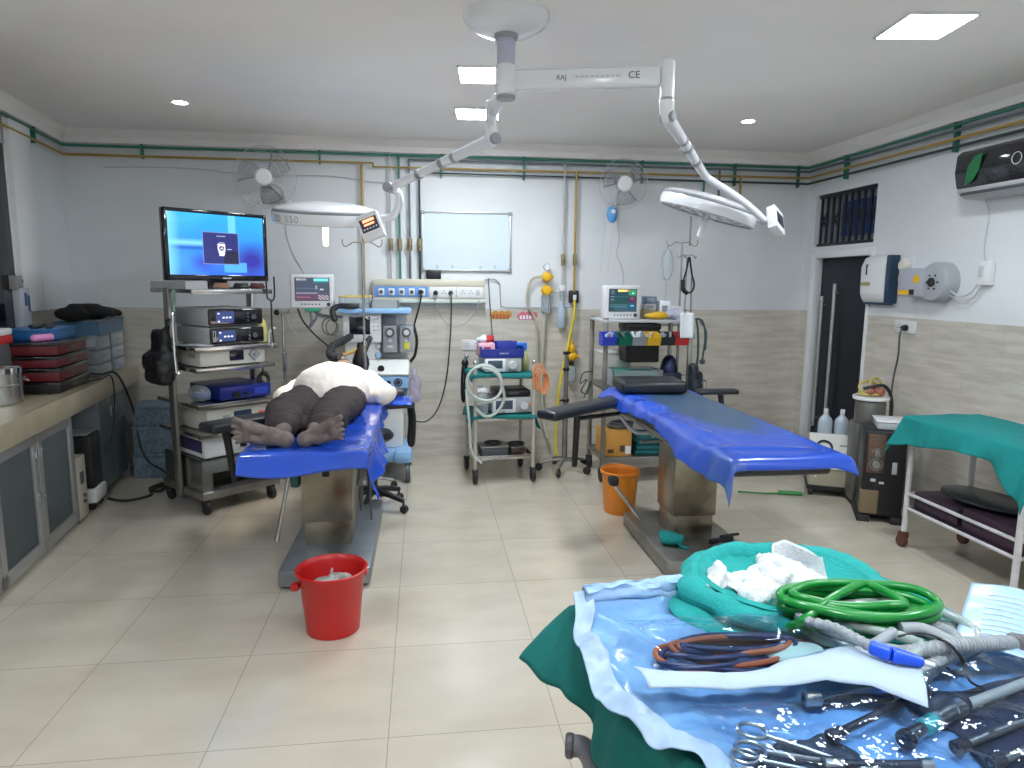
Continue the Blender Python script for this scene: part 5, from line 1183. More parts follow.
b = MB(); b.cyl((0, 0, 0), (0, 0, .025), .14, .10, 28, .006); b.build('base', M['dsteel'], t)
# drip stand in front of the anaesthesia machine
def drip_stand(label, loc, ztop, hooks, rz=0, legs=True, zbase=None):
    t = thing('drip_stand', label, 'drip stand', loc, rz)
    b = MB(); b.cyl((0, 0, .06), (0, 0, 1.12), .013, seg=12); b.cyl((0, 0, 1.1), (0, 0, ztop), .009, seg=10); b.cyl((0, 0, 1.09), (0, 0, 1.13), .02, seg=12, bev=.004); b.build('pole', M['steel'], t)
    b = MB()
    for sx in (-1, 1): b.tube([(0, 0, ztop), (sx*.06, 0, ztop+.004), (sx*.10, 0, ztop-.02), (sx*.125, 0, ztop-.025), (sx*.14, 0, ztop), (sx*.138, 0, ztop+.025)], .0045, 6)
    b.build('hook', M['steel'], t)
    for k in range(5):
        a = R(15+72*k); dx, dy = math.cos(a), math.sin(a)
        b = MB(); b.tube([(0, 0, .10), (.08*dx, .08*dy, .09), (.2*dx, .2*dy, .06)], .011, 8, 4); lg = b.build('leg', M['dsteel'], t)
        b = MB(); b.cyl((.2*dx-.012*dy, .2*dy+.012*dx, .026), (.2*dx+.012*dy, .2*dy-.012*dx, .026), .026, seg=14, bev=.004); b.cyl((.2*dx, .2*dy, .03), (.2*dx, .2*dy, .065), .007, seg=8); b.build('caster', M['rubber'], lg)
    return t
drip_stand('steel drip stand with two hooks in front of the anaesthesia machine', (-.43, 5.10, 0), 1.835, 2)
# ------------------------------------------------------------------ ventilator cart
RV = R(5); OV = Vector((.60, 5.42, 0))
def VT(name, label, cat, x, y, z, rz=0, group=None):
    return thing(name, label, cat, OV+Matrix.Rotation(RV, 3, 'Z') @ Vector((x, y, z)), RV+rz, group)
hw, hd = .232, .225
t = VT('trolley', 'small steel trolley with teal cloths carrying the ventilators by the back wall', 'trolley', 0, 0, 0)
for sx in (-1, 1):
    for sy in (-1, 1):
        b = MB(); b.cyl((sx*hw, sy*hd, .09), (sx*hw, sy*hd, .945), .014, seg=12); p = b.build('post', mat('post_cream', (.50, .46, .38), .4), t)
        b = MB(); b.sph((sx*hw, sy*hd, .955), .02); b.build('ball_top', M['chrome'], p)
        b = MB(); b.cyl((sx*hw-.016, sy*hd, .055), (sx*hw+.016, sy*hd, .055), .055, seg=20, bev=.008); b.box((sx*hw, sy*hd, .10), (.045, .05, .03), .006); b.build('caster', M['rubber'], t)
for z in (.20, .51, .835):
    b = MB(); b.bb(-hw, hw, -hd, hd, z-.012, z, .003); b.bb(-hw, hw, -hd-.004, -hd+.008, z-.012, z+.022, .003); b.bb(-hw, hw, hd-.008, hd+.004, z-.012, z+.022, .003); b.bb(-hw-.004, -hw+.008, -hd, hd, z-.012, z+.022, .003); b.bb(hw-.008, hw+.004, -hd, hd, z-.012, z+.022, .003); b.build('shelf', M['steel'], t)
M['tealcart'] = mat('teal_cart_cloth', (.0, .17, .17), .8, var=.15, vs=20, bump=.2, bs=60)
def cart_cloth(label, z, l, r_, fr, seed):
    f = drape(-hw-.012, hw+.012, -hd-.008, hd, z, lambda q: l*(.75+.25*math.sin(q*5+seed)), lambda q: r_*(.75+.25*math.sin(q*6+seed)), lambda u: fr*(1+.2*math.sin(u*9+seed)), lambda u: .0, 50, 50, flare=.25, wr=.002, hang=.02, seed=seed, r=.012)
    o = sheet('trolley_cloth', M['tealcart'], label, 'cloth', f, 50, 50); o.location = OV; o.rotation_euler = (0, 0, RV)
cart_cloth('teal cloth on the top shelf of the ventilator trolley', .857, .06, .10, .032, 2)
cart_cloth('teal cloth on the middle shelf of the ventilator trolley', .534, .10, .13, .03, 8)
def vent_face(q, w, d, h):
    b = MB(); b.bb(-w/2+.01, .02, -d/2-.008, -d/2+.006, .008, h-.004, .008); b.build('front_panel', M['wplastic'], q)
    b = MB(); b.bb(-w/2+.03, -.005, -d/2-.011, -d/2-.007, h*.30, h-.018, .002); b.build('display', mat('vent_display', (.07, .10, .13), .2), q)
    b = MB(); b.cyl((w*.25, -d/2+.006, h*.5), (w*.25, -d/2-.03, h*.5), .034, seg=22, bev=.006); b.build('round_port', M['lgrey'], q)
    b = MB(); b.cyl((-w*.22, -d/2-.007, .018), (-w*.22, -d/2-.012, .018), .009, seg=12)
    for k in range(3): b.box((w*.25+.03*k-.03, -d/2-.002, .014), (.02, .006, .01), .001)
    b.build('button', M['grey'], q)
v = mat('vent_body', (.48, .50, .50), .4)
def vdev(label, x, y, z, w, d, h, face):
    q = VT('ventilator', label, 'ventilator', x, y, z)
    b = MB(); b.bb(-w/2, w/2, -d/2, d/2, .005, h, .012); b.build('housing', v, q)
    b = MB()
    for fx in (-w/2+.03, w/2-.03):
        for fy in (-d/2+.03, d/2-.03): b.cyl((fx, fy, 0), (fx, fy, .008), .012, seg=10)
    b.build('foot', M['rubber'], q); face(q, w, d, h); return q
vdev('white ventilator with a grey screen under the blue basket, top shelf', -.005, -.03, .868, .30, .28, .115, vent_face)
def vent2(q, w, d, h):
    vent_face(q, w, d, h)
    b = MB(); b.box((w*.36, -d/2-.004, h*.55), (.03, .008, .03), .003); b.build('orange_label', M['ocoil'], q)
vdev('white ventilator with a dark screen on the middle shelf', .075, -.05, .545, .34, .28, .125, vent2)
q = VT('black_case', 'flat black case lying on the middle shelf ventilator', 'case', .085, -.02, .671)
b = MB(); b.bb(-.14, .14, -.14, .14, 0, .055, .014); b.build('body', M['black'], q)
b = MB(); b.box((0, -.142, .03), (.08, .01, .016), .003); b.build('handle', M['dgrey'], q)
q = VT('basket', 'blue plastic basket of supplies on top of the ventilator trolley', 'basket', -.005, -.05, .985)
for a in ((-.165, .165, -.12, .12, 0, .006), ):
    b = MB(); b.bb(*a); b.bb(-.165, .165, -.125, -.118, 0, .062, .002); b.bb(-.165, .165, .118, .125, 0, .11, .002); b.bb(-.17, -.163, -.12, .12, 0, .085, .002); b.bb(.163, .17, -.12, .12, 0, .085, .002); b.bb(-.17, .17, -.13, -.12, .056, .068, .003); b.build('body', M['basket'], q)
b = MB()
for k in range(6): b.box((-.02+.012*k, -.1275, .034), (.008, .002, .008 if k % 2 else .011))
b.build('logo_mark', M['lgrey'], q)
q = VT('basket', 'smaller blue slotted basket standing inside the larger blue basket', 'basket', .06, .0, .993)
b = MB(); b.bb(-.09, .06, -.08, .08, 0, .005); b.bb(-.09, .06, -.085, -.079, 0, .105, .002); b.bb(-.09, .06, .079, .085, 0, .105, .002); b.bb(-.095, -.088, -.08, .08, 0, .105, .002); b.bb(.058, .065, -.08, .08, 0, .105, .002); b.build('body', M['basket'], q)
b = MB()
for k in range(6): b.box((-.065+.022*k, -.0865, .045), (.012, .002, .022))
b.build('slots', M['navy'], q)
q = VT('supply_box', 'pale pink box standing in the left of the blue basket', 'box', -.115, -.02, .993)
b = MB(); b.box((0, 0, .05), (.13, .13, .10), .012); b.build('body', M['pinkp'], q)
b = MB(); b.bb(-.03, .03, -.068, -.063, .05, .07, .003); b.build('slot', mat('dark_pink', (.3, .05, .1), .5), q)
for k, (x, y, m_, lab) in enumerate(((-.145, -.02, M['gauze'], 'white crumpled gauze on the pink box in the blue basket, left'), (-.09, .0, M['cred'], 'red cap bundle on the pink box in the blue basket'))):
    b = MB(); b.sph((x, y, 1.115), (.045, .04, .022)); b.sph((x+.02, y+.03, 1.125), (.03, .03, .025)); o = b.build('gauze_wad', m_, None, remesh=.006, smooth_it=2, disp=((.03, .02),)); o.location = OV; o.rotation_euler = (0, 0, RV); tag(o, lab, 'gauze')
q = VT('spray_bottle', 'spray bottle with a bright blue trigger head beside the blue basket', 'bottle', .205, -.02, .86)
b = MB(); b.lathe([(.03, 0), (.034, .006), (.034, .10), (.018, .145), (.014, .15), (.014, .17)], seg=20); b.build('bottle_body', mat('bottle_olive', (.42, .42, .20), .3), q)
b = MB(); b.box((0, 0, .19), (.03, .035, .045), .008); b.box((-.03, -.0, .215), (.09, .035, .028), .008); b.tube([(-.05, 0, .205), (-.055, 0, .18), (-.045, 0, .155)], .006, 6); b.build('spray_head', mat('spray_blue', (.02, .20, .75), .35), q)
q = VT('suction_bottle', 'clear suction jar with a white lid at the front left of the ventilator trolley', 'jar', -.175, -.18, .545)
b = MB(); b.lathe([(.045, 0), (.052, .006), (.052, .16), (.046, .175)], seg=24); b.build('jar', M['clear'], q)
b = MB(); b.cyl((0, 0, .175), (0, 0, .215), .056, .05, 24, .008); b.cyl((.02, 0, .21), (.02, 0, .25), .012, seg=12); b.build('lid', M['wplastic'], q)
t = VT('breathing_tube', 'coiled translucent corrugated breathing tube hanging at the left of the ventilator trolley', 'breathing tube', -.19, -.27, .80)
b = MB()
P = []
for k in range(60):
    a = 2*PI*k/26; P.append((.135*math.cos(a)+.02, .012*math.sin(k*.5)-.01*k/60, .125*math.sin(a)-.0+.02*math.sin(k*.21)))
b.tube(P, .0105, 10, 6, rf=lambda q: .0105+.0012*math.sin(q*1400)); b.tube([(.15, -.01, .0), (.18, .02, -.12), (.13, .02, -.22), (.04, .02, -.26), (-.04, .03, -.2)], .012, 10); b.build('coil', mat('breathing_tube_mat', (.55, .62, .58), .3, alpha=.92), t)
b = MB(); b.tube([(-.12, .0, -.04), (-.10, -.03, -.30), (-.08, -.02, -.52), (.0, .0, -.62)], .010, 8); b.build('hanging_tube', M['clearhose'], t)
t = VT('tubing_coil', 'orange oxygen tubing looped over the front right post of the ventilator trolley', 'tubing', hw+.02, -hd-.02, .86)
b = MB()
for k in range(5):
    b.torus((.012+.010*k, -.006*k, -.02-.012*k), .085-.004*k, .0055, Matrix.Rotation(R(90), 3, 'X') @ Matrix.Rotation(R(0), 3, 'Z'), 28, 6, .55, 1.2)
b.build('coil', M['ocoil'], t)
t = VT('black_strap', 'black strap with buckle hanging from the rear left post of the ventilator trolley', 'strap', -hw-.02, hd-.05, .86)
b = MB(); b.tube([(0, 0, .06), (-.02, -.01, 0), (-.025, .0, -.2), (-.01, 0, -.27), (0, .01, -.1), (.01, .01, .03)], .011, 8); b.sph((0, 0, .05), (.03, .03, .035)); b.build('strap', M['black'], t)
for k, (x, y, w, d, h, m_, lab) in enumerate(((-.06, -.05, .22, .2, .10, M['dgrey'], 'dark instrument box on the bottom shelf of the ventilator trolley'), (.14, -.02, .12, .16, .07, mat('brown_leather', (.09, .06, .04), .6), 'small brown pouch on the bottom shelf of the ventilator trolley'))):
    q = VT('instrument_box', lab, 'box', x, y, .201); b = MB(); b.bb(-w/2, w/2, -d/2, d/2, .0, h*.6, .012); b.build('body', m_, q)
    b = MB(); b.bb(-w/2-.003, w/2+.003, -d/2-.003, d/2+.003, h*.6, h*.75, .006); b.build('lid', M['dsteel'], q)
    b = MB(); b.torus((0, 0, h*.75+.012), .05, .010, None, 24, 8, 1.2, .9); b.build('coiled_lead', M['rubber'], q)

# short stand with casters and the yellow hose beside it
t = thing('instrument_stand', 'dark steel stand on a five-legged caster base beside the yellow hose', 'stand', (1.165, 5.50, 0), R(10))
b = MB(); b.cyl((0, 0, .08), (0, 0, .62), .022, seg=14); b.cyl((0, 0, .6), (0, 0, 1.0), .017, seg=14); b.build('pole', M['dsteel'], t)
for z in (.60, .86, .995):
    b = MB(); b.cyl((0, 0, z-.012), (0, 0, z+.012), .030, seg=14, bev=.004)
    if z == .60: b.cyl((-.05, 0, .60), (.02, 0, .60), .008, seg=8)
    b.build('collar', M['black'], t)
for k in range(5):
    a = R(20+72*k); dx, dy = math.cos(a), math.sin(a)
    b = MB(); b.tube([(0, 0, .10), (.1*dx, .1*dy, .09), (.21*dx, .21*dy, .065)], .013, 8, 4); lg = b.build('leg', M['dsteel'], t)
    b = MB(); b.cyl((.215*dx-.014*dy, .215*dy+.014*dx, .032), (.215*dx+.014*dy, .215*dy-.014*dx, .032), .032, seg=16, bev=.005); b.build('caster', M['rubber'], lg)
t = thing('cable_hook', 'dark green cable loops hanging on the left post of the coloured bin cart', 'cable', (1.29, 5.30, .82))
b = MB(); b.tube([(.05, 0, .05), (-.03, 0, .03), (-.05, .0, -.05), (.0, 0, -.02), (-.04, 0, -.11), (.01, .0, -.13), (.04, 0, -.03), (-.02, 0, -.17)], .005, 6, 8); b.build('loop', mat('cable_dark_green', (.02, .06, .05), .5), t)

# ------------------------------------------------------------------ the cart with coloured bins
OC = Vector((1.735, 5.36, 0))
def CT(name, label, cat, x, y, z, rz=0, group=None): return thing(name, label, cat, OC+Vector((x, y, z)), rz, group)
cw, cd = .34, .22
t = CT('equipment_cart', 'grey equipment cart behind the empty table, with a row of coloured bins', 'cart', 0, 0, 0)
for sx in (-1, 1):
    for sy in (-1, 1):
        b = MB(); b.box((sx*cw, sy*cd, .69), (.035, .03, 1.22), .005); b.build('post', M['dsteel'], t)
        b = MB(); b.cyl((sx*cw-.02, sy*cd, .055), (sx*cw+.02, sy*cd, .055), .055, seg=20, bev=.008); b.box((sx*cw, sy*cd, .095), (.05, .05, .03), .006); b.build('caster', M['rubber'], t)
for z, m_ in ((.20, M['dsteel']), (.76, M['dsteel']), (1.285, M['lgrey'])):
    b = MB(); b.bb(-cw-.02, cw+.02, -cd-.02, cd+.02, z-.02, z, .004); b.build('shelf', m_, t)
b = MB(); b.bb(-cw-.02, cw+.02, -cd-.03, -cd-.02, .12, .205, .003); b.build('front_apron', M['dsteel'], t)
b = MB(); b.bb(-cw-.03, cw+.02, -cd-.035, -cd-.015, 1.145, 1.175, .002); b.build('bin_rail', M['dgrey'], t)
b = MB(); b.tube([(cw+.02, -cd+.02, .80), (cw+.16, -cd+.02, .80), (cw+.16, cd-.05, .80), (cw+.02, cd-.05, .80)], .005, 6, smooth=False); b.tube([(cw+.02, -cd+.02, .73), (cw+.16, -cd+.02, .73), (cw+.16, cd-.05, .73), (cw+.02, cd-.05, .73)], .004, 6, smooth=False)
for k in range(6): b.cyl((cw+.03+.026*k, -cd+.02, .80), (cw+.03+.026*k, -cd+.02, .72), .003, seg=6)
b.build('wire_basket', M['dsteel'], t)
bins = ((-.345, M['cblue'], 'blue bin, leftmost of the row of coloured bins'), (-.215, M['cgreen'], 'green bin, second from the left in the coloured bin row'), (-.095, mat('bin_grey', (.30, .32, .36), .4), 'grey bin, third from the left in the coloured bin row'), (.025, M['cyel'], 'yellow bin, fourth from the left in the coloured bin row'), (.145, mat('bin_black', (.015, .018, .025), .4), 'black bin, fifth from the left in the coloured bin row'), (.265, M['cred'], 'red bin, rightmost of the row of coloured bins'))
for k, (x, m_, lab) in enumerate(bins):
    q = CT('storage_bin', lab, 'bin', x*.93-.03, -cd-.095, 1.10, 0, 'coloured bins on the cart rail')
    b = MB(); Mz = Matrix(((0, 0, 1, 0), (1, 0, 0, 0), (0, 1, 0, 0), (0, 0, 0, 1)))
    b.prism([(-.05, 0), (.055, 0), (.055, .006), (-.046, .006)], -.054, .054, Mz)
    b.prism([(-.05, 0), (-.046, 0), (-.064, .065), (-.068, .065)], -.054, .054, Mz); b.bb(-.054, .054, .052, .057, 0, .10)
    for sx in (-.054, .051): b.prism([(-.05, 0), (.055, 0), (.055, .10), (.02, .10), (-.066, .065)], sx, sx+.003, Mz)
    b.build('bin_body', m_, q)
    rnd = random.Random(k+4); b = MB()
    for c_ in range(5): b.box((rnd.uniform(-.03, .03), rnd.uniform(-.03, .03), rnd.uniform(.05, .075)), (.016, .02, rnd.uniform(.05, .09)), .003, rx=rnd.uniform(-.6, .6), ry=rnd.uniform(-.6, .6))
    b.build('contents', [mat('bc0', (.45, .48, .65), .5), mat('bc1', (.06, .12, .10), .5), mat('bc2', (.62, .64, .66), .5), mat('bc3', (.60, .48, .30), .5), mat('bc4', (.35, .37, .40), .5), mat('bc5', (.30, .05, .06), .5)][k], q)
q = CT('black_box', 'black box hanging behind the row of coloured bins', 'box', -.03, -.09, .95)
b = MB(); b.bb(-.135, .135, -.10, .12, 0.0, .29, .012); b.build('body', M['black'], q)
b = MB(); b.bb(-.142, .142, -.106, .12, .26, .305, .008); b.build('lid', mat('case_black', (.018, .018, .02), .5), q)
b = MB(); b.bb(-.02, .02, .12, .155, .2, .26, .003); b.build('hanger', M['dsteel'], q)
def m2(u, v):
    c = (.008, .045, .055)
    if .18 < u < .70 and v < .28: c = (.02, .07, .10)
    if u < .3 and v > .55: c = (.012, .03, .05)
    if u > .7: c = (.02, .05, .055) if v > .65 else ((.05, .02, .055) if v > .36 else (.012, .06, .11))
    if u > .3 and .9 < v and u < .64: c = (.85, .75, .18)
    if .64 < u < .76 and v > .9: c = (.85, .16, .14)
    if .84 < u < .93 and .80 < v < .86: c = (.3, .85, .4)
    if u > .72 and v > .74 and c[1] < .2: c = (.02, .22, .10)
    if .8 < u < .9 and abs(abs(u-.85)*1.5-(v-.55)) < .02: c = (.65, .12, .25)
    if .80 < u < .92 and .22 < v < .27: c = (.15, .75, .9)
    if abs(v-.66-.02*math.sin(u*50)) < .01 and u < .68: c = (.03, .16, .2)
    if abs(v-.2-.02*math.sin(u*60)) < .014 and u < .66: c = (.10, .20, .22)
    if abs(v-.30) < .012 and u < .68: c = (.08, .22, .24)
    if int(u*30) in (2, 4) and int(v*20) in (10, 13, 16, 18): c = (.2, .35, .4)
    return c
OMon = monitor('white patient monitor with a dark green screen on top of the coloured bin cart', (1.545, 5.26, 1.287), R(-2), .290, .262, m2)
for (nm, x, y, z, w, d, h, m_, lab) in (('carton', .08, .05, 1.286, .10, .12, .07, M['card'], 'small brown carton on the cart top beside the right monitor'),
    ('carton', .08, .05, 1.357, .10, .11, .045, mat('carton_pale', (.55, .56, .58), .7), 'small pale carton on top of the brown carton, beside the right monitor'),
    ('carton', .085, .05, 1.403, .10, .10, .06, mat('carton_slate', (.16, .22, .34), .6), 'slate blue box topmost on the cart, beside the right monitor'),
    ('carton', .20, .06, 1.286, .09, .12, .14, M['paper'], 'white upright carton on the cart top, third pile from the monitor'),
    ('carton', .28, .02, 1.286, .11, .10, .10, mat('carton_white2', (.62, .63, .62), .6), 'off-white wide carton at the right end of the cart top')):
    q = CT(nm, lab, 'carton', x, y, z, .1*math.sin(x*40)); b = MB(); b.bb(-w/2, w/2, -d/2, d/2, .0, h, .003); b.build('box_body', m_, q)
    b = MB(); b.bb(-w*.3, w*.3, -d/2-.001, -d/2, h*.3, h*.75); b.build('printed_label', mat('label_grey', (.3, .32, .34), .6), q)
crumple('packet', [('e', OC+Vector((.09, -.14, 1.315)), (.10, .06, .025)), ('e', OC+Vector((.10, -.16, 1.33)), (.06, .04, .02))], M['cyel'], 'yellow packet lying at the front of the cart top', 'packet', .007, 3, ((.04, .015),))
crumple('tubing_bag', [('e', OC+Vector((.26, -.13, 1.325)), (.11, .07, .035)), ('e', OC+Vector((.30, -.16, 1.29)), (.06, .05, .06)), ('e', OC+Vector((.24, -.1, 1.35)), (.06, .05, .03))], mat('bag_clear_lilac', (.45, .46, .55), .3), 'crumpled clear bags of tubing at the right of the cart top', 'bag', .008, 3, ((.04, .03),))
q = CT('hanging_paper', 'white paper pouch hanging at the right end of the coloured bins', 'paper', .235, -cd-.192, 1.16)
b = MB(); b.grid(6, 10, lambda u, v: Vector(((u-.5)*.105, .01*math.sin(u*3)+.012*v, v*.19))); b.build('sheet', M['paper'], q, solid=.003)
b = MB(); b.tube([(-.02, .012, .18), (0, .05, .215), (.02, .09, .19)], .003, 6); b.build('hanger', M['dsteel'], q)
t = CT('stethoscope', 'dark green stethoscope and tubes hanging at the right post of the bin cart', 'stethoscope', cw+.04, -cd-.02, 1.0)
b = MB(); b.tube([(0, 0, .30), (.05, 0, .27), (.07, -.01, .15), (.06, 0, -.02)], .008, 8); b.tube([(.0, .02, .30), (.02, .02, .2), (.03, .02, .0), (.01, .02, -.2), (.03, .02, -.3)], .009, 8); b.tube([(.02, 0, .28), (.08, .0, .2), (.09, .02, .05)], .006, 8); b.build('tube', mat('tube_dark_teal', (.04, .09, .09), .5), t)
b = MB(); b.cyl((.06, -.01, -.04), (.06, .01, -.04), .022, seg=14, bev=.003); b.build('chest_piece', M['dgrey'], t)
crumple('hanging_bag', [('c', OC+Vector((cw+.02, -cd-.05, .92)), OC+Vector((cw+.03, -cd-.05, .72)), .035, .05), ('c', OC+Vector((cw+.07, -cd-.04, .86)), OC+Vector((cw+.075, -cd-.04, .70)), .03, .035)], mat('dark_bags', (.02, .03, .04), .3), 'dark bags hanging at the right post of the bin cart', 'bag', .009, 4, ((.05, .02),))
# lower shelves
q = CT('supply_box', 'clear box with aqua contents on the middle shelf behind the black head cushion', 'box', -.06, -.08, .762)
b = MB(); b.bb(-.21, .19, -.14, .12, 0, .006); b.bb(-.21, .19, -.14, -.134, .006, .13); b.bb(-.21, .19, .114, .12, .006, .13); b.bb(-.21, -.204, -.14, .12, .006, .13); b.bb(.184, .19, -.14, .12, .006, .13); b.build('body', M['clear'], q)
b = MB(); b.bb(-.18, .165, -.115, .10, .06, .115, .015); b.build('aqua_contents', M['aqua'], q)
b = MB(); b.bb(-.18, .165, -.115, .10, .01, .058, .012); b.build('pale_contents', M['lgrey'], q)
q = CT('supply_box', 'off-white carton at the left of the middle shelf of the bin cart', 'box', -.19, .08, .893)
b = MB(); b.bb(-.13, .12, -.10, .10, 0, .11, .006); b.build('body', mat('box_offwhite', (.56, .54, .50), .7), q)
b = MB(); b.bb(-.135, .125, -.105, .105, .11, .125, .006); b.build('lid', mat('box_offwhite_lid', (.60, .58, .55), .7), q)
q = CT('flask', 'dark flask with a shiny steel dome on the middle shelf at the right', 'flask', .21, -.13, .762)
b = MB(); b.lathe([(.07, 0), (.075, .01), (.07, .14), (.062, .17), (.05, .21), (.03, .235), (.001, .245)], seg=28); b.build('body', mat('navy_metal', (.03, .04, .10), .2, metal=.6), q)
b = MB(); b.bb(-.078, .085, -.082, .08, 0.002, .11, .02); b.build('navy_sleeve', M['navy'], q)
q = CT('shelf_tray', 'brownish box at the front of the middle shelf near the left post', 'tray', -.22, -.20, .70)
b = MB(); b.bb(-.09, .09, -.06, .03, 0, .04, .004); b.build('body', mat('tray_brown', (.14, .11, .10), .5), q)
q = CT('carton', 'orange cardboard carton on the bottom shelf of the bin cart', 'carton', -.22, -.08, .202)
b = MB(); b.bb(-.105, .115, -.14, .14, 0, .20, .004); b.build('box_body', M['carton'], q)
b = MB(); b.bb(-.08, -.03, -.1415, -.14, .03, .06); b.bb(.02, .06, -.1415, -.14, .04, .09); b.build('dark_print', mat('print_dark', (.08, .05, .03), .6), q)
b = MB(); b.bb(.065, .11, -.142, -.14, .02, .085); b.build('white_label', M['paper'], q)
q = CT('folded_cloth', 'folded dark teal cloth on the bottom shelf beside the orange carton', 'cloth', .10, -.08, .202)
b = MB()
for k in range(4): b.box((.0, 0, .022+.04*k), (.34-.02*k, .26, .04), .018, seg=3)
b.build('layers', mat('cloth_dark_teal', (.01, .12, .14), .85, bump=.2), q)
q = CT('coil_basket', 'coiled grey cables on the folded cloth of the bin cart', 'cable', -.16, -.06, .403)
b = MB(); b.torus((0, 0, .02), .08, .014, None, 28, 8, 1.2, .9); b.torus((.02, 0, .04), .07, .013, None, 28, 8, 1.2, .9); b.build('coil', M['dgrey'], q)
# drip stand by the cart
t = drip_stand('tall thin drip stand with hooks beside the coloured bin cart', (2.16, 5.62, 0), 1.905, 2, R(5))
b = MB(); b.cyl((.06, -.02, 1.88), (.06, -.02, 2.12), .008, seg=8); b.tube([(.035, -.03, 1.18), (.035, -.03, 1.78), (.0, -.03, 1.80)], .006, 6, smooth=False); b.tube([(.08, -.04, 1.62), (.085, -.04, 1.30), (.06, -.04, 1.24), (.0, -.03, 1.22), (-.2, -.03, 1.22)], .008, 8); b.build('side_rod', M['dsteel'], t)
b = MB()
for sx in (-1, 1): b.tube([(.035, -.03, 1.80), (.035+sx*.05, -.03, 1.805), (.035+sx*.075, -.03, 1.78), (.035+sx*.085, -.03, 1.80)], .004, 6)
b.build('hook', M['steel'], t)
q = thing('hanging_strap', 'black looped strap hanging from the tall drip stand', 'strap', (2.21, 5.58, 1.62))
b = MB(); b.tube([(0, 0, .17), (-.02, 0, .05), (-.045, 0, -.05), (-.02, 0, -.12), (.035, 0, -.12), (.055, 0, -.06), (.03, 0, .03), (.005, 0, .17)], .008, 8); b.tube([(-.045, 0, -.02), (-.04, 0, -.10), (.0, 0, -.135)], .018, 8); b.build('strap', M['black'], q)
q = thing('drip_bag', 'clear drip bag hanging from the left hook of the tall drip stand', 'drip bag', (2.03, 5.60, 1.69))
b = MB(); b.sph((0, 0, .03), (.055, .022, .13)); b.cyl((0, 0, .15), (0, 0, .185), .006, seg=8); b.build('bag', M['clear'], q)
b = MB(); b.tube([(0, 0, -.10), (.0, 0, -.25), (-.02, 0, -.35), (-.06, 0, -.36), (-.08, 0, -.30)], .003, 6); b.build('drip_line', M['clearhose'], q)

# ------------------------------------------------------------------ the empty operating table
T2 = op_table('empty operating table with a faded blue sheet, right of the middle', 0, 0, (1.27, 1.785, 3.32, 4.13), (1.41, 1.665, 3.62, 3.90), (1.285, 1.755, 2.68, 4.55, .825), True)
b = MB(); b.cyl((1.325, 3.93, .11), (1.155, 3.95, .335), .013, seg=10); lv = b.build('pedal_lever', M['steel'], T2)
b = MB(); b.box((1.145, 3.95, .365), (.06, .075, .055), .016); b.build('lever_knob', M['black'], lv)
b = MB(); b.cyl((1.24, 3.75, .655), (1.40, 3.75, .655), .008, seg=8); b.build('crank_rod', M['steel'], T2)
arm_board(T2, (1.29, 4.36), (.70, 3.86), .15, .795, .055, strut=(.60, .0, .05, .42))
b = MB(); b.box((1.99, 4.42, .835), (.30, .09, .035), .014); b.cyl((2.02, 4.42, .82), (2.05, 4.43, .66), .02, .016, 10); b.cyl((1.76, 4.42, .74), (2.04, 4.43, .68), .014, seg=8); b.build('arm_rest', M['vinyl'], T2)
b = MB(); b.tube([(1.25, 4.2, .72), (1.28, 4.0, .66), (1.34, 3.85, .68), (1.30, 3.7, .70)], .012, 8); b.build('under_cable', M['grey'], T2)
M['sheet2'] = None
m = bpy.data.materials.new('worn_blue_sheet'); m.use_nodes = True; nt = m.node_tree; L = nt.links.new; p = nt.nodes['Principled BSDF']
tc = nt.nodes.new('ShaderNodeTexCoord'); n = nt.nodes.new('ShaderNodeTexNoise'); n.inputs['Scale'].default_value = 4; L(tc.outputs['Object'], n.inputs['Vector'])
sp_ = nt.nodes.new('ShaderNodeSeparateXYZ'); L(tc.outputs['Object'], sp_.inputs[0])
def mth(op, a, bb_=None, clamp=False):
    q = nt.nodes.new('ShaderNodeMath'); q.operation = op; q.use_clamp = clamp
    for i, v_ in enumerate((a, bb_)):
        if v_ is None: continue
        if isinstance(v_, (int, float)): q.inputs[i].default_value = v_
        else: L(v_, q.inputs[i])
    return q.outputs[0]
# worn, scuffed band down the middle of the sheet, from the back to two thirds of the length
dxm = mth('ABSOLUTE', mth('SUBTRACT', sp_.outputs['X'], 1.60)); a = mth('SUBTRACT', 1.0, mth('DIVIDE', dxm, .26))
bq = mth('SUBTRACT', 1.0, mth('ABSOLUTE', mth('DIVIDE', mth('SUBTRACT', sp_.outputs['Y'], 3.80), .85)))
k_ = mth('MULTIPLY', mth('MULTIPLY', a, bq, True), mth('ADD', n.outputs['Fac'], .85)); k_ = mth('MULTIPLY', k_, 2.6, True); k_ = mth('MULTIPLY', k_, .92)
mx = nt.nodes.new('ShaderNodeMixRGB'); L(k_, mx.inputs['Fac']); mx.inputs['Color1'].default_value = (.016, .08, .54, 1); mx.inputs['Color2'].default_value = (.040, .085, .125, 1); L(mx.outputs[0], p.inputs['Base Color'])
rgh = mth('ADD', mth('MULTIPLY', k_, .3), .24); L(rgh, p.inputs['Roughness']); p.inputs['Coat Weight'].default_value = .3
nb = nt.nodes.new('ShaderNodeTexNoise'); nb.inputs['Scale'].default_value = 10; L(tc.outputs['Object'], nb.inputs['Vector']); bp = nt.nodes.new('ShaderNodeBump'); bp.inputs['Strength'].default_value = .14; bp.inputs['Distance'].default_value = .01; L(nb.outputs['Fac'], bp.inputs['Height']); L(bp.outputs['Normal'], p.inputs['Normal'])
M['sheet2'] = m
def L2(t): return .115+.04*math.exp(-((t-.0)/.25)**2)+.02*math.sin(t*9)
def R2(t): return .04+.0*math.exp(-((t)/.15)**2)+.20*max(0, t-.72)/.28
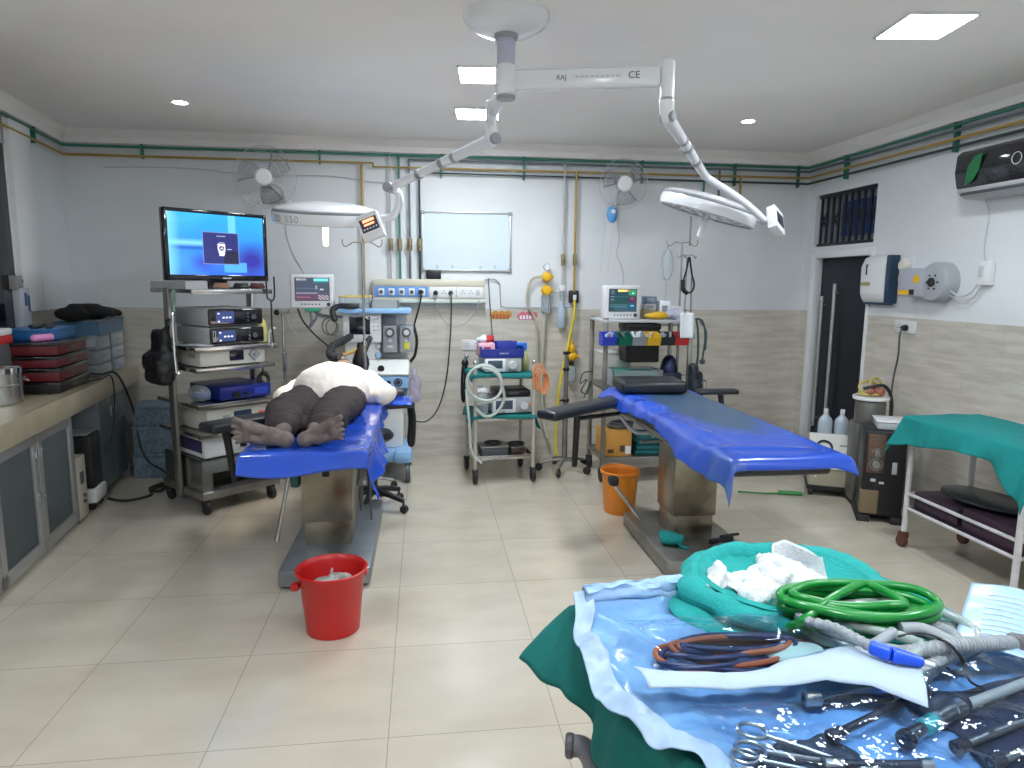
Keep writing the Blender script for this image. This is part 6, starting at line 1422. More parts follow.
def F2(u): return .085+.10*max(0, .16-u)/.16+.03*max(0, u-.85)/.15
f2_ = drape(1.295, 1.765, 2.64, 4.55, .843, L2, R2, F2, lambda u: .01, flare=lambda v: .42+.25*max(0, v-.8)/.2, wr=.005, hang=.016, seed=11, wf=5, r=.07)
def f2(u, v):
    p = f2_(u, v)
    for (ax, ay, bx, by, hh, ww) in ((1.24, 3.95, 1.42, 3.72, .020, .035), (1.25, 3.70, 1.45, 3.78, .016, .03), (1.26, 3.55, 1.38, 2.85, .010, .03), (1.22, 4.15, 1.40, 4.10, .016, .03), (1.3, 2.78, 1.7, 2.74, .010, .03)):
        d = Vector((bx-ax, by-ay)); q = Vector((p.x-ax, p.y-ay)); t_ = max(0, min(1, q.dot(d)/d.length_squared)); e_ = (q-d*t_).length; p.z += hh*math.exp(-(e_/ww)**2)*math.sin(PI*min(1, .15+t_*.85))
    return p
sheet('blue_sheet', M['sheet2'], 'worn glossy blue sheet spread on the empty operating table', 'sheet', f2, 100, 150)
q = thing('head_cushion', 'black rectangular head cushion at the far end of the empty table', 'cushion', (1.50, 4.36, .856), R(-4))
b = MB(); b.bb(-.225, .215, -.14, .17, 0, .08, .028, seg=4); b.build('cushion', M['vinyl'], q)
# things on and around its base
crumple('scrub_hat', [('e', Vector((1.385, 3.56, .135)), (.075, .065, .03)), ('e', Vector((1.36, 3.59, .15)), (.045, .04, .022)), ('c', Vector((1.41, 3.50, .118)), Vector((1.44, 3.46, .112)), .012, .008)], M['teal'], 'crumpled teal surgical cap lying on the steel base of the empty table', 'cap', .006, 3, ((.04, .02), (.015, .006)))
q = thing('foot_pedal', 'black clamp pedal lying on the steel base beside the column', 'pedal', (1.66, 3.54, .106), R(15))
b = MB(); b.bb(-.07, .09, -.012, .012, .0, .03, .005); b.bb(.0, .13, -.012, .006, .03, .045, .004); b.build('bar', M['black'], q)
b = MB(); b.box((-.06, -.06, .012), (.10, .035, .022), .005, rz=.2); b.build('pedal_plate', M['dgrey'], q)
t = thing('bucket', 'orange plastic bucket on the floor behind the steel base of the empty table', 'bucket', (1.335, 4.44, 0))
b = MB(); b.lathe([(.001, .004), (.098, .004), (.102, 0), (.106, .006), (.125, .26), (.136, .272), (.138, .292), (.130, .296), (.122, .285), (.119, .268), (.100, .012), (.001, .012)], seg=48, caps=False); b.build('body', M['orange'], t)
b = MB(); b.tube([(.132*math.cos(a), .132*math.sin(a), .27+.03*math.sin((a-.2)/PI*PI)) for a in [.2+PI*k/14 for k in range(15)]], .004, 8); b.build('handle', M['orange'], t)

# ------------------------------------------------------------------ machines by the doorway
t = thing('electrosurgery_unit', 'cream electrosurgery unit with a ring dial on its sloping panel, by the doorway', 'machine', (3.08, 4.72, 0), R(-27))
Mz = Matrix(((0, 0, 1, 0), (1, 0, 0, 0), (0, 1, 0, 0), (0, 0, 0, 1)))
b = MB(); b.prism([(-.16, .07), (.16, .07), (.16, .42), (-.02, .44), (-.16, .24)], -.17, .17, Mz, .008); b.build('cabinet', M['beige'], t)
b = MB(); b.prism([(-.175, .215), (-.03, .455), (-.015, .445), (-.16, .205)], -.172, .172, Mz, .004); pn = b.build('control_panel', mat('panel_cream', (.60, .61, .57), .4), t)
nrm = Vector((0, -.24, .145)).normalized(); pu = Vector((0, .145, .24)).normalized(); o0 = Vector((0, -.175, .215))
Rp = Matrix(((1, 0, 0), (0, pu.y, nrm.y), (0, pu.z, nrm.z))).to_3x3()
b = MB(); b.torus(o0+Vector((-.07, 0, 0))+pu*.165+nrm*.008, .052, .009, Rp, 32, 8); b.build('ring_dial', M['black'], pn)
b = MB()
for k in range(3):
    c0 = o0+Vector((.0+.055*k-.02, 0, 0))+pu*(.055); b.cyl(c0+nrm*-.002, c0+nrm*.024, .018, .015, 16, .003)
b.build('knob', mat('knob_navy', (.02, .04, .12), .4), pn)
b = MB(); c0 = o0+Vector((.07, 0, 0))+pu*.19; b.box(c0, (.07, .012, .012), .002); b.build('badge', M['grey'], pn)
b = MB(); b.bb(-.18, .18, -.165, .165, .045, .085, .01); b.build('base_frame', M['black'], t)
for x in (-.15, .15):
    for y in (-.14, .14):
        b = MB(); b.cyl((x-.014, y, .032), (x+.014, y, .032), .032, seg=16, bev=.005); b.build('caster', M['rubber'], t)
for x, lab in ((-.06, 'clear plastic bottle on the electrosurgery unit, the left one of the pair'), (.055, 'clear plastic bottle on the electrosurgery unit, the right one of the pair')):
    p_ = Vector((3.08, 4.72, .425))+Matrix.Rotation(R(-27), 3, 'Z') @ Vector((x, .08, -.008)); q = thing('bottle', lab, 'bottle', p_, 0, 'clear bottles by the doorway')
    b = MB(); b.lathe([(.045, 0), (.052, .008), (.052, .11), (.044, .135), (.018, .165), (.015, .18)], seg=22); b.build('bottle_body', mat('bottle_milky', (.52, .60, .68), .2, alpha=.8), q)
    b = MB(); b.cyl((0, 0, .178), (0, 0, .21), .017, seg=14, bev=.003); b.build('cap', M['wplastic'], q)
b = MB(); b.tube([(2.35, 4.75, .012), (2.55, 4.68, .012), (2.72, 4.68, .012), (2.82, 4.62, .02)], .006, 6); b.tube([(2.64, 4.69, .014), (2.80, 4.63, .018)], .016, 8); tag(b.build('pedal_cable', M['hosegreen']), 'green ended cable lying on the floor by the electrosurgery unit', 'cable')
t = thing('pedestal_unit', 'dull grey tall canister behind the black cabinet, topped with yellow tubing', 'canister', (3.165, 4.45, 0), R(-20))
b = MB(); b.bb(-.11, .11, -.10, .10, .03, .60, .02); b.lathe([(.10, .60), (.10, .74), (.09, .76), (.001, .76)], seg=28); b.build('body', mat('canister_grey', (.16, .155, .14), .4, metal=.4), t)
b = MB(); b.lathe([(.001, .76), (.115, .76), (.12, .765), (.12, .785), (.001, .79)], seg=32); b.build('top_dish', M['wplastic'], t)
b = MB(); b.bb(-.10, .10, -.09, .09, 0, .035, .01); b.build('foot', M['rubber'], t)
q = thing('tubing_coil', 'yellow and red tubing coils piled on the grey canister', 'tubing', (3.165, 4.45, .791), 0)
b = MB(); b.torus((-.01, .0, .012), .075, .010, None, 28, 8, 1.1, .8); b.torus((-.02, 0, .05), .07, .009, Matrix.Rotation(R(60), 3, 'X'), 28, 8, 1.1, .8); b.torus((.03, .0, .06), .065, .009, Matrix.Rotation(R(75), 3, 'X') @ Matrix.Rotation(R(20), 3, 'Y'), 28, 8); b.build('yellow_coil', mat('coil_yellow', (.55, .42, .12), .5), q)
b = MB(); b.sph((-.04, -.05, .03), (.03, .02, .03)); b.sph((.03, -.06, .03), (.03, .02, .03)); b.sph((.0, -.05, .05), (.02, .02, .03)); b.build('red_caps', mat('cap_dull_red', (.35, .12, .08), .5), q)
b = MB(); b.tube([(-.08, -.02, .05), (0, -.06, .075), (.07, -.03, .07), (.12, -.03, .02), (.135, -.04, -.06), (.13, -.05, -.15)], .012, 8); b.build('black_hose', M['rubber'], q)
t = thing('cabinet_machine', 'black cabinet with round knobs on a brown panel, standing by the right wall', 'machine', (3.07, 4.16, 0), R(-28))
b = MB(); b.bb(-.125, .125, -.16, .16, .05, .62, .014); b.build('cabinet', M['black'], t)
b = MB(); b.bb(-.105, -.0, -.172, -.155, .34, .60, .01); pn = b.build('control_panel', M['rose'], t)
b = MB()
for z, r in ((.40, .036), (.475, .028)): b.torus((-.05, -.174, z), r, .006, Matrix.Rotation(R(90), 3, 'X'), 24, 6); b.cyl((-.05, -.170, z), (-.05, -.19, z), r*.75, seg=20, bev=.004)
b.build('round_knob', M['dsteel'], pn)
b = MB(); b.box((-.05, -.174, .565), (.05, .004, .012), .001); b.build('badge', M['dgrey'], pn)
b = MB(); b.bb(.045, .075, -.165, -.158, .34, .42, .004); b.box((-.06, -.164, .29), (.03, .01, .02), .003); b.box((-.01, -.164, .275), (.03, .01, .015), .003); b.build('tag', M['lgrey'], t)
b = MB(); b.bb(-.128, -.02, -.168, -.10, .06, .22, .006); b.build('lower_plate', mat('plate_brown', (.22, .16, .09), .4), t)
b = MB(); b.bb(-.14, -.06, -.17, .17, 0.0, .05, .01); b.bb(.06, .14, -.17, .17, 0, .05, .01); b.build('foot', M['rubber'], t)
q = thing('clear_tray', 'clear plastic tray lying on top of the black cabinet', 'tray', (3.11, 4.14, .621), R(-28))
b = MB(); b.bb(-.10, .12, -.11, .12, 0, .05, .014); b.build('tray_body', mat('tray_milky', (.48, .52, .54), .25), q)
b = MB(); b.bb(-.105, .125, -.115, .125, .05, .058, .003); b.build('rim', M['wplastic'], q)

# ------------------------------------------------------------------ white trolley with the teal cloth, right
t = thing('trolley', 'white tube trolley with a teal cloth by the right wall', 'trolley', (3.07, 3.23, 0))
wt = mat('white_tube_paint', (.66, .65, .66), .4, var=.15, vs=15)
lx, ly = .205, .39
for sx in (-1, 1):
    for sy in (-1, 1):
        b = MB(); b.cyl((sx*lx, sy*ly, .10), (sx*lx, sy*ly, .775), .0165, seg=14); lg = b.build('leg', wt, t)
        b = MB(); b.cyl((sx*lx-.018, sy*ly+.012, .036), (sx*lx+.018, sy*ly+.012, .036), .036, seg=18, bev=.005); b.box((sx*lx, sy*ly+.006, .075), (.05, .045, .04), .008); b.build('caster', M['rust'], lg)
for z in (.245, .335, .775):
    b = MB()
    for p0, p1 in (((-lx, -ly, z), (-lx, ly, z)), ((lx, -ly, z), (lx, ly, z)), ((-lx, -ly, z), (lx, -ly, z)), ((-lx, ly, z), (lx, ly, z))): b.cyl(p0, p1, .010, seg=10)
    b.build('rail', wt, t)
b = MB(); b.bb(-lx-.01, lx+.01, -ly, ly, .775, .795, .004); b.build('top_shelf', wt, t)
b = MB(); b.bb(-lx+.01, lx-.01, -ly+.01, ly-.01, .24, .255, .003); b.build('lower_shelf', M['purple'], t)
fT = drape(-lx-.03, lx+.03, -ly-.02, ly+.02, .800, lambda q: .15-.03*math.sin(q*5)+.10*max(0, .2-q)/.2+.05*max(0, q-.9)*10*.5, lambda q: .05, lambda u: .22, lambda u: .14+.05*max(0, .2-u)/.2, 70, 90, flare=.28, wr=.006, hang=.035, seed=21, r=.035)
o = sheet('teal_cloth', M['teal'], 'teal cloth draped over the white tube trolley by the right wall', 'cloth', fT, 70, 90); o.location = (3.07, 3.23, 0)
q = thing('storage_case', 'purple brown flat case on the lower shelf of the white trolley, nearer half', 'case', (3.06, 3.06, .256))
b = MB(); b.bb(-.17, .17, -.20, .17, 0, .12, .012); b.build('body', M['purple'], q)
b = MB(); b.bb(-.175, .175, -.205, .175, .07, .085, .004); b.build('seam', mat('seam_dark', (.03, .015, .03), .5), q)
q = thing('storage_case', 'purple brown flat case on the lower shelf of the white trolley, farther half', 'case', (3.06, 3.43, .256))
b = MB(); b.bb(-.17, .17, -.17, .17, 0, .10, .012); b.build('body', M['purple'], q)
b = MB(); b.bb(-.175, .175, -.175, .175, .06, .072, .004); b.build('seam', mat('seam_dark2', (.03, .015, .03), .5), q)
q = thing('cushion', 'flat black oval pad lying on the purple cases of the white trolley', 'cushion', (3.06, 3.25, .378), R(8))
b = MB(); b.sph((0, 0, .03), (.16, .27, .03)); b.build('pad', M['vinyl'], q)
q = thing('black_pouch', 'black crumpled pouch at the far wall side of the lower trolley shelf', 'pouch', (3.14, 2.98, .377))
b = MB(); b.sph((0, 0, .06), (.10, .12, .065)); b.sph((-.02, .08, .10), (.05, .05, .06)); b.build('pouch', M['black'], q, remesh=.01, smooth_it=3, disp=((.06, .02),))
# ------------------------------------------------------------------ foreground instrument trolley (local: x to the right, -y to the viewer)
RF = R(8); OF = Vector((.325, 1.395, 0))
def FT(name, label, cat, x, y, z, rz=0, group=None): return thing(name, label, cat, OF+Matrix.Rotation(RF, 3, 'Z') @ Vector((x, y, z)), RF+rz, group)
def at_f(o): o.location = OF; o.rotation_euler = (0, 0, RF); return o
def nz(x, y, s=1.0, k=0): return noise.noise(Vector((x*s+k*3.1, y*s-k*1.7, k)))
t = FT('instrument_trolley', 'steel instrument trolley in the foreground under a green drape', 'trolley', 0, 0, 0)
b = MB(); b.bb(.01, .77, -.71, -.01, .815, .845, .008); b.build('top', M['steel'], t)
for x in (.06, .72):
    for y in (-.66, -.06):
        b = MB(); b.cyl((x, y, .07), (x, y, .82), .014, seg=12); lg = b.build('leg', M['steel'], t)
        b = MB(); b.cyl((x-.015, y, .035), (x+.015, y, .035), .035, seg=16, bev=.005); b.build('caster', M['rubber'], lg)
b = MB(); b.bb(.06, .72, -.66, -.06, .25, .265, .004); b.build('lower_shelf', M['steel'], t)
b = MB(); b.tube([(-.066, -.175, .652), (-.045, -.185, .65), (-.03, -.20, .62), (-.03, -.205, .55), (-.03, -.205, .30)], .021, 14, 6); b.tube([(-.03, -.205, .32), (.0, -.2, .258), (.06, -.2, .256)], .018, 10); hd_ = b.build('push_handle', mat('handle_grey', (.20, .20, .23), .4), t)
b = MB(); b.cyl((-.078, -.170, .652), (-.062, -.177, .652), .024, seg=20, bev=.004); b.build('end_cap', mat('cap_grey', (.10, .09, .10), .4), hd_)
def LFg(q): return .14+.05*max(0, min(1, (.86-q)/.2))+.22*max(0, min(1, (.60-q)/.2))+.012*math.sin(q*22)
fF = drape(0, .78, -.72, 0, .847, LFg, lambda q: .16, lambda u: .2, lambda u: .10-.05*min(1, u*2.5), 90, 110, flare=lambda v: .12+.45*max(0, v-.72)/.28, wr=.003, hang=.05, seed=31, r=.02, wf=8)
at_f(sheet('green_drape', M['fgteal'], 'dark green surgical drape covering the foreground trolley', 'drape', fF, 90, 110))
# light blue wrap with a white border along its left edge
def wl(t): # left edge x for y = -t*.72
    P = ((0, .0), (.05, -.012), (.20, -.048), (.44, -.072), (.62, -.045), (.75, .0), (1, .06))
    for (a, x0), (c, x1) in zip(P, P[1:]):
        if t <= c: q = (t-a)/(c-a); return x0+(x1-x0)*(q*q*(3-2*q))
    return .06
def wtop(x): return -.022-.19*max(0, min(1, (x-.29)/.12))
def wz(x, y):
    z = .862+.010*nz(x, y, 7, 1)+.006*nz(x, y, 18, 2)+.014*(.35-abs(nz(x, y, 13, 5)))+.007*(.3-abs(nz(x, y, 27, 6)))
    z += .030*math.exp(-((y+.02-.05*x)/.03)**2)*(1 if x < .3 else .3)           # raised fold along the back
    z += .022*math.exp(-(((x-.03)+.35*(y+.12))/.022)**2)*max(0, min(1, (-y-.03)*9))*max(0, min(1, (y+.42)*5))
    return max(z, .858)-.5*max(0, -x-.02)
def wrapf(u, v):
    y = -.72*v; yy = wtop(u*.78)*(1-v)+y; t_ = min(1, max(0, -yy/.72)); xl = wl(t_)+.012
    x = xl+u*(.775-xl); return Vector((x, yy, wz(x, yy)))
w = MB(); w.grid(110, 100, wrapf); wo = at_f(w.build('sterile_wrap', M['wrap'], None, solid=.002, sharp=60)); tag(wo, 'light blue crinkled sterile wrap with white border spread over the green drape', 'wrap')
def bordf(u, v):
    y = -.022-.70*v; t_ = -y/.72; xl = wl(t_); x = xl-.004+u*(.042+.016*nz(0, y, 12, 4))
    return Vector((x, y, wz(x, y)+.005+.012*(1-u)*nz(x, y, 14, 7)+.005*nz(x, y, 40, 3)))
w = MB(); w.grid(14, 110, bordf); w.build('white_border', M['wrapwhite'], wo, solid=.002, sharp=60)
def backf(u, v):
    x = .01+.29*u; y = -.015-.03*v-.09*max(0, u-.8)*3*.35; return Vector((x, y+.012*nz(x, v, 14, 3), wz(x, y)+.004+.006*nz(x, v*.2, 30, 5)+.03*math.sin(v*PI)*(.6+.4*nz(x, 1, 9, 2))))
w = MB(); w.grid(40, 10, backf); w.build('back_fold', mat('wrap_fold', (.36, .54, .78), .5, bump=.2, bs=20), wo, solid=.002)
# teal towel, bowl and gauze
b = MB()
def towf(u, v):
    a = 2*PI*u; rr = .06+v*(.205+.035*nz(math.cos(a), math.sin(a), 2, 9)+.03*(math.cos(a-R(-42)) > .6)*(math.cos(a-R(-42))-.6)*3)
    x = .475+rr*1.08*math.cos(a); y = -.115+rr*.93*math.sin(a); z = .875+.012*nz(x, y, 14, 3)+.012*(1-v)-.02*max(0, v-.7)
    if x > .78: z -= 1.2*(x-.78)
    if y > 0: z -= .35*y
    return Vector((x, y, z))
b.grid(90, 16, towf, closed_u=True); to = at_f(b.build('teal_towel', M['towelteal'], None, solid=.006, sharp=70)); tag(to, 'teal towel spread under the bowl at the back of the foreground trolley', 'towel')
t = FT('gauze_bowl', 'teal cloth lined bowl holding the white gauze on the foreground trolley', 'bowl', .455, -.105, .872)
def ringf(u, v):
    a = 2*PI*u; c = 2*PI*v; n = noise.noise(Vector((math.cos(a)*2.2, math.sin(a)*2.2, math.cos(c)*.8))); n2 = noise.noise(Vector((math.cos(a)*7, math.sin(a)*7, c*.3)))
    r = .025*(1+.25*n+.2*n2); R0 = .195*(1+.06*n)
    return Vector(((R0+r*math.cos(c)*1.25)*1.05*math.cos(a), (R0+r*math.cos(c)*1.25)*.92*math.sin(a), .026+r*math.sin(c)*(1+.2*math.sin(a))))
b = MB(); b.grid(110, 18, ringf, closed_u=True); b.build('rolled_rim', M['towelteal'], t, sharp=80)
b = MB(); b.lathe([(.001, .012), (.12, .012), (.17, .03), (.19, .05), (.18, .055), (.15, .03), (.001, .02)], seg=40, caps=False); b.build('bowl', M['towelteal'], t)
b = MB(); rnd = random.Random(5)
for k in range(16):
    a = rnd.uniform(0, 2*PI); rr = rnd.uniform(.0, .14); b.sph((rr*1.1*math.cos(a), rr*.75*math.sin(a), .035+.022*(1-rr/.14)*rnd.uniform(.3, 1.3)), (rnd.uniform(.025, .05), rnd.uniform(.02, .04), rnd.uniform(.012, .024)), Matrix.Rotation(rnd.uniform(0, 3), 3, 'Z'))
b.sph((-.13, .03, .05), (.02, .02, .03)); b.sph((.0, .0, .035), (.13, .08, .022))
o = b.build('gauze_pile', M['gauze'], None, remesh=.0042, smooth_it=1, disp=((.05, .04), (.02, .016), (.008, .004))); o.location = OF+Matrix.Rotation(RF, 3, 'Z') @ Vector((.445, -.10, .872)); o.rotation_euler = (0, 0, RF)
tag(o, 'pile of crumpled white gauze in the teal lined bowl', 'gauze')
t = FT('gauze_swab', 'white folded gauze swab standing up on the gauze pile', 'gauze', .50, -.085, .915)
def swabf(u, v):
    x = (u-.45)*(.13-.02*v); return Vector((x, .03*math.sin(u*4)+.02*v*math.sin(u*6+1), -.02+v*.085*(1-.55*abs(u-.35))+.008*nz(u, v, 5, 2)))
b = MB(); b.grid(24, 16, swabf); b.build('swab', M['gauze'], t, solid=.005, sharp=80)
# the green hose coil
t = FT('green_hose', 'coil of shiny green rubber hose beside the gauze bowl', 'hose', .480, -.295, .900, R(-17))
b = MB(); P = []
for k in range(138):
    a = 2*PI*k/20; n = k/138
    rr = .80+.24*abs(math.sin(k*.067+.3))+.03*math.sin(k*.23)
    P.append((.142*rr*math.cos(a)-.004*math.sin(k*.3), (.054+.010*math.sin(k*.23))*rr*math.sin(a), .004+.060*n+.006*math.sin(a*1.0+k*.05)+.002*math.sin(k*1.3)))
P += [(.04, .048, .060), (-.03, .005, .062), (-.09, -.040, .054), (-.125, -.055, .034), (-.15, -.045, .012)]
b.tube(P, .0088, 10, 5); b.build('coil', M['hosegreen'], t)
# clear tubing coil
t = FT('clear_tubing', 'coil of translucent tubing under the green hose on the foreground trolley', 'tubing', .52, -.355, .875, R(-14))
b = MB(); P = []
for k in range(70):
    a = 2*PI*k/20; rr = 1+.06*math.sin(k*.7); P.append((.15*rr*math.cos(a), .075*rr*math.sin(a), .006+.045*k/70+.006*math.sin(a+k*.1)))
P += [(.0, -.07, .05), (-.08, -.11, .03), (-.15, -.12, .01)]
b.tube(P, .0095, 10, 4); b.build('coil', mat('milky_tubing', (.42, .50, .47), .2, alpha=.72, coat=.4), t)
# spiral wrapped grey tube with a bright blue tip
def corr(path, r, amp, fq, m_, par, name='tube', sub=44):
    b = MB(); b.tube(path, r, 12, sub, rf=lambda q: r+amp*max(-.5, min(1, 2*math.sin(q*fq)))); return b.build(name, m_, par)
t = FT('suction_tube', 'grey ribbed suction tube ending in a bright blue tip', 'tube', 0, 0, 0)
corr([(.50, -.33, .905), (.43, -.315, .925), (.36, -.29, .928), (.345, -.31, .932), (.365, -.36, .942), (.372, -.41, .945), (.380, -.445, .944)], .0088, .0012, 130, M['hosegrey'], t)
b = MB(); b.cyl((.378, -.437, .944), (.395, -.467, .943), .0125, .0135, 16, .003); b.cyl((.395, -.467, .943), (.436, -.492, .937), .0135, .009, 16, .003); b.build('blue_tip', M['bluetip'], t)
b = MB(); b.cyl((.436, -.492, .937), (.45, -.500, .934), .005, .004, 10); b.build('nozzle', M['wplastic'], t)
t = FT('breathing_circuit', 'thick pale grey corrugated hoses tied with a black cord on the foreground trolley', 'hose', 0, 0, 0)
corr([(.37, -.50, .888), (.42, -.49, .895), (.50, -.455, .900), (.57, -.43, .91), (.60, -.40, .915), (.585, -.36, .915), (.54, -.37, .915)], .0128, .0012, 330, M['hosegrey'], t)
corr([(.40, -.42, .905), (.47, -.43, .915), (.55, -.445, .925), (.62, -.455, .925), (.675, -.458, .92)], .0132, .0012, 260, M['hosegrey'], t)
b = MB(); b.tube([(.50, -.38, .93), (.54, -.395, .93), (.575, -.43, .915), (.60, -.40, .90)], .013, 10, 8); b.tube([(.35, -.40, .90), (.42, -.40, .92), (.48, -.385, .93)], .010, 10, 8); b.tube([(.37, -.43, .905), (.42, -.455, .915), (.42, -.485, .905), (.40, -.50, .89)], .0045, 8, 8); b.build('side_hose', M['hosegrey'], t)
b = MB(); b.cyl((.675, -.458, .92), (.70, -.460, .918), .019, .016, 18, .003); b.cyl((.70, -.46, .918), (.715, -.461, .917), .013, seg=14); b.build('connector', mat('connector_smoke', (.16, .15, .16), .25), t)
b = MB(); b.tube([(.475, -.40, .93), (.51, -.415, .940), (.53, -.445, .938), (.535, -.475, .922), (.53, -.50, .895), (.545, -.515, .885), (.51, -.515, .885)], .0022, 6, 8); b.torus((.535, -.452, .912), .024, .0022, Matrix.Rotation(R(75), 3, 'Y'), 24, 6, 1.2, 1.35); b.build('tie_cord', M['black'], t)
# pouch with the orange and blue cables
t = FT('cable_pouch', 'clear sterile pouch with white paper backing on the blue wrap', 'pouch', 0, 0, 0)
def paperf(u, v):
    P0 = ((-.022, -.340), (.03, -.365), (.11, -.400), (.20, -.405), (.30, -.385), (.38, -.385), (.452, -.470))
    P1 = ((-.026, -.410), (.04, -.428), (.11, -.447), (.19, -.458), (.27, -.463), (.325, -.500), (.358, -.578))
    q = u*6; i = min(5, int(q)); q -= i
    a = Vector((*P0[i], 0)).lerp(Vector((*P0[i+1], 0)), q); c = Vector((*P1[i], 0)).lerp(Vector((*P1[i+1], 0)), q); p = a.lerp(c, v)
    p.z = .912+.010*math.sin(v*PI)+.006*nz(p.x, p.y, 12, 6)+.012*max(0, u-.7)/.3; return p
b = MB(); b.grid(60, 12, paperf); pb_ = b.build('paper_backing', mat('pouch_paper', (.42, .52, .64), .7, bump=.15, bs=60), t, solid=.0015, sharp=70)
b = MB(); b.torus((.012, -.389, .905), .0045, .0012, None, 16, 5); b.box((.028, -.395, .9035), (.014, .002, .0008), rz=-.3); b.box((.030, -.389, .904), (.012, .002, .0008), rz=-.3); b.build('printed_mark', mat('print_slate', (.22, .33, .48), .6), pb_)
def filmf(u, v):
    x = .015+.39*u+.02*v; y = -.195-.05*u-(.19-.03*u)*v; z = .912+.022*math.sin(v*PI)+.010*abs(nz(x, y, 9, 3))+.004*nz(x, y, 24, 4)
    return Vector((x, y, z))
b = MB(); b.grid(50, 36, filmf); b.build('film_cover', M['film'], t, sharp=80)
for k in range(9):
    m_ = M['orangecable'] if k % 3 == 1 else M['bluecable']
    b = MB(); P = []
    for q in range(20):
        a = 2*PI*q/20; P.append((.205+(.150-.007*k)*math.cos(a)*(1+.07*math.sin(q*.31*2*PI/PI+k)), -.305+(.056-.004*k)*math.sin(a)+.010*math.sin(a*2+k*1.9)-.12*.15*math.cos(a), .878+.0032*k+.006*math.sin(a*2+k*2.3)))
    b.tube(P, .0052, 8, 4, closed=True)
    oc = at_f(b.build('cable_loop', m_)); 
    tag(oc, None or ('loop of orange cable inside the clear sterile pouch' if k % 3 == 1 else 'loop of dark blue cable inside the clear sterile pouch'), 'cable', 'cable loops in the clear pouch' + (' (orange)' if k % 3 == 1 else ' (blue)'))
b = MB(); b.sph((.30, -.345, .893), (.06, .028, .012)); o = at_f(b.build('swab_pad', mat('pad_green', (.52, .66, .58), .6))); tag(o, 'pale green pad inside the clear sterile pouch', 'pad')
b = MB(); b.cap((.385, -.30, .915), (.395, -.36, .912), .007, .004); o = at_f(b.build('pink_lead', mat('cap_pink', (.85, .12, .22), .4))); tag(o, 'small pink capped lead beside the clear sterile pouch', 'lead')
# instruments under clear film in front
mi = mat('instrument_steel', (.42, .44, .46), .28, metal=1); md = mat('instrument_dark', (.05, .055, .075), .35, metal=.5)
b = MB()
def padf(x0, x1, y0, y1, zz, k):
    def f(u, v):
        x = x0+(x1-x0)*u; y = y0+(y1-y0)*v; return Vector((x+.02*nz(u, v, 3, k), y+.02*nz(u, v, 3, k+1), zz+.006*nz(x, y, 12, k)))
    return f
b.grid(24, 16, padf(.40, .77, -.70, -.485, .876, 3)); o = at_f(b.build('instrument_mat', mat('dark_navy_wrap', (.022, .03, .065), .35, bump=.3, bs=20), None, solid=.003)); tag(o, 'dark navy wrap under the clear film at the right of the foreground trolley', 'wrap')
b = MB(); b.grid(24, 16, padf(.06, .22, -.69, -.535, .874, 8)); o = at_f(b.build('instrument_mat', mat('dark_slate_wrap', (.035, .05, .08), .4, bump=.3, bs=20), None, solid=.003)); tag(o, 'dark slate wrap under the steel forceps on the foreground trolley', 'wrap')
def forceps(x, y, rz, label, s=1.0, m_=None):
    t = FT('forceps', label, 'forceps', x, y, .884, rz)
    for k in (-1, 1):
        b = MB(); b.torus((0, k*.020*s, .0), .015*s, .0028*s, None, 24, 8, 1.25, 1.0); b.tube([(.018*s, k*.016*s, 0), (.06*s, k*.010*s, 0), (.10*s, k*.003*s, 0), (.15*s, -k*.004*s, 0)], .0032*s, 8); b.build('ring_arm', m_ or mi, t)
    b = MB(); b.cyl((.105*s, 0, -.004), (.105*s, 0, .004), .006*s, seg=12); b.build('hinge', m_ or mi, t)
    return t
forceps(.085, -.528, R(-38), 'steel ring handled forceps in the middle of the foreground, lying under film', 1.15)
forceps(.045, -.575, R(-25), 'steel ring handled forceps nearest the left front edge, lying under film', 1.0)
def rod(p0, p1, r, m_, label, name='instrument', knob=None):
    t = FT(name, label, 'instrument', 0, 0, 0)
    b = MB(); b.cyl(p0, p1, r, seg=14, bev=r*.4); b.build('shaft', m_, t)
    p0 = Vector(p0); p1 = Vector(p1); d = (p1-p0).normalized()
    b = MB(); b.cyl(p0, p0+d*.03, r*1.7, r*1.5, 14, r*.4); b.cyl(p1-d*.02, p1, r*1.5, seg=14, bev=r*.3); b.build('collar', knob or md, t)
    return t
rod((.23, -.46, .884), (.40, -.505, .887), .0075, md, 'dark rod instrument lying just in front of the white paper backing', knob=mi)
rod((.20, -.555, .886), (.44, -.50, .890), .0065, md, 'dark rod instrument crossing the middle of the blue film', knob=md)
rod((.43, -.555, .890), (.70, -.515, .892), .0085, mat('rod_pale', (.40, .40, .38), .35), 'pale tube instrument on the navy wrap, below the corrugated hoses', knob=mi)
rod((.36, -.625, .888), (.72, -.575, .890), .0065, mi, 'long steel shaft instrument along the near front of the navy wrap', knob=md)
rod((.38, -.665, .888), (.70, -.625, .890), .006, mi, 'second long steel shaft instrument nearest the front edge', knob=md)
rod((.15, -.60, .886), (.30, -.645, .888), .006, md, 'short dark rod instrument nearest the viewer at the bottom of the photo', knob=mi)
t = FT('telescope_coupler', 'steel instrument coupler with a teal ring on the navy wrap', 'instrument', .36, -.575, .890, R(18))
b = MB(); b.cyl((-.05, 0, 0), (-.01, 0, 0), .012, .010, 18, .003); b.cyl((.025, 0, 0), (.10, 0, 0), .014, .016, 22, .004); b.build('barrel', mi, t)
b = MB(); b.cyl((-.01, 0, 0), (.025, 0, 0), .013, seg=18, bev=.003); b.build('teal_ring', mat('ring_teal', (.05, .42, .42), .4), t)
b = MB(); b.cyl((-.065, .0, 0), (-.05, 0, 0), .015, seg=18, bev=.003); b.build('knurled_ring', md, t)
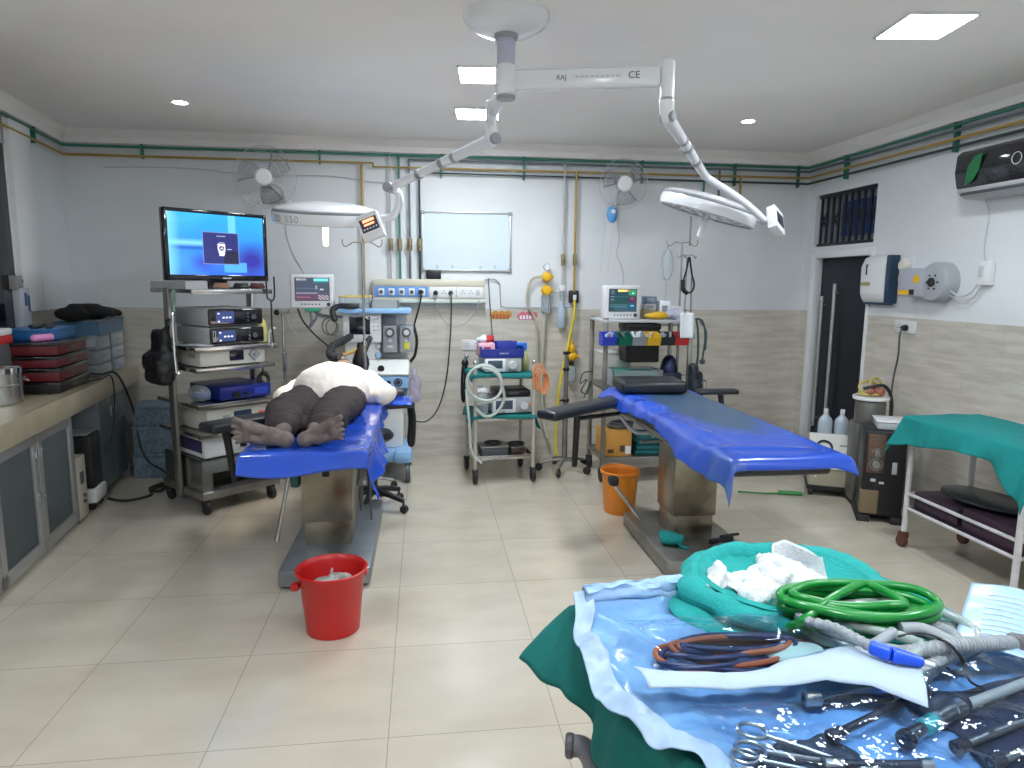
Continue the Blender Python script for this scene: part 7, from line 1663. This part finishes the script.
b = MB(); b.cyl((.10, 0, 0), (.115, 0, 0), .018, seg=20, bev=.003); b.build('knurled_ring', md, t)
def bigfilm(u, v):
    x = .02+.755*u; y = -.445-.02*math.sin(u*7)-.05*u*(1-v)-(.265)*v; z = .912+.014*abs(nz(x, y, 8, 2))+.005*nz(x, y, 21, 6)+.012*max(0, 1-abs(u-.75)*4)*(1-v)-.016*max(0, 1-v*8)
    return Vector((x, y, z))
b = MB(); b.grid(90, 46, bigfilm); o = at_f(b.build('clear_film', M['film'], None, sharp=80)); tag(o, 'glossy clear film over the instruments at the front of the foreground trolley', 'film')
# pouch propped up at the right
t = FT('sterile_pouch', 'pale blue and white sterile pouch propped up at the right back of the foreground trolley', 'pouch', 0, 0, 0)
def rp(u, v):
    a = Vector((.585, -.415, .905)).lerp(Vector((.775, -.285, .945)), v); c = Vector((.70, -.53, .900)).lerp(Vector((.89, -.40, .935)), v); p = a.lerp(c, u); p.z += .012*math.sin(u*PI)+.005*nz(p.x, p.y, 14, 4); return p
b = MB(); b.grid(24, 30, rp); ph = b.build('pouch_sheet', mat('pouch_pale_blue', (.36, .55, .74), .35, coat=.4, bump=.2, bs=40), t, solid=.003, sharp=80)
b = MB()
for k in range(9):
    v_ = .18+.08*k; b.tube([rp(u_/10, v_)+Vector((0, 0, .0028)) for u_ in range(2, 9)], .0012, 4, 2)
b.build('printed_lines', mat('print_white', (.75, .82, .88), .6), ph)
# steel rod with a green knob at the back edge
t = FT('clamp_rod', 'steel bar with a green knob lying at the back left edge of the foreground trolley', 'clamp', .085, -.002, .880)
b = MB(); b.box((.09, .008, .0), (.13, .014, .02), .003, rz=.05); b.build('steel_bar', M['chrome'], t)
b = MB(); b.lathe([(.001, -.012), (.012, -.010), (.016, 0), (.012, .008), (.006, .012), (.006, .03), (.001, .03)], (0, 0, .0), Matrix.Rotation(R(90), 3, 'Y'), 18); b.build('green_knob', M['green'], t)

# ------------------------------------------------------------------ camera, world, exposure
cam = bpy.data.cameras.new('camera'); co = bpy.data.objects.new('camera', cam); COL.objects.link(co); S.camera = co
f_px, pit, yaw, rol = 683.94, .1466, .1292, .0088
cam.sensor_fit = 'HORIZONTAL'; cam.sensor_width = 36; cam.lens = f_px*36/1024; cam.clip_start = .05
F_ = Vector((math.sin(yaw)*math.cos(pit), math.cos(yaw)*math.cos(pit), -math.sin(pit))); R_ = Vector((math.cos(yaw), -math.sin(yaw), 0)); U_ = R_.cross(F_)
R2_ = math.cos(rol)*R_+math.sin(rol)*U_; U2_ = -math.sin(rol)*R_+math.cos(rol)*U_
mw_ = Matrix((R2_, U2_, -F_)).transposed().to_4x4(); mw_.translation = Vector((0, 0, 1.56)); co.matrix_world = mw_
wd = bpy.data.worlds.new('world'); S.world = wd; wd.use_nodes = True
wd.node_tree.nodes['Background'].inputs['Color'].default_value = (.02, .025, .035, 1); wd.node_tree.nodes['Background'].inputs['Strength'].default_value = 1
vs_ = S.view_settings; vs_.view_transform = 'Standard'; vs_.look = 'None'; vs_.gamma = 1; vs_.exposure = EXPO; vs_.use_curve_mapping = False
